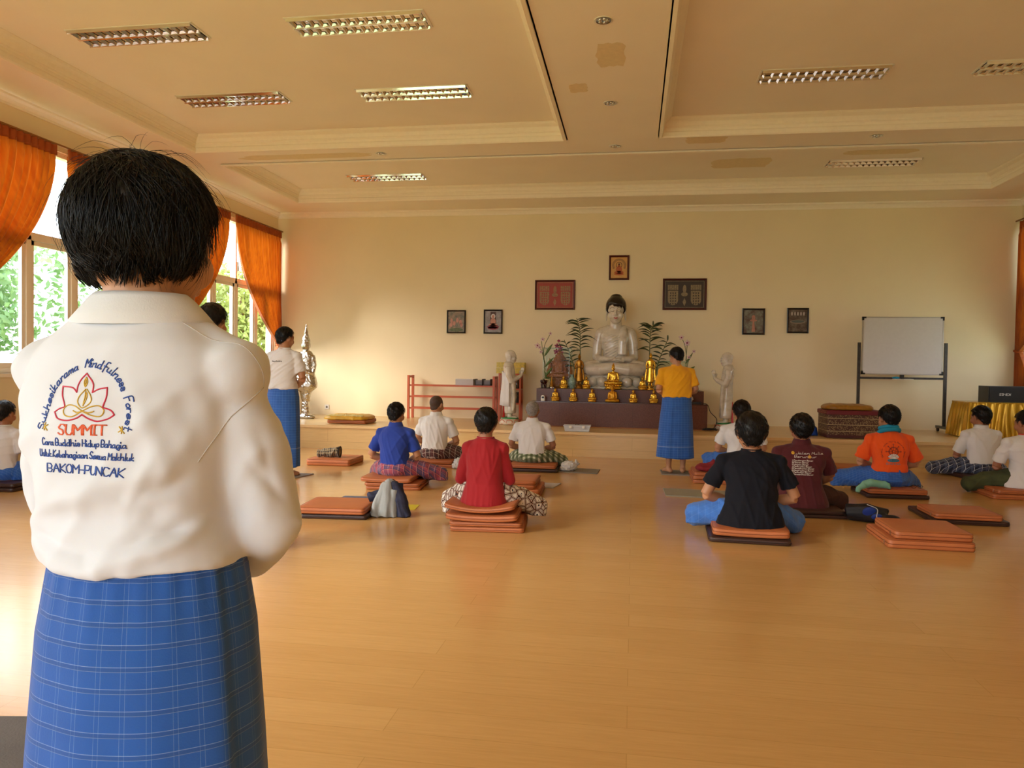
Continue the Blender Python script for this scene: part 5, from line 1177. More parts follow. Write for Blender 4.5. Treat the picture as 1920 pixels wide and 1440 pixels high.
# small gilded statues: one prototype, then copies
def small_buddha(mat, k, base=True, vox=0.018, pointed=True):
    o = thing('seated_statue', 'x', 'statue'); mb = MB(); buddha_prims(mb, pointed=pointed); me = remesh(mb, vox, 2); hb = 0.27 if base else 0.0
    P = mverts(me); P = P+mnorms(me)*robe_feats()(P)[:, None]; P[:, 2] += hb; setv(me, P*k); link('figure', me, mat, o)
    if base:
        m = MB(); lotus_base(m, 0.16, 0.50, 0.34, 16); m2 = MB(); m2.v = [v+V(0, 0.05, 0.14) for v in m.v]; m2.f = m.f; m2.n = m.n
        m2.loft([ringE(z, 0.52*q, 0.36*q, 0, 0.05, 36) for z, q in ((0, 1.06), (0.05, 1.08), (0.06, 0.98), (0.12, 0.92), (0.15, 1.0))]); m2.v = [v*k for v in m2.v]
        obj('lotus_base', m2, mat, o, smooth=True)
    return o
sb = small_buddha(GOLD, 0.127)
GS = [(-1.285, 12.66, 0.787, 'first from the left on the lower altar step'), (-0.985, 12.66, 0.787, 'second from the left on the lower altar step'), (-0.672, 12.66, 0.787, 'third from the left on the lower altar step'), (0.005, 12.66, 0.787, 'right of the larger gold figure on the lower altar step'), (0.335, 12.66, 0.787, 'beside the hip of the person in yellow'),
      (-1.175, 12.96, 0.992, 'on the upper altar step in front of the carved wooden statue'), (-0.787, 12.96, 0.992, 'on the upper altar step left of the marble statue'), (0.155, 12.96, 0.992, 'on the upper altar step right of the marble statue')]
for i, (x, y, z, w) in enumerate(GS):
    o = sb if i == 0 else copy_tree(sb); o.location = (x, y, z); o.rotation_euler = (0, 0, ROT); tag(o, 'small gold seated statue '+w, 'statue', 'small gold seated statues')
o = small_buddha(GOLDP, 0.205, False, pointed=False); o.location = (-0.335, 12.66, 0.782); o.rotation_euler = (0, 0, ROT); tag(o, 'matt gold seated statue without base, middle of the lower altar step')
o = small_buddha(GOLD, 0.262, True, 0.014, pointed=False); o.location = (-0.335, 12.93, 0.992); o.rotation_euler = (0, 0, ROT); tag(o, 'shiny gold seated statue on a stepped base in front of the marble one')
def standing_gold(label, loc, k, mat):
    o = thing('standing_statue', label, 'statue', loc, ROT); b = MB()
    b.loft([ringE(z, rx, ry, 0, 0, 26) for z, rx, ry in ((0.16, 0.145, 0.085), (0.20, 0.17, 0.09), (0.45, 0.135, 0.085), (0.72, 0.115, 0.08), (0.88, 0.105, 0.075), (1.05, 0.14, 0.085), (1.18, 0.165, 0.08), (1.25, 0.12, 0.07), (1.29, 0.05, 0.05))])
    for q in (-1, 1):
        b.tube([(q*0.15, 0, 1.18), (q*0.205, 0, 0.98), (q*0.185, 0.05, 0.83)], [0.05, 0.042, 0.036], 12); b.tube([(q*0.185, 0.05, 0.83), (q*0.07, 0.11, 0.90)], [0.036, 0.026], 12)
        b.tube([(q*0.18, 0.0, 0.84), (q*0.215, 0.01, 0.5), (q*0.235, 0.02, 0.24)], [0.03, 0.045, 0.035], 10, rx=1.3); b.tube([(q*0.06, 0.0, 0.0), (q*0.06, 0, 0.2)], [0.04, 0.04], 10); b.ell((q*0.06, 0.05, 0.02), (0.035, 0.07, 0.025))
    hand_prims(b, (0.07, 0.11, 0.90), (-1, 0.1, 0.1), (0, 1, 0), 0.9, 1, 0.2); b.tube([(0, 0, 1.25), (0, 0.01, 1.36)], [0.045, 0.045], 12)
    head_prims(b, V(0, 0.01, 1.42), 0.95, 0, -0.05, 0, True, True); b.ell((0, -0.01, 1.53), (0.045, 0.045, 0.04)); b.tube([(0, -0.01, 1.54), (0, -0.01, 1.62)], [0.028, 0.004], 10)
    me = remesh(b, 0.015, 2); P = mverts(me); P[:, 2] += 0.20; setv(me, P*k); link('figure', me, mat, o)
    m = MB(); m.loft([ringE(z*k, r*k, r*0.8*k, 0, 0, 30) for z, r in ((0, 0.20), (0.04, 0.21), (0.06, 0.16), (0.11, 0.13), (0.15, 0.16), (0.18, 0.19), (0.21, 0.17))]); obj('pedestal', m, mat, o, smooth=True)
standing_gold('tall dull gold standing statue left of the marble statue', (-0.915, 13.02, 0.987), 0.335, GOLDD)
standing_gold('tall bright gold standing statue right of the marble statue', (0.285, 13.0, 0.987), 0.352, GOLD)

def monk(label, loc, rz, left):
    o = thing('monk_statue', label, 'statue', loc, rz); b = MB(); k = 1.0
    b.loft([ringE(z, rx, ry, 0, cy, 28) for z, rx, ry, cy in ((0.09, 0.115, 0.10, 0), (0.13, 0.125, 0.105, 0), (0.35, 0.115, 0.10, -0.005), (0.55, 0.120, 0.095, -0.01), (0.68, 0.125, 0.095, -0.01), (0.80, 0.150, 0.10, -0.02), (0.88, 0.16, 0.095, -0.03), (0.935, 0.12, 0.08, -0.03), (0.965, 0.06, 0.06, -0.025))])
    b.tube([(0, -0.03, 0.93), (0, -0.01, 1.02)], [0.058, 0.056], 14); R = head_prims(b, V(0, 0.005, 1.055), 0.98, 0, -0.08, 0, True, True)
    for q in (-1, 1):
        b.tube([(q*0.14, -0.03, 0.87), (q*0.165, -0.02, 0.74), (q*0.145, 0.02, 0.64)], [0.058, 0.052, 0.046], 14); b.ell((q*0.145, 0.02, 0.64), (0.047, 0.05, 0.047)); b.tube([(q*0.145, 0.02, 0.64), (q*0.06, 0.14, 0.70), (q*0.020, 0.185, 0.74)], [0.046, 0.036, 0.026], 12)
        hand_prims(b, (q*0.013, 0.185, 0.735), (0, 0.22, 1), (-q, 0, 0), 0.95, q, 0.04)
        b.tube([(q*0.055, 0.0, 0.02), (q*0.055, 0.0, 0.12)], [0.04, 0.045], 12); b.ell((q*0.055, 0.06, 0.018), (0.036, 0.075, 0.028)); b.tube([(q*0.13, 0.05, 0.66), (q*0.115, 0.07, 0.35), (q*0.10, 0.06, 0.14)], [0.035, 0.03, 0.02], 10)
    bo = blob('body', b, MARBLE, o, 0.0085, 2, folds(7 if left else 8, 0.005, 9, (1, 0.3, 0.1), 0.3, 5)); c = surf_caster(bo)
    face_marks(bo, c, 1.055-0.012, 0.98, BLACKL, LIP)
    PK = M('painted_pink', 'c8603c', 0.5, var=0.3, vscale=12); GR = M('painted_green', '3c8a50', 0.5); CR = M('painted_cream', 'cfc2aa', 0.5, var=0.1)
    lb = MB(); lb.lathe([(0.17, -0.10), (0.185, -0.08), (0.175, -0.03), (0.15, -0.005), (0.13, 0.0)], seg=32); base = obj('lotus_base', lb, CR, o, smooth=True)
    pt = MB()
    for i in range(8):
        a = 2*PI*i/8; ca, sa = math.cos(a), math.sin(a); pt.ring_tube([(0.178*math.cos(a+0.30*math.sin(t)), 0.178*math.sin(a+0.30*math.sin(t)), -0.05+0.036*math.cos(t)) for t in np.linspace(0, 2*PI, 14)[:-1]], 0.006, 6)
    obj('painted_petals', pt, PK, base, smooth=True)
    obj('green_ring', MB().lathe([(0.15, 0.0), (0.155, 0.008), (0.13, 0.02), (0.05, 0.022)], seg=28), GR, o, smooth=True)
    rd = MB(); rd.loft([[(-0.10, -0.12, 0.02), (0.10, -0.12, 0.02), (0.085, -0.085, 0.02), (-0.085, -0.085, 0.02)], [(-0.06, -0.105, 0.36), (0.06, -0.105, 0.36), (0.05, -0.09, 0.36), (-0.05, -0.09, 0.36)]]); obj('red_support', rd, M('painted_red', 'b81c1c', 0.45), o)
    if left:
        cl = MB(); A = np.linspace(PI*1.02, PI*2.02, 26); rows = []
        for z, rx, ry in ((0.80, 0.168, 0.125), (0.66, 0.160, 0.125), (0.50, 0.150, 0.135), (0.34, 0.150, 0.150), (0.24, 0.145, 0.158)):
            rows.append([((rx+0.006*math.sin(7*q+3*z))*math.cos(q)+0.0, -0.012+(ry+0.010*math.sin(9*q+4*z))*math.sin(q), z-0.03*math.cos(q)) for q in A])
        inn = [[(p[0]*0.965, p[1]*0.965, p[2]) for p in r[::-1]] for r in rows]; cl.loft([a+b_ for a, b_ in zip(rows, inn)]); obj('white_cloth', cl, WHITE_B, o, smooth=True)
    return o
monk('white stone praying monk statue with a white cloth, left of the altar', (-2.06, 12.72, SZ+0.102), -PI/2+0.1, True)
monk('white stone praying monk statue right of the altar', (1.50, 12.74, SZ+0.102), PI/2-0.1, False)

FOIL = M('silver_foil_wrap', 'c4c0b8', 0.16, metal=1.0, bump=0.9, bscale=14, bdist=0.03)
o = thing('wrapped_statue', 'standing statue with pointed crown wrapped in shiny silver plastic in the left corner', 'statue', (-5.80, 12.86, SZ)); b = MB()
b.loft([ringE(z, rx, ry, 0, 0, 26) for z, rx, ry in ((0.0, 0.11, 0.11), (0.04, 0.12, 0.12), (0.08, 0.075, 0.075), (0.30, 0.06, 0.06), (0.48, 0.10, 0.09), (0.56, 0.20, 0.14), (0.62, 0.21, 0.14), (0.80, 0.155, 0.11), (1.05, 0.13, 0.10), (1.12, 0.145, 0.09), (1.19, 0.10, 0.075), (1.22, 0.05, 0.05))])
b.ell((0, 0.0, 1.31), (0.075, 0.085, 0.10)); b.tube([(0, 0, 1.38), (0, 0, 1.47), (0, 0, 1.56), (0, 0, 1.70)], [0.07, 0.045, 0.025, 0.004], 12)
for q in (-1, 1): b.tube([(q*0.12, 0, 1.13), (q*0.16, 0, 0.95), (q*0.15, -0.04, 0.80), (q*0.04, -0.10, 0.84)], [0.045, 0.04, 0.036, 0.03], 12)
b.ell((0.13, -0.05, 0.03), (0.07, 0.06, 0.03))
def crinkle(P):
    w = np.array([noise.noise(Vector(p)*17)+0.6*noise.noise(Vector(p)*37) for p in P]); return 0.013*np.abs(w)
blob('wrapping', b, FOIL, o, 0.010, 1, crinkle)

# ------------------------------------------------------------------ altar
a = thing('altar', 'two step brown granite tiled altar carrying the statues', 'altar', (0, 0, 0))
obj('lower_step', MB().box(-1.66, 1.19, 12.54, YB-0.005, SZ+0.004, 0.765), GRAN, a); obj('step_edge', MB().box(-1.665, 1.195, 12.533, 12.82, 0.765, 0.780), M('brown_edge_tile', '4a2a1e', 0.18), a)
obj('upper_step', MB().box(-1.62, 1.15, 12.80, YB-0.005, 0.780, 0.985), GRAN, a); obj('floor_strip', MB().box(-1.75, 1.28, 12.40, 12.535, SZ+0.0045, SZ+0.012), M('wood_strip', 'a8713a', 0.4), a)

# glass screens
def glass_case(label, x0, x1, y0, y1, z0, z1):
    o = thing('glass_case', label, 'glass case', (x0, y0, z0)); w, d, h = x1-x0, y1-y0, z1-z0; e = 0.006
    for q in ((0, w, 0, 0.004), (0, w, d-0.004, d), (0, 0.004, 0, d), (w-0.004, w, 0, d)): obj('pane', MB().box(*q, 0, h), CASE, o)
    f = MB()
    for x in (0, w-e):
        for y in (0, d-e): f.box(x, x+e, y, y+e, 0, h)
    for z in (h-e,):
        f.box(0, w, 0, e, z, z+e); f.box(0, w, d-e, d, z, z+e); f.box(0, e, 0, d, z, z+e); f.box(w-e, w, 0, d, z, z+e)
    obj('glass_edge', f, CASE_EDGE, o)
glass_case('open glass case with green edges around the carved wooden statue', -1.55, -1.09, 13.08, 13.62, 0.987, 1.685)
glass_case('open glass case with green edges behind the right gold standing statue', 0.40, 0.90, 13.10, 13.62, 0.987, 1.475)

# carved wooden statue with flame-shaped back
TERRA = M('carved_reddish_wood', 'a3622e', 0.6, var=0.25, vscale=30, bump=0.7, bscale=50, bdist=0.01)
o = thing('carved_statue', 'reddish carved wooden seated statue with ornate back inside the left glass case', 'statue', (-1.285, 13.32, 0.987), ROT); b = MB(); buddha_prims(b, pointed=True)
b.v = [v*0.33+V(0, 0.03, 0.17) for v in b.v]; me = remesh(b, 0.006, 1); link('figure', me, TERRA, o)
m = MB(); rs = random.Random(4)
m.loft([ringE(z, r, r*0.75, 0, 0.0, 24) for z, r in ((0, 0.16), (0.03, 0.17), (0.05, 0.14), (0.11, 0.12), (0.15, 0.16), (0.18, 0.17))]); 
for i in range(26):
    a_ = PI*(i/25); r = 0.16+0.02*math.sin(i*2.4); cx, cz = r*math.cos(a_), 0.30+0.22*math.sin(a_); m.tube([(cx*0.85, -0.05, cz), (cx, -0.055, cz), (cx*1.2, -0.05, cz+0.055)], [0.022, 0.018, 0.002], 6)
m.loft([ringE(0, 0.13, 0.02, 0, -0.05, 16), ringE(0.3, 0.15, 0.022, 0, -0.05, 16), ringE(0.48, 0.12, 0.02, 0, -0.05, 16), ringE(0.60, 0.05, 0.015, 0, -0.05, 16), ringE(0.68, 0.006, 0.006, 0, -0.05, 16)])
for q in (-1, 1): m.tube([(q*0.19, -0.02, 0.0), (q*0.20, -0.02, 0.30), (q*0.17, -0.02, 0.36), (q*0.175, -0.02, 0.52)], [0.035, 0.03, 0.035, 0.004], 10)
obj('carved_back', m, TERRA, o, smooth=True)
# elephant, chedi, vase, timer
o = thing('elephant_figure', 'small dark elephant figure at the left end of the upper altar step', 'figurine', (-1.515, 12.93, 0.987), 0.2); b = MB()
b.ell((0, 0.01, 0.105), (0.048, 0.06, 0.045)); b.ell((0, -0.055, 0.115), (0.034, 0.034, 0.036))
for x in (-0.028, 0.028):
    for y in (-0.03, 0.045): b.tube([(x, y, 0.0), (x, y, 0.10)], [0.016, 0.018], 10)
b.tube([(0, -0.08, 0.11), (0, -0.10, 0.07), (0, -0.095, 0.03), (0, -0.11, 0.012)], [0.014, 0.011, 0.008, 0.006], 8)
for q in (-1, 1): b.ell((q*0.046, -0.045, 0.118), (0.020, 0.007, 0.028), 10, 8, (0, 0, q*0.4)); b.tube([(q*0.018, -0.08, 0.095), (q*0.022, -0.115, 0.085)], [0.005, 0.002], 6)
blob('body', b, M('dark_red_lacquer', '33100c', 0.25, var=0.5, vscale=50), o, 0.005, 1)
o = thing('stupa_model', 'small gold spire model with a silver base beside the elephant figure', 'figurine', (-1.375, 12.93, 0.987))
obj('base', MB().lathe([(0.05, 0), (0.052, 0.012), (0.045, 0.028), (0.04, 0.03)], seg=24), CHROME, o, smooth=True)
obj('spire', MB().lathe([(0.040, 0.03), (0.042, 0.045), (0.034, 0.055), (0.034, 0.07), (0.024, 0.095), (0.016, 0.13), (0.011, 0.17), (0.006, 0.21), (0.001, 0.27)], seg=20), GOLDD, o, smooth=True)
VASE = M('celadon_glaze', '7f9a90', 0.15, var=0.4, vscale=35, coat=0.5)
o = thing('vase', 'blue green glazed vase between the carved and gold statues', 'vase', (-1.035, 13.0, 0.987)); obj('vessel', MB().lathe([(0.035, 0), (0.04, 0.01), (0.045, 0.03), (0.066, 0.09), (0.068, 0.13), (0.045, 0.18), (0.028, 0.20), (0.028, 0.225), (0.040, 0.24), (0.034, 0.24), (0.022, 0.22)], seg=28), VASE, o, smooth=True)
DK = M('dark_handle', '1a1a1c', 0.3)
o = thing('timer', 'small white timer with dark screen on the lower altar step', 'timer', (-1.487, 12.62, 0.781)); m = MB(); m.loft([ringE(z, 0.036*k, 0.014, 0, 0, 24) for z, k in ((0, 0.9), (0.01, 1), (0.06, 0.95), (0.085, 0.8), (0.095, 0.4))]); obj('case', m, WHITEM, o, smooth=True)
obj('screen', MB().box(-0.020, 0.020, -0.016, -0.0135, 0.045, 0.075), BLACK, o)

# plants
def blade(mb, p, d, L, w, droop, n=7, up0=(0, 0, 1)):
    p = np.array(p, float); d = np.array(d, float); d /= np.linalg.norm(d); side = np.cross(d, V(*up0)); side /= max(np.linalg.norm(side), 1e-6); R = []
    for i in range(n+1):
        t = i/n; q = p+d*L*t+V(0, 0, -1)*droop*L*t*t; ww = w*math.sin(PI*min(0.985, 0.06+0.94*t))**0.8
        up = np.cross(side, d); R.append([q+side*ww, q+up*ww*0.22+up*0.0008, q-side*ww, q+up*ww*0.22-up*0.0012])
    mb.loft(R)
PLG = M('palm_leaf_green', '3c4822', 0.45, var=0.3, vscale=8); STEM = M('plant_stem', '5c6232', 0.5, var=0.2); LFG = M('orchid_leaf', '5c7434', 0.45, var=0.2)
def leafy(label, loc, stems, seed, vase=True, bud=False):
    o = thing('leafy_branch', label, 'plant', loc); rs = random.Random(seed)
    for pts, n, L in stems:
        L *= 1.25
        P = catmull(pts, 5); m = MB().tube(P, [0.009-0.004*i/(len(P)-1) for i in range(len(P))], 8); st = obj('stem', m, STEM, o, smooth=True)
        for i in range(n):
            t = 0.30+0.68*i/n; k = min(len(P)-2, int(t*(len(P)-1))); p = P[k]+(P[k+1]-P[k])*(t*(len(P)-1)-k); a = (0 if i % 2 else PI)+rs.uniform(-0.9, 0.9); dr = rs.uniform(0.15, 0.55); m = MB()
            blade(m, p, (math.cos(a), math.sin(a)*0.7, rs.uniform(0.25, 0.9)), L*rs.uniform(0.7, 1.15), rs.uniform(0.011, 0.017), dr+0.15, 7, (rs.uniform(-0.3, 0.3), 1, rs.uniform(0, 0.7))); obj('leaf', m, PLG, st, smooth=True)
        if bud: obj('bud', MB().ell(P[-1]+V(0, 0, 0.03), (0.014, 0.014, 0.05)), PLG, st, smooth=True)
    return o
o = leafy('leafy branch with long dark leaves left of the marble statue', (-0.90, 13.22, 0.987), [([(0, 0, 0.2), (-0.02, 0, 0.7), (-0.03, 0, 1.0), (-0.09, 0, 1.22)], 26, 0.24), ([(-0.08, 0.02, 0.2), (-0.16, 0.0, 0.5), (-0.30, 0.0, 0.84)], 13, 0.19)], 2)
obj('glass_vase', MB().lathe([(0.05, 0.0), (0.055, 0.01), (0.05, 0.25), (0.06, 0.33), (0.055, 0.33), (0.045, 0.25), (0.045, 0.015)], seg=24), M('smoky_glazed_vase', '8a8470', 0.15, var=0.1), o, smooth=True)
o = leafy('leafy branch with a dark bud right of the marble statue', (0.27, 13.22, 0.987), [([(0, 0, 0.2), (0.0, 0, 0.7), (0.01, 0, 1.0), (0.05, 0, 1.10)], 24, 0.22), ([(0.10, 0.02, 0.2), (0.16, 0.0, 0.5), (0.30, 0.0, 0.86)], 15, 0.19)], 5, bud=True)
obj('glass_vase', MB().lathe([(0.05, 0.0), (0.055, 0.01), (0.05, 0.25), (0.06, 0.33), (0.055, 0.33), (0.045, 0.25), (0.045, 0.015)], seg=24), M('smoky_glazed_vase', '8a8470', 0.15, var=0.1), o, smooth=True)
PK1 = M('orchid_white_pink', 'e0c4c4', 0.6, var=0.1, vscale=60); PKC = M('orchid_magenta', '8a1c48', 0.5, var=0.2, vscale=60)
def flower(parent, c, r, m1, m2, face=(0, -1, 0.1)):
    f = np.array(face, float); f /= np.linalg.norm(f); a, b = frame_of(f); m = MB()
    for i in range(5):
        q = 2*PI*i/5+0.3; d = a*math.cos(q)+b*math.sin(q); e = np.cross(d, f); t = np.array(c)+d*r; md = np.array(c)+d*r*0.55
        m.loft([[np.array(c)+f*0.002, np.array(c)+e*0.001, np.array(c)-f*0.001, np.array(c)-e*0.001], [md+e*r*0.34, md+f*0.003, md-e*r*0.34, md-f*0.002], [t+e*r*0.05+f*0.004, t+f*0.005, t-e*r*0.05+f*0.004, t+f*0.003]])
    fl = obj('flower', m, m1, parent, smooth=True); obj('flower_centre', MB().ell(np.array(c)+f*0.008, (r*0.26, r*0.26, r*0.26), 10, 8), m2, fl, smooth=True)
def orchid(label, loc, stems, flw, leaves, m1, m2):
    o = thing('orchid', label, 'flowers', loc)
    for s in stems: obj('stem', MB().tube(catmull(s, 5), 0.005, 6), STEM, o, smooth=True)
    for c, r in flw: flower(o, c, r, m1, m2)
    for p, d, L, w in leaves: m = MB(); blade(m, p, d, L, w*0.8, 0.1, 7, (0, 1, 0.3)); obj('leaf', m, LFG, o, smooth=True)
    return o
orchid('white and pink orchid stems at the left end of the altar', (-1.50, 13.05, 0.987), [[(0, 0, 0), (-0.02, 0, 0.4), (-0.03, 0, 0.7), (0.07, 0, 0.93)], [(0, 0, 0.3), (-0.05, 0, 0.6), (-0.08, 0, 0.82)], [(0, 0, 0.4), (-0.08, 0, 0.65), (-0.14, 0, 0.72)]],
       [((0.075, -0.01, 0.94), 0.035), ((-0.055, -0.01, 0.84), 0.042), ((-0.145, -0.01, 0.73), 0.055), ((-0.105, -0.02, 0.70), 0.035), ((-0.085, -0.01, 0.62), 0.036)],
       [((-0.02, 0, 0.55), (0.45, 0, 0.8), 0.28, 0.028), ((-0.02, 0, 0.35), (0.55, 0, 0.7), 0.26, 0.025), ((-0.02, 0, 0.30), (0.1, 0, -0.3), 0.15, 0.02), ((0, 0, 0.2), (0.4, -0.1, 0.6), 0.22, 0.03)], PK1, PKC)
o = thing('fern', 'bright green fern tuft in a cream pot behind the elephant figure', 'plant', (-1.46, 13.03, 0.987)); rs = random.Random(9)
obj('pot', MB().lathe([(0.045, 0), (0.06, 0.02), (0.065, 0.10), (0.07, 0.16), (0.06, 0.16)], seg=20), M('cream_pot', 'd8c8a0', 0.5), o, smooth=True); m = MB()
for i in range(70): a_ = rs.uniform(0, 2*PI); blade(m, (0, 0, 0.15), (math.cos(a_), math.sin(a_), rs.uniform(0.2, 1.8)), rs.uniform(0.08, 0.17), 0.006, 0.5, 4)
obj('fronds', m, M('fern_green', '5c8030', 0.5, var=0.3), o, smooth=True)
orchid('magenta orchid spray above the carved wooden statue', (-1.30, 13.50, 0.987), [[(0, 0, 0), (0, 0, 0.5), (0.02, 0, 0.72), (-0.03, 0, 0.80)]], [((-0.05, -0.02, 0.74), 0.05), ((0.01, -0.02, 0.70), 0.055), ((-0.06, -0.02, 0.64), 0.055), ((0.02, -0.02, 0.62), 0.05), ((-0.03, -0.02, 0.56), 0.055), ((-0.05, -0.02, 0.50), 0.045), ((-0.02, -0.02, 0.83), 0.03)], [], M('orchid_deep_magenta', 'a8285c', 0.5, var=0.2), PKC)
orchid('white and pink orchid stems behind the head of the person in yellow', (0.85, 13.10, 0.987), [[(0, 0, 0), (0.03, 0, 0.5), (0.0, 0, 0.75), (-0.06, 0, 0.9)], [(0.02, 0, 0.3), (0.08, 0, 0.55), (0.15, 0, 0.66)], [(0.02, 0, 0.5), (0.04, 0, 0.8)]],
       [((-0.06, -0.01, 0.89), 0.050), ((0.035, -0.01, 0.80), 0.060), ((0.15, -0.01, 0.66), 0.035), ((0.07, -0.01, 0.56), 0.036)], [((0.02, 0, 0.45), (0.5, 0, 0.9), 0.22, 0.024), ((0.02, 0, 0.30), (0.6, 0, 0.5), 0.2, 0.03)], PK1, PKC)

# ------------------------------------------------------------------ racks beside the altar
ORM = M('orange_red_painted_metal', 'c05a34', 0.45)
o = thing('metal_rack', 'long low orange red metal rack standing against the back wall', 'rack', (-3.29, 13.66, SZ))
for x in (-0.80, 0.80):
    for y in (-0.14, 0.14): obj('post', MB().box(x-0.02, x+0.02, y-0.02, y+0.02, 0, 0.80), ORM, o)
    obj('end_bar', MB().box(x-0.02, x+0.02, -0.14, 0.14, 0.755, 0.795), ORM, o)
for z in (0.60, 0.395, 0.18):
    for y in (-0.12, 0.12): obj('rail', MB().box(-0.80, 0.80, y-0.02, y+0.02, z, z+0.028), ORM, o)
    
PAPER = M('white_paper', 'c8c4c4', 0.8); BK = M('dark_book_box', '3a3434', 0.6)
bx = thing('book_box', 'white cardboard box of leaflets on top of the low orange rack', 'box', (-3.05, 13.66, SZ+0.629)); obj('sheets', MB().cbox((0, 0, 0.055), (0.33, 0.22, 0.11), 0.03), PAPER, bx); obj('lid', MB().cbox((0, 0, 0.114), (0.335, 0.225, 0.008), 0.03), WHITEM, bx)
for i, x in enumerate((-2.78, -2.63)):
    b = thing('file_holder', 'dark file holder with grey papers, %s of two on the low rack' % ('left' if i == 0 else 'right'), 'file holder', (x, 13.66, SZ+0.629), group='file holders'); obj('case', MB().box(-0.068, 0.068, -0.10, 0.10, 0, 0.015).box(-0.068, -0.060, -0.10, 0.10, 0, 0.12).box(0.060, 0.068, -0.10, 0.10, 0, 0.12), BK, b)
    m = MB()
    for k in range(6): m.box(-0.055, 0.055, -0.09, 0.09, 0.018+0.014*k, 0.028+0.014*k)
    obj('papers', m, M('grey_paper', '8e8c90', 0.7), b)
o = thing('stand', 'narrow orange red stand behind the left monk statue', 'stand', (-2.20, 13.64, SZ))
for x in (-0.19, 0.19):
    for y in (-0.12, 0.12): obj('post', MB().box(x-0.016, x+0.016, y-0.016, y+0.016, 0, 0.86), ORM, o)
for z in (0.30, 0.56, 0.83): obj('shelf', MB().box(-0.205, 0.205, -0.13, 0.13, z, z+0.025), ORM, o)
YB_ = M('yellow_foil_box', 'd0b83c', 0.4, var=0.25, vscale=25, bump=0.3, bscale=30)
for i, (x, z, w) in enumerate(((-0.13, 0.857, 'lower left'), (0.13, 0.857, 'lower right'), (-0.125, 0.96, 'upper left'), (0.135, 0.96, 'upper right'))):
    b = obj('gift_box', MB().cbox((0, 0, 0.05), (0.25, 0.22, 0.098), 0.02), YB_, None, loc=(-2.20+x, 13.64, SZ+z-0.001)); tag(b, 'yellow foil wrapped box, %s of four on the narrow stand' % w, 'box', 'yellow boxes')
JAR = M('dark_jar_glass', '3a3a34', 0.1, var=0.5, vscale=40, coat=0.5)
for z, zn in ((0.326, 'lower'), (0.586, 'upper')):
    for i in range(3):
        b = obj('glass_jar', MB().lathe([(0.045, 0), (0.052, 0.01), (0.052, 0.13), (0.036, 0.155), (0.036, 0.17), (0.042, 0.175), (0.042, 0.195)], seg=18), JAR, None, smooth=True, loc=(-2.32+0.12*i, 13.62, SZ+z)); tag(b, 'dark glass jar on the %s shelf of the narrow stand, %s' % (zn, ('left', 'middle', 'right')[i]), 'jar', 'dark glass jars')

# ------------------------------------------------------------------ pictures on the back wall
def picture(label, x0, x1, z0, z1, fcol, fw, mat, cat='picture'):
    w, h = x1-x0, z1-z0; o = thing('framed_picture', label, cat, ((x0+x1)/2, YB, (z0+z1)/2)); f = MB(); d = 0.035
    prof = [(0, -0.002), (0, -d), (fw*0.35, -d-0.004), (fw, -d*0.7), (fw, -0.01)]
    f.loft([[(-w/2+i, y, -h/2+i), (w/2-i, y, -h/2+i), (w/2-i, y, h/2-i), (-w/2+i, y, h/2-i)] for i, y in prof], cap=False); obj('frame', f, fcol, o)
    obj('backing', MB().box(-w/2+fw*0.5, w/2-fw*0.5, -0.018, -0.004, -h/2+fw*0.5, h/2-fw*0.5), mat, o); return o, w, h
FR1 = M('dark_red_frame', '4a1610', 0.3); FRB = M('black_frame', '120c0a', 0.3)
def flat(parent, name, mat, polys, y0=-0.020):
    m = MB()
    for P in polys: m.loft([[(p[0], y0, p[1]) for p in P], [(p[0], y0-0.0025, p[1]) for p in P]])
    return obj(name, m, mat, parent)
def disc(cx, cz, rx, rz, n=20): return [(cx+rx*math.cos(2*PI*i/n), cz+rz*math.sin(2*PI*i/n)) for i in range(n)]
PG = M('picture_gold_ground', 'd09a44', 0.4, var=0.08); PO = M('picture_orange', 'b8581c', 0.5, var=0.15, vscale=30); PD = M('picture_dark_brown', '4c2010', 0.5)
o, w, h = picture('small picture in a dark red frame with a gold ground, highest on the wall', -0.470, -0.108, 2.943, 3.388, FR1, 0.035, PG)
rays = []
for i in range(30):
    a_ = -0.5+(PI+1.0)*i/29; rays.append([(0.085*math.cos(a_-0.02), 0.04+0.085*math.sin(a_-0.02)), (0.125*math.cos(a_-0.035), 0.04+0.125*math.sin(a_-0.035)), (0.125*math.cos(a_+0.035), 0.04+0.125*math.sin(a_+0.035)), (0.085*math.cos(a_+0.02), 0.04+0.085*math.sin(a_+0.02))])
flat(o, 'picture_rays', PD, rays, -0.0182); flat(o, 'picture_halo', PD, [disc(0, 0.045, 0.056, 0.06)], -0.0182); flat(o, 'picture_halo_inner', PG, [disc(0, 0.045, 0.046, 0.050)], -0.0205)
flat(o, 'picture_figure', PO, [disc(0, 0.035, 0.020, 0.026), disc(0, -0.03, 0.055, 0.06), disc(0, -0.085, 0.085, 0.028), disc(0, -0.115, 0.09, 0.022)], -0.023); flat(o, 'picture_hair', PD, [disc(0, 0.062, 0.018, 0.014)], -0.0255)
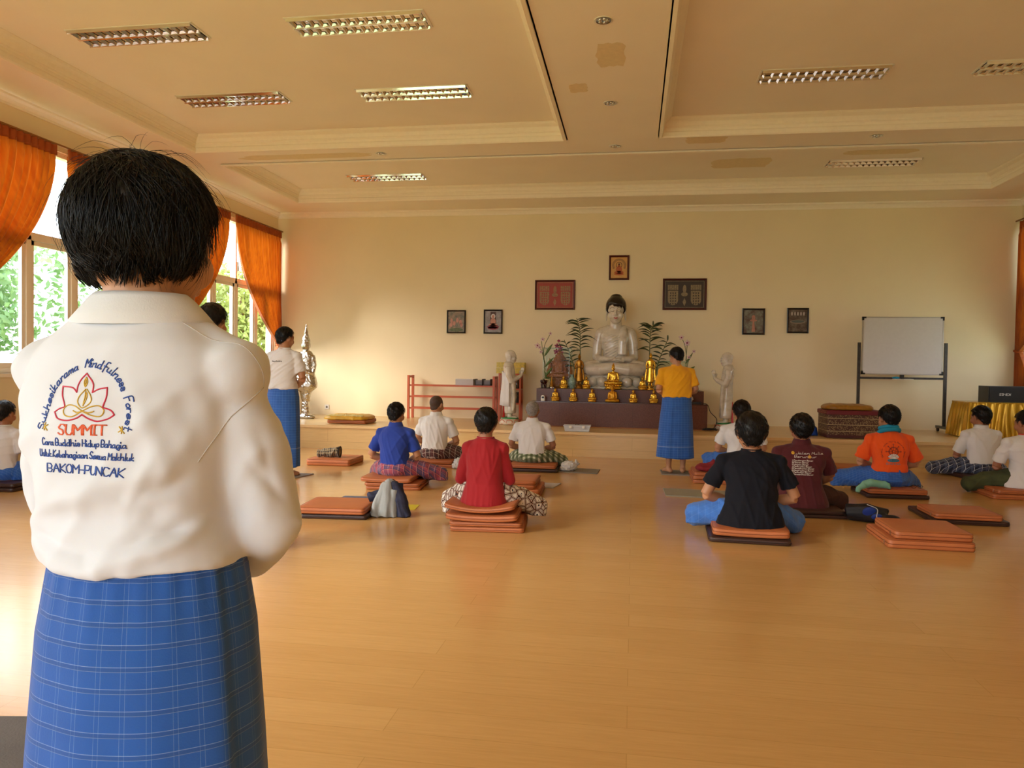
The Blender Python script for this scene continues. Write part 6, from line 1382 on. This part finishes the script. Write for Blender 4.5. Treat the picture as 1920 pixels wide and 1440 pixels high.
def feet_panel(label, x0, x1, z0, z1, g, ln):
    o, w, h = picture(label, x0, x1, z0, z1, FR1, 0.030, g); k = h/0.53; P = []; Q = []
    for q in (-1, 1):
        cx = q*0.19*k; P.append([(cx-0.085*k, 0.06*k), (cx-0.085*k, -0.08*k)]+[(cx-0.085*k*math.cos(t), -0.10*k-0.085*k*math.sin(t)) for t in np.linspace(0, PI, 12)]+[(cx+0.085*k, 0.06*k)])
        for i in range(5): P.append([(cx-0.088*k+i*0.036*k, 0.075*k), (cx-0.058*k+i*0.036*k, 0.075*k), (cx-0.058*k+i*0.036*k, 0.16*k), (cx-0.088*k+i*0.036*k, 0.16*k)])
        for i in range(3):
            for j in range(5): Q.append(disc(cx+(i-1)*0.04*k, (0.02-0.045*j)*k, 0.011*k, 0.014*k, 8))
    P += [disc(0, 0.09*k, 0.03*k, 0.07*k), disc(0, -0.0*k, 0.055*k, 0.035*k), [(0, -0.20*k), (0.03*k, -0.13*k), (0, -0.06*k), (-0.03*k, -0.13*k)]]
    flat(o, 'embossed_feet', ln, P, -0.0182)
    for hf in (0, 1): flat(o, 'embossed_marks', g, Q[15*hf:15*hf+15], -0.021)
    e = 0.042; flat(o, 'inner_border', ln, [[(-w/2+e, z), (w/2-e, z), (w/2-e, z+0.008), (-w/2+e, z+0.008)] for z in (-h/2+e, h/2-e-0.008)]+[[(x, -h/2+e), (x+0.008, -h/2+e), (x+0.008, h/2-e), (x, h/2-e)] for x in (-w/2+e, w/2-e-0.008)], -0.0182)
feet_panel('wide picture with two embossed footprints on a red ground', -1.815, -1.077, 2.403, 2.945, M('panel_red', '98300f', 0.5), M('embossed_bronze', '8c6238', 0.45, metal=0.2, var=0.25, vscale=40))
feet_panel('wide picture with two embossed footprints on a dark brown ground', 0.495, 1.262, 2.405, 2.965, M('panel_dark', '33261c', 0.5), M('embossed_grey_bronze', '857454', 0.45, metal=0.2, var=0.25, vscale=40))
SK = M('picture_skin', 'b8806c', 0.5, var=0.1); RB = M('picture_rose', '8a3038', 0.5, var=0.2, vscale=30); WT = M('picture_white', 'c8c0b8', 0.5)
o, w, h = picture('small black framed picture of a group under trees, leftmost on the wall', -3.476, -3.117, 1.958, 2.390, FRB, 0.025, m_picture('picture_forest', ['2c2a20', '5c5c40', '8c7050', 'a8988a'], 14))
flat(o, 'picture_figures', SK, [disc(x, z, 0.026, 0.045, 12) for x, z in ((-0.09, 0.02), (-0.04, -0.03), (0.02, 0.03), (0.08, -0.01), (0.10, -0.06))]+[disc(-0.10, -0.06, 0.03, 0.04)], -0.0182); flat(o, 'picture_foreground', M('picture_green', '56603a', 0.5, var=0.3, vscale=30), [disc(0.0, -0.15, 0.13, 0.035)], -0.0182)
o, w, h = picture('small black framed picture of a rose coloured seated figure', -2.771, -2.417, 1.954, 2.402, FRB, 0.025, m_picture('picture_lake', ['5c4440', '847870', 'a09894'], 9))
flat(o, 'picture_trunk', M('picture_trunk_brown', '4a2c24', 0.5), [[(-0.06, -0.05), (0.06, -0.05), (0.05, 0.18), (-0.05, 0.18)]], -0.0182); flat(o, 'picture_halo', WT, [disc(0, 0.10, 0.042, 0.045)], -0.020); flat(o, 'picture_figure', SK, [disc(0, 0.095, 0.022, 0.028), disc(0, 0.0, 0.052, 0.07), disc(0, -0.06, 0.085, 0.03)], -0.0225); flat(o, 'picture_lotus', RB, [disc(0, -0.095, 0.115, 0.035), disc(0, -0.12, 0.10, 0.03)], -0.0225)
o, w, h = picture('small black framed picture with bright glass reflections right of the footprints', 1.884, 2.270, 1.972, 2.434, FRB, 0.028, m_picture('picture_temple', ['402824', '5e4a40', '7c8074', '98a08c'], 8))
flat(o, 'picture_path', SK, [[(-0.03, -0.18), (0.03, -0.18), (0.012, 0.0), (-0.012, 0.0)]], -0.0182); flat(o, 'picture_figure', SK, [disc(0.0, 0.07, 0.03, 0.045), disc(0, 0.02, 0.06, 0.02)], -0.0182)
o, w, h = picture('small black framed picture with a round pool, rightmost on the wall', 2.643, 3.005, 2.004, 2.444, FRB, 0.028, m_picture('picture_pool', ['2c1c1c', '4c3c34', '6c6054', '7c8c84'], 10))
flat(o, 'picture_pool_rim', M('picture_stone', '8c7c6c', 0.5), [disc(0, -0.02, 0.13, 0.035)], -0.0182); flat(o, 'picture_water', M('picture_water', '56605a', 0.4), [disc(0, -0.015, 0.11, 0.024)], -0.0205); flat(o, 'picture_spouts', WT, [disc(-0.10+0.05*i, 0.12, 0.010, 0.035, 8) for i in range(5)], -0.0182)

# ------------------------------------------------------------------ whiteboard
o = thing('whiteboard', 'rolling whiteboard on a dark metal stand by the right of the back wall', 'whiteboard', (4.39, 13.44, SZ))
obj('board', MB().box(-0.615, 0.615, -0.012, 0.012, 0.955, 1.885), M('whiteboard_surface', 'c6c2bc', 0.25, var=0.02), o)
f = MB()
for q in ((-0.63, 0.63, 0.94, 0.957), (-0.63, 0.63, 1.883, 1.90), (-0.63, -0.612, 0.94, 1.90), (0.612, 0.63, 0.94, 1.90)): f.box(q[0], q[1], -0.016, 0.016, q[2], q[3])
obj('board_frame', f, M('aluminium', 'a8a49c', 0.35, metal=0.8), o)
for x in (-1, 1):
    for z in (0.945, 1.895): sx = -x; sz = 1 if z < 1.2 else -1; obj('corner_cap', MB().box(min(x*0.635, x*0.575), max(x*0.635, x*0.575), -0.02, 0.02, min(z-sz*0.006, z+sz*0.022), max(z-sz*0.006, z+sz*0.022)).box(min(x*0.635, x*0.608), max(x*0.635, x*0.608), -0.02, 0.02, min(z-sz*0.006, z+sz*0.055), max(z-sz*0.006, z+sz*0.055)), BLACK, o)
    STD = M('chipped_black_paint', '2e2a26', 0.4, var=0.5, vscale=25)
    obj('upright', MB().box(x*0.672-0.022, x*0.672+0.022, -0.02, 0.02, 0.09, 1.47), STD, o); ft = obj('foot', MB().box(x*0.672-0.028, x*0.672+0.028, -0.28, 0.28, 0.06, 0.10), M('worn_grey_paint', '5a5850', 0.5, var=0.3), o)
    for y in (-0.25, 0.25): obj('castor', MB().cyl((x*0.672-0.015, y, 0.032), (x*0.672+0.015, y, 0.032), 0.031, 16).box(x*0.672-0.02, x*0.672+0.02, y-0.012, y+0.012, 0.03, 0.06), BLACK, ft, smooth=False)
obj('cross_bar', MB().box(-0.66, 0.66, -0.015, 0.015, 0.865, 0.90), STD, o); obj('pen_tray', MB().box(-0.15, 0.17, -0.06, -0.012, 0.865, 0.873), WHITEM, o)
e = obj('board_eraser', MB().cbox((0, 0, 0.03), (0.055, 0.05, 0.075), 0.0), BLACK, None, loc=(4.385, 13.405, SZ+0.874)); tag(e, 'black whiteboard eraser on the pen tray', 'eraser')
e = obj('folded_cloth', MB().ell((0, 0, 0.018), (0.065, 0.03, 0.018)), TEAL_C, None, smooth=True, loc=(4.295, 13.405, SZ+0.873)); tag(e, 'small teal cloth on the whiteboard pen tray', 'cloth')

# speaker table
SAT = M('gold_satin', 'b88c20', 0.26, metal=0.55, var=0.15, vscale=6)
o = thing('table', 'table with a pleated gold satin skirt at the right end of the stage', 'table', (5.66, 12.75, SZ))
m = MB(); N = 200; rings = []
pts = []
per = [(-0.62, -0.30), (0.62, -0.30), (0.62, 0.32), (-0.62, 0.32)]
for i in range(4):
    a_, b_ = np.array(per[i]), np.array(per[(i+1) % 4]); k = 90 if i % 2 == 0 else 45
    for j in range(k): t = j/k; nn = V(*(b_-a_)); nn = V(nn[1], -nn[0]); nn /= np.linalg.norm(nn); pts.append((a_+(b_-a_)*t, nn, 2*PI*t*(12 if i % 2 == 0 else 6)))
for z in np.linspace(0.535, 0.012, 14):
    k = (0.535-z)/0.535; rings.append([(p[0]*(1+0.10*k)+n_[0]*(0.006+0.026*k**0.6)*math.sin(ph+1.2*math.sin(3*k+ph*0.2)), p[1]*(1+0.12*k)+n_[1]*(0.006+0.026*k**0.6)*math.sin(ph+1.2*math.sin(3*k+ph*0.2)), z) for p, n_, ph in pts])
m.loft(rings, cap=False); obj('satin_skirt', m, SAT, o, smooth=True); obj('table_top', MB().box(-0.625, 0.625, -0.305, 0.325, 0.525, 0.545), SAT, o)
o = thing('loudspeaker', 'black loudspeaker lying on the gold skirted table', 'loudspeaker', (5.78, 12.75, SZ+0.546)); b = MB(); b.box(-0.42, 0.42, -0.16, 0.18, 0, 0.245); obj('cabinet', b, BLACK, o)
obj('grille', MB().box(-0.405, 0.405, -0.170, -0.158, 0.012, 0.233), M('black_grille', '14110e', 0.8, bump=0.5, bscale=300, bdist=0.002), o)
st = line('SIMEX', 0, 0, 0.030, 0.15, 0.16); m = MB()
for s in st: m.tube([(-0.27+p[0], -0.172, 0.105+p[1]) for p in s], 0.0035, 6)
obj('badge', m, M('silver_badge', 'c8c4bc', 0.4), o)
for nm, x, z in (('left', -5.845, 0.515), ('right', 5.405, 0.555)):
    o = thing('wall_socket', 'white wall socket low on the %s of the back wall' % nm, 'socket', (x, YB, z)); m = MB(); m.loft([[(-k, y, -k), (k, y, -k), (k, y, k), (-k, y, k)] for k, y in ((0.045, -0.001), (0.045, -0.008), (0.041, -0.011))]); obj('plate', m, WHITEM, o)
    obj('socket_well', MB().cyl((0, -0.0115, 0), (0, -0.0125, 0), 0.021, 20), M('socket_grey', '6a6258', 0.5), o)

# stacked brocade cushions, bag and boxes on the stage
o = thing('covered_platform', 'low platform covered in maroon and gold brocade at the stage edge', 'platform', (3.23, 12.03, SZ)); 
def soft_box(w, d, h, r=0.03, bulge=0.01, nseg=1):
    m = MB(); R = []
    for z, i in ((0, 0.012), (0.006, 0.0), (h-0.012, 0.0), (h-0.003, 0.008), (h, 0.03)):
        P = []
        for qx, qy, a0 in ((1, 1, 0), (-1, 1, PI/2), (-1, -1, PI), (1, -1, 1.5*PI)):
            for j in range(6): a_ = a0+PI/2*j/5; P.append((qx*(w/2-i-r)+r*math.cos(a_), qy*(d/2-i-r)+r*math.sin(a_), z))
        R.append(P)
    return m.loft(R)
obj('brocade_cover', soft_box(0.80, 0.58, 0.37), m_brocade(), o, smooth=False, auto=40)
m = soft_box(0.83, 0.61, 0.065); obj('maroon_cloth', m, m_dots(), o, loc=(0, 0, 0.345), auto=40)
m = MB(); m.loft([ringE(z, rx, ry, 0, 0, 40, 4) for z, rx, ry in ((0, 0.33, 0.25), (0.01, 0.345, 0.265), (0.045, 0.35, 0.265), (0.07, 0.32, 0.24), (0.085, 0.22, 0.16))])
g = blob('gold_cushion', m, M('gold_brown_satin', '9a6a1c', 0.4, var=0.2, bump=0.3, bscale=12), None, 0.012, 3, folds(5, 0.010, 5, (1, 0.5, 0), 0.5, 5)); g.location = (3.17, 12.02, SZ+0.412); tag(g, 'flat gold brown cushion on top of the brocade platform', 'cushion')
BAG = M('blue_plastic_bag', '1c4aa8', 0.35, var=0.2, vscale=10); m = MB(); m.loft([ringE(z, rx, ry, 0, 0, 26, 3) for z, rx, ry in ((0, 0.15, 0.10), (0.02, 0.16, 0.11), (0.12, 0.15, 0.09), (0.19, 0.09, 0.03), (0.20, 0.07, 0.015))]); m.tube([(-0.10, 0, 0.12), (-0.16, 0.0, 0.19), (-0.12, 0.02, 0.22)], [0.03, 0.02, 0.01], 10)
g = blob('shopping_bag', m, BAG, None, 0.009, 2, folds(6, 0.014, 6, (1, 0.4, 0.4), 0.6, 6)); g.location = (2.62, 12.10, SZ+0.003); tag(g, 'blue bag beside the brocade covered platform', 'bag')
g = obj('paper_cup', MB().lathe([(0.022, 0), (0.030, 0.09), (0.027, 0.09)], seg=16), WHITEM, None, smooth=True, loc=(2.74, 12.30, SZ+0.003)); tag(g, 'white cup standing behind the blue bag', 'cup')
o = thing('storage_box', 'white translucent plastic box on the stage edge before the altar', 'box', (-0.84, 11.72, SZ+0.004), 0.02)
m = MB(); m.loft([[(-a_, -b_, z), (a_, -b_, z), (a_, b_, z), (-a_, b_, z)] for a_, b_, z in ((0.185, 0.10, 0), (0.20, 0.115, 0.075))]); obj('tub', m, M('white_plastic', 'c8ccd2', 0.35), o); obj('lid', MB().box(-0.208, 0.208, -0.122, 0.122, 0.075, 0.092), M('white_plastic', 'c8ccd2'), o)
for x in (-0.10, 0.10): obj('clip', MB().box(x-0.02, x+0.02, -0.128, -0.115, 0.05, 0.088), WHITEM, o)
obj('handle', MB().tube([(-0.03, 0, 0.092), (-0.02, 0, 0.104), (0.02, 0, 0.104), (0.03, 0, 0.092)], 0.006, 6), BLACK, o)
YC = M('yellow_satin', 'c89a24', 0.45, var=0.2, vscale=8)
pad('orange mat under the yellow satin cloth on the left of the stage', -4.66, 12.18, SZ+0.005, 0.66, 0.62, 0.060, 0.03, *O)
o = thing('satin_cushion', 'yellow satin cushion with pale lettering on an orange mat, left of the stage', 'cushion', (-4.70, 12.18, SZ+0.066), 0.03)
m = MB(); m.loft([ringE(z, rx, ry, 0, 0, 48, 5) for z, rx, ry in ((0, 0.37, 0.33), (0.012, 0.385, 0.345), (0.05, 0.37, 0.33), (0.075, 0.30, 0.26))]); sc2 = blob('cushion_cover', m, YC, o, 0.010, 3, folds(15, 0.012, 5, (1, 0.6, 0.2), 0.6, 6))
ct = surf_caster(sc2); m = MB(); S_ = line('VIHARA BUDDHA SUKHESIKARAMA', 0, 0, 0.055, 0, 0.60)
def stroke_top(mb, S, x0, y0):
    for s in S:
        P = []
        for i in range(len(s)-1):
            for k in range(3): P.append(np.array(s[i])+(np.array(s[i+1])-np.array(s[i]))*k/3)
        P.append(np.array(s[-1])); Q = []
        for p in P:
            h, n_ = ct(0, 0, (0, 0, -1), org=(x0+p[0], y0+p[1]*1.6, 0.5))
            if h is not None: Q.append(np.array(h)+V(0, 0, 0.0015))
        if len(Q) > 1: mb.tube(Q, 0.0065, 5)
stroke_top(m, S_, -0.30, -0.29); obj('lettering', m, M('pale_yellow_thread', 'e8dc9a', 0.5), o)

# cables by the right end of the altar
CB = M('black_cable', '14100e', 0.4); rs = random.Random(3)
def cable(label, pts, r=0.006): g = obj('cable', MB().tube(catmull(pts, 6), r, 6), CB, None, smooth=True); return tag(g, label, 'cable')
cable('black cable hanging from the altar corner down to the stage', [(1.02, 12.70, 0.790), (1.12, 12.66, 0.80), (1.20, 12.62, 0.77), (1.24, 12.60, 0.66), (1.34, 12.60, 0.55), (1.32, 12.58, 0.44), (1.27, 12.56, 0.380)])
cable('black cable coiled on the stage beside the right monk statue', [(1.22+0.10*math.cos(t)*(1+0.2*math.sin(2.3*t)), 12.42+0.07*math.sin(t)*(1+0.3*math.cos(1.7*t)), SZ+0.012+0.004*(t/2)) for t in np.linspace(0, 19, 60)])
o = thing('power_strip', 'black power strip with a plastic bag on the altar behind the person in yellow', 'power strip', (0.98, 12.68, 0.781)); obj('strip', MB().box(-0.12, 0.12, -0.03, 0.03, 0, 0.035), BLACK, o)
g = blob('plastic_bag', MB().ell((0, 0, 0.05), (0.07, 0.05, 0.06)), M('clear_plastic', 'a8a49c', 0.15, coat=0.5), None, 0.006, 1, lambda P: crinkle(P*2)*1.2); g.location = (0.90, 12.70, 0.812); tag(g, 'crumpled clear plastic bag on the altar corner', 'bag')

# ------------------------------------------------------------------ things lying on the floor
def heap(name, label, cat, loc, prims, mat, vox, fo, par=None, clip=True):
    m = MB(); prims(m); return tag(blob(name, m, mat, par, vox, 2, fo, (lambda P: np.stack([P[:, 0], P[:, 1], np.maximum(P[:, 2], 0.002)], 1)) if clip else None), label, cat)
o = thing('jacket', 'crumpled grey and navy jacket on the floor beside an orange cushion', 'jacket', (-2.10, 6.50, 0), 0.1)
def pj(m): m.tube([(-0.06, 0, 0.30), (-0.10, -0.02, 0.17), (-0.15, -0.06, 0.0)], [0.03, 0.055, 0.06], 12); m.tube([(-0.05, 0, 0.30), (-0.05, -0.03, 0.16), (-0.06, -0.06, 0.0)], [0.04, 0.06, 0.07], 12); m.tube([(-0.06, 0, 0.29), (-0.02, 0.02, 0.31), (0.0, 0.02, 0.28)], [0.035, 0.03, 0.04], 10); m.tube([(0.02, -0.02, 0.24), (0.01, -0.05, 0.0)], [0.03, 0.045], 10)
g = heap('grey_lining', None, None, None, pj, M('heather_grey_jersey', '8f918e', 0.95, bump=0.3, bscale=200), 0.006, folds(21, 0.020, 8, (1, 0.3, 0.2), 0.4, 6), o)
def pn(m): m.tube([(0.0, 0.02, 0.30), (0.07, 0.0, 0.17), (0.10, -0.02, 0.0)], [0.035, 0.06, 0.07], 12); m.tube([(0.03, 0.05, 0.28), (0.06, 0.05, 0.0)], [0.05, 0.09], 12); m.tube([(-0.06, 0.04, 0.20), (-0.16, 0.03, 0.18), (-0.23, 0.01, 0.15)], [0.05, 0.045, 0.045], 12); m.tube([(0.0, 0.02, 0.32), (-0.02, 0.03, 0.27)], [0.03, 0.03], 8); m.tube([(0.09, -0.03, 0.08), (0.15, -0.05, 0.0)], [0.05, 0.03], 10)
heap('navy_shell', None, None, None, pn, M('navy_denim', '23253a', 0.85, var=0.2, bump=0.2, bscale=150), 0.006, folds(22, 0.022, 7, (1, 0.3, 0.3), 0.5, 6), o)
o = thing('rolled_garment', 'rolled dark patterned garment lying on the orange cushion by the standing person', 'garment', (-4.00, 9.72, 0.088), 0.1)
m = MB(); m.tube([(-0.20, 0, 0.055), (-0.05, 0, 0.062), (0.10, 0, 0.075)], [0.045, 0.062, 0.075], 20); PAT = plaid('dark_camouflage_cloth', '3c3226', [('x', 0.03, 0, 0.012, '8c7a5c', 0.7), ('w', 0.05, 0, 0.02, 'a8946c', 0.5)], var=0.4); blob('cloth_roll', m, PAT, o, 0.006, 2, folds(23, 0.022, 9, (0.6, 0.3, 0.5), 0.7, 6))
m = MB(); m.lathe([(0.074, 0.0), (0.078, 0.012), (0.066, 0.012), (0.055, -0.03), (0.01, -0.04)], seg=28, cap=False); e = obj('open_end', m, M('dark_cloth_inside', '1c1812', 0.9), o, smooth=True, loc=(0.102, 0, 0.075)); e.rotation_euler = (0, PI/2, 0)
g = obj('note_card', MB().box(-0.06, 0.06, -0.13, 0.13, 0, 0.004), M('yellow_card', 'c8b428', 0.5), None, loc=(-2.06, 6.93, 0), rz=0.1); tag(g, 'small yellow card on the floor behind the jacket', 'card')
WB = M('white_plastic_bag', 'c4c2c0', 0.4, coat=0.3)
def pb(m): m.ell((0, 0, 0.07), (0.12, 0.09, 0.08)); m.tube([(0.05, 0, 0.09), (0.12, 0.02, 0.12), (0.10, 0, 0.16)], [0.04, 0.03, 0.01], 10); m.ell((-0.05, -0.03, 0.04), (0.08, 0.06, 0.05))
g = heap('plastic_bag', 'crumpled white plastic bag beside the person with the shaved head', 'bag', None, pb, WB, 0.006, lambda P: crinkle(P*1.3)*1.6-0.004); g.location = (-2.20, 9.72, 0.0)
g = heap('plastic_bag', 'crumpled white plastic bag on the thin grey mat beside the grey haired person', 'bag', None, pb, WB, 0.006, lambda P: crinkle(P*1.5+3)*1.6-0.004); g.location = (-0.80, 9.80, 0.011); g.scale = (0.9, 0.9, 0.85)
def pr(m): m.ell((0, 0, 0.04), (0.14, 0.12, 0.05)); m.tube([(0.0, 0, 0.05), (0.08, 0, 0.10), (0.12, 0, 0.04)], [0.05, 0.04, 0.03], 10)
g = heap('red_garment', 'crumpled dark red cloth on an orange cushion behind the dark navy T-shirt', 'garment', None, pr, M('deep_red_cloth', '7c1420', 0.8, bump=0.2), 0.006, folds(25, 0.022, 7, (1, 0.4, 0.4), 0.6, 6)); g.location = (0.88, 9.28, 0.137)
def pt_(m): m.tube([(-0.15, 0.0, 0.03), (-0.08, 0, 0.06), (0.02, 0.02, 0.045), (0.12, 0, 0.03)], [0.035, 0.045, 0.042, 0.03], 12); m.tube([(-0.15, -0.02, 0.03), (-0.21, -0.04, 0.0), (-0.22, -0.05, -0.04)], [0.035, 0.03, 0.022], 10)
g = heap('hand_towel', 'mint green towel lying on the cushion of the person in orange', 'towel', None, pt_, M('mint_towel', '7cb4a0', 0.95, bump=0.4, bscale=250), 0.006, folds(26, 0.014, 7, (1, 0.4, 0.3), 0.5, 5), clip=False); g.location = (2.60, 8.585, 0.106)
o = thing('eyeglasses', 'dark eyeglasses lying on the cushion beside the person in orange', 'eyeglasses', (3.02, 8.68, 0.106), 0.2); m = MB()
for q in (-1, 1): obj('temple_arm', MB().tube([(q*0.07, 0, 0.02), (q*0.075, 0.13, 0.012)], 0.0022, 6), BLACK, o); m.ring_tube([(q*0.034+0.028*math.cos(t), 0, 0.022+0.018*math.sin(t)) for t in np.linspace(0, 2*PI, 18)[:-1]], 0.0024, 6)
m.tube([(-0.008, 0, 0.026), (0.008, 0, 0.026)], 0.002, 6); obj('lens_rims', m, BLACK, o)
def pk(m): m.tube([(-0.16, 0.05, 0.07), (0.0, 0.0, 0.085), (0.15, -0.06, 0.06)], [0.07, 0.085, 0.06], 16, rx=1.2); m.ell((0.17, -0.10, 0.045), (0.09, 0.06, 0.045)); m.ell((-0.10, 0.03, 0.10), (0.08, 0.06, 0.04))
g = heap('backpack', 'black and blue backpack lying behind the person in maroon', 'backpack', None, pk, M('black_nylon', '15161c', 0.6, var=0.3, bump=0.2), 0.007, folds(27, 0.022, 6, (0.7, 0.4, 0.5), 0.5, 6)); g.location = (2.10, 7.24, 0.0)
m = MB(); m.ell((0.0, -0.085, 0.10), (0.06, 0.025, 0.055), 16, 10, (0.5, 0, 0)); m.ell((0.06, -0.10, 0.06), (0.05, 0.02, 0.035), 14, 8, (0.5, 0, 0)); obj('blue_pocket', m, M('blue_nylon', '1c3c98', 0.55), g, smooth=True)
m = MB(); m.tube(catmull([(-0.02, -0.075, 0.165), (0.06, -0.10, 0.13), (0.05, -0.13, 0.06), (0.11, -0.14, 0.03)], 6), 0.004, 6); obj('piping', m, M('white_piping', 'c0c4cc', 0.6), g, smooth=True)
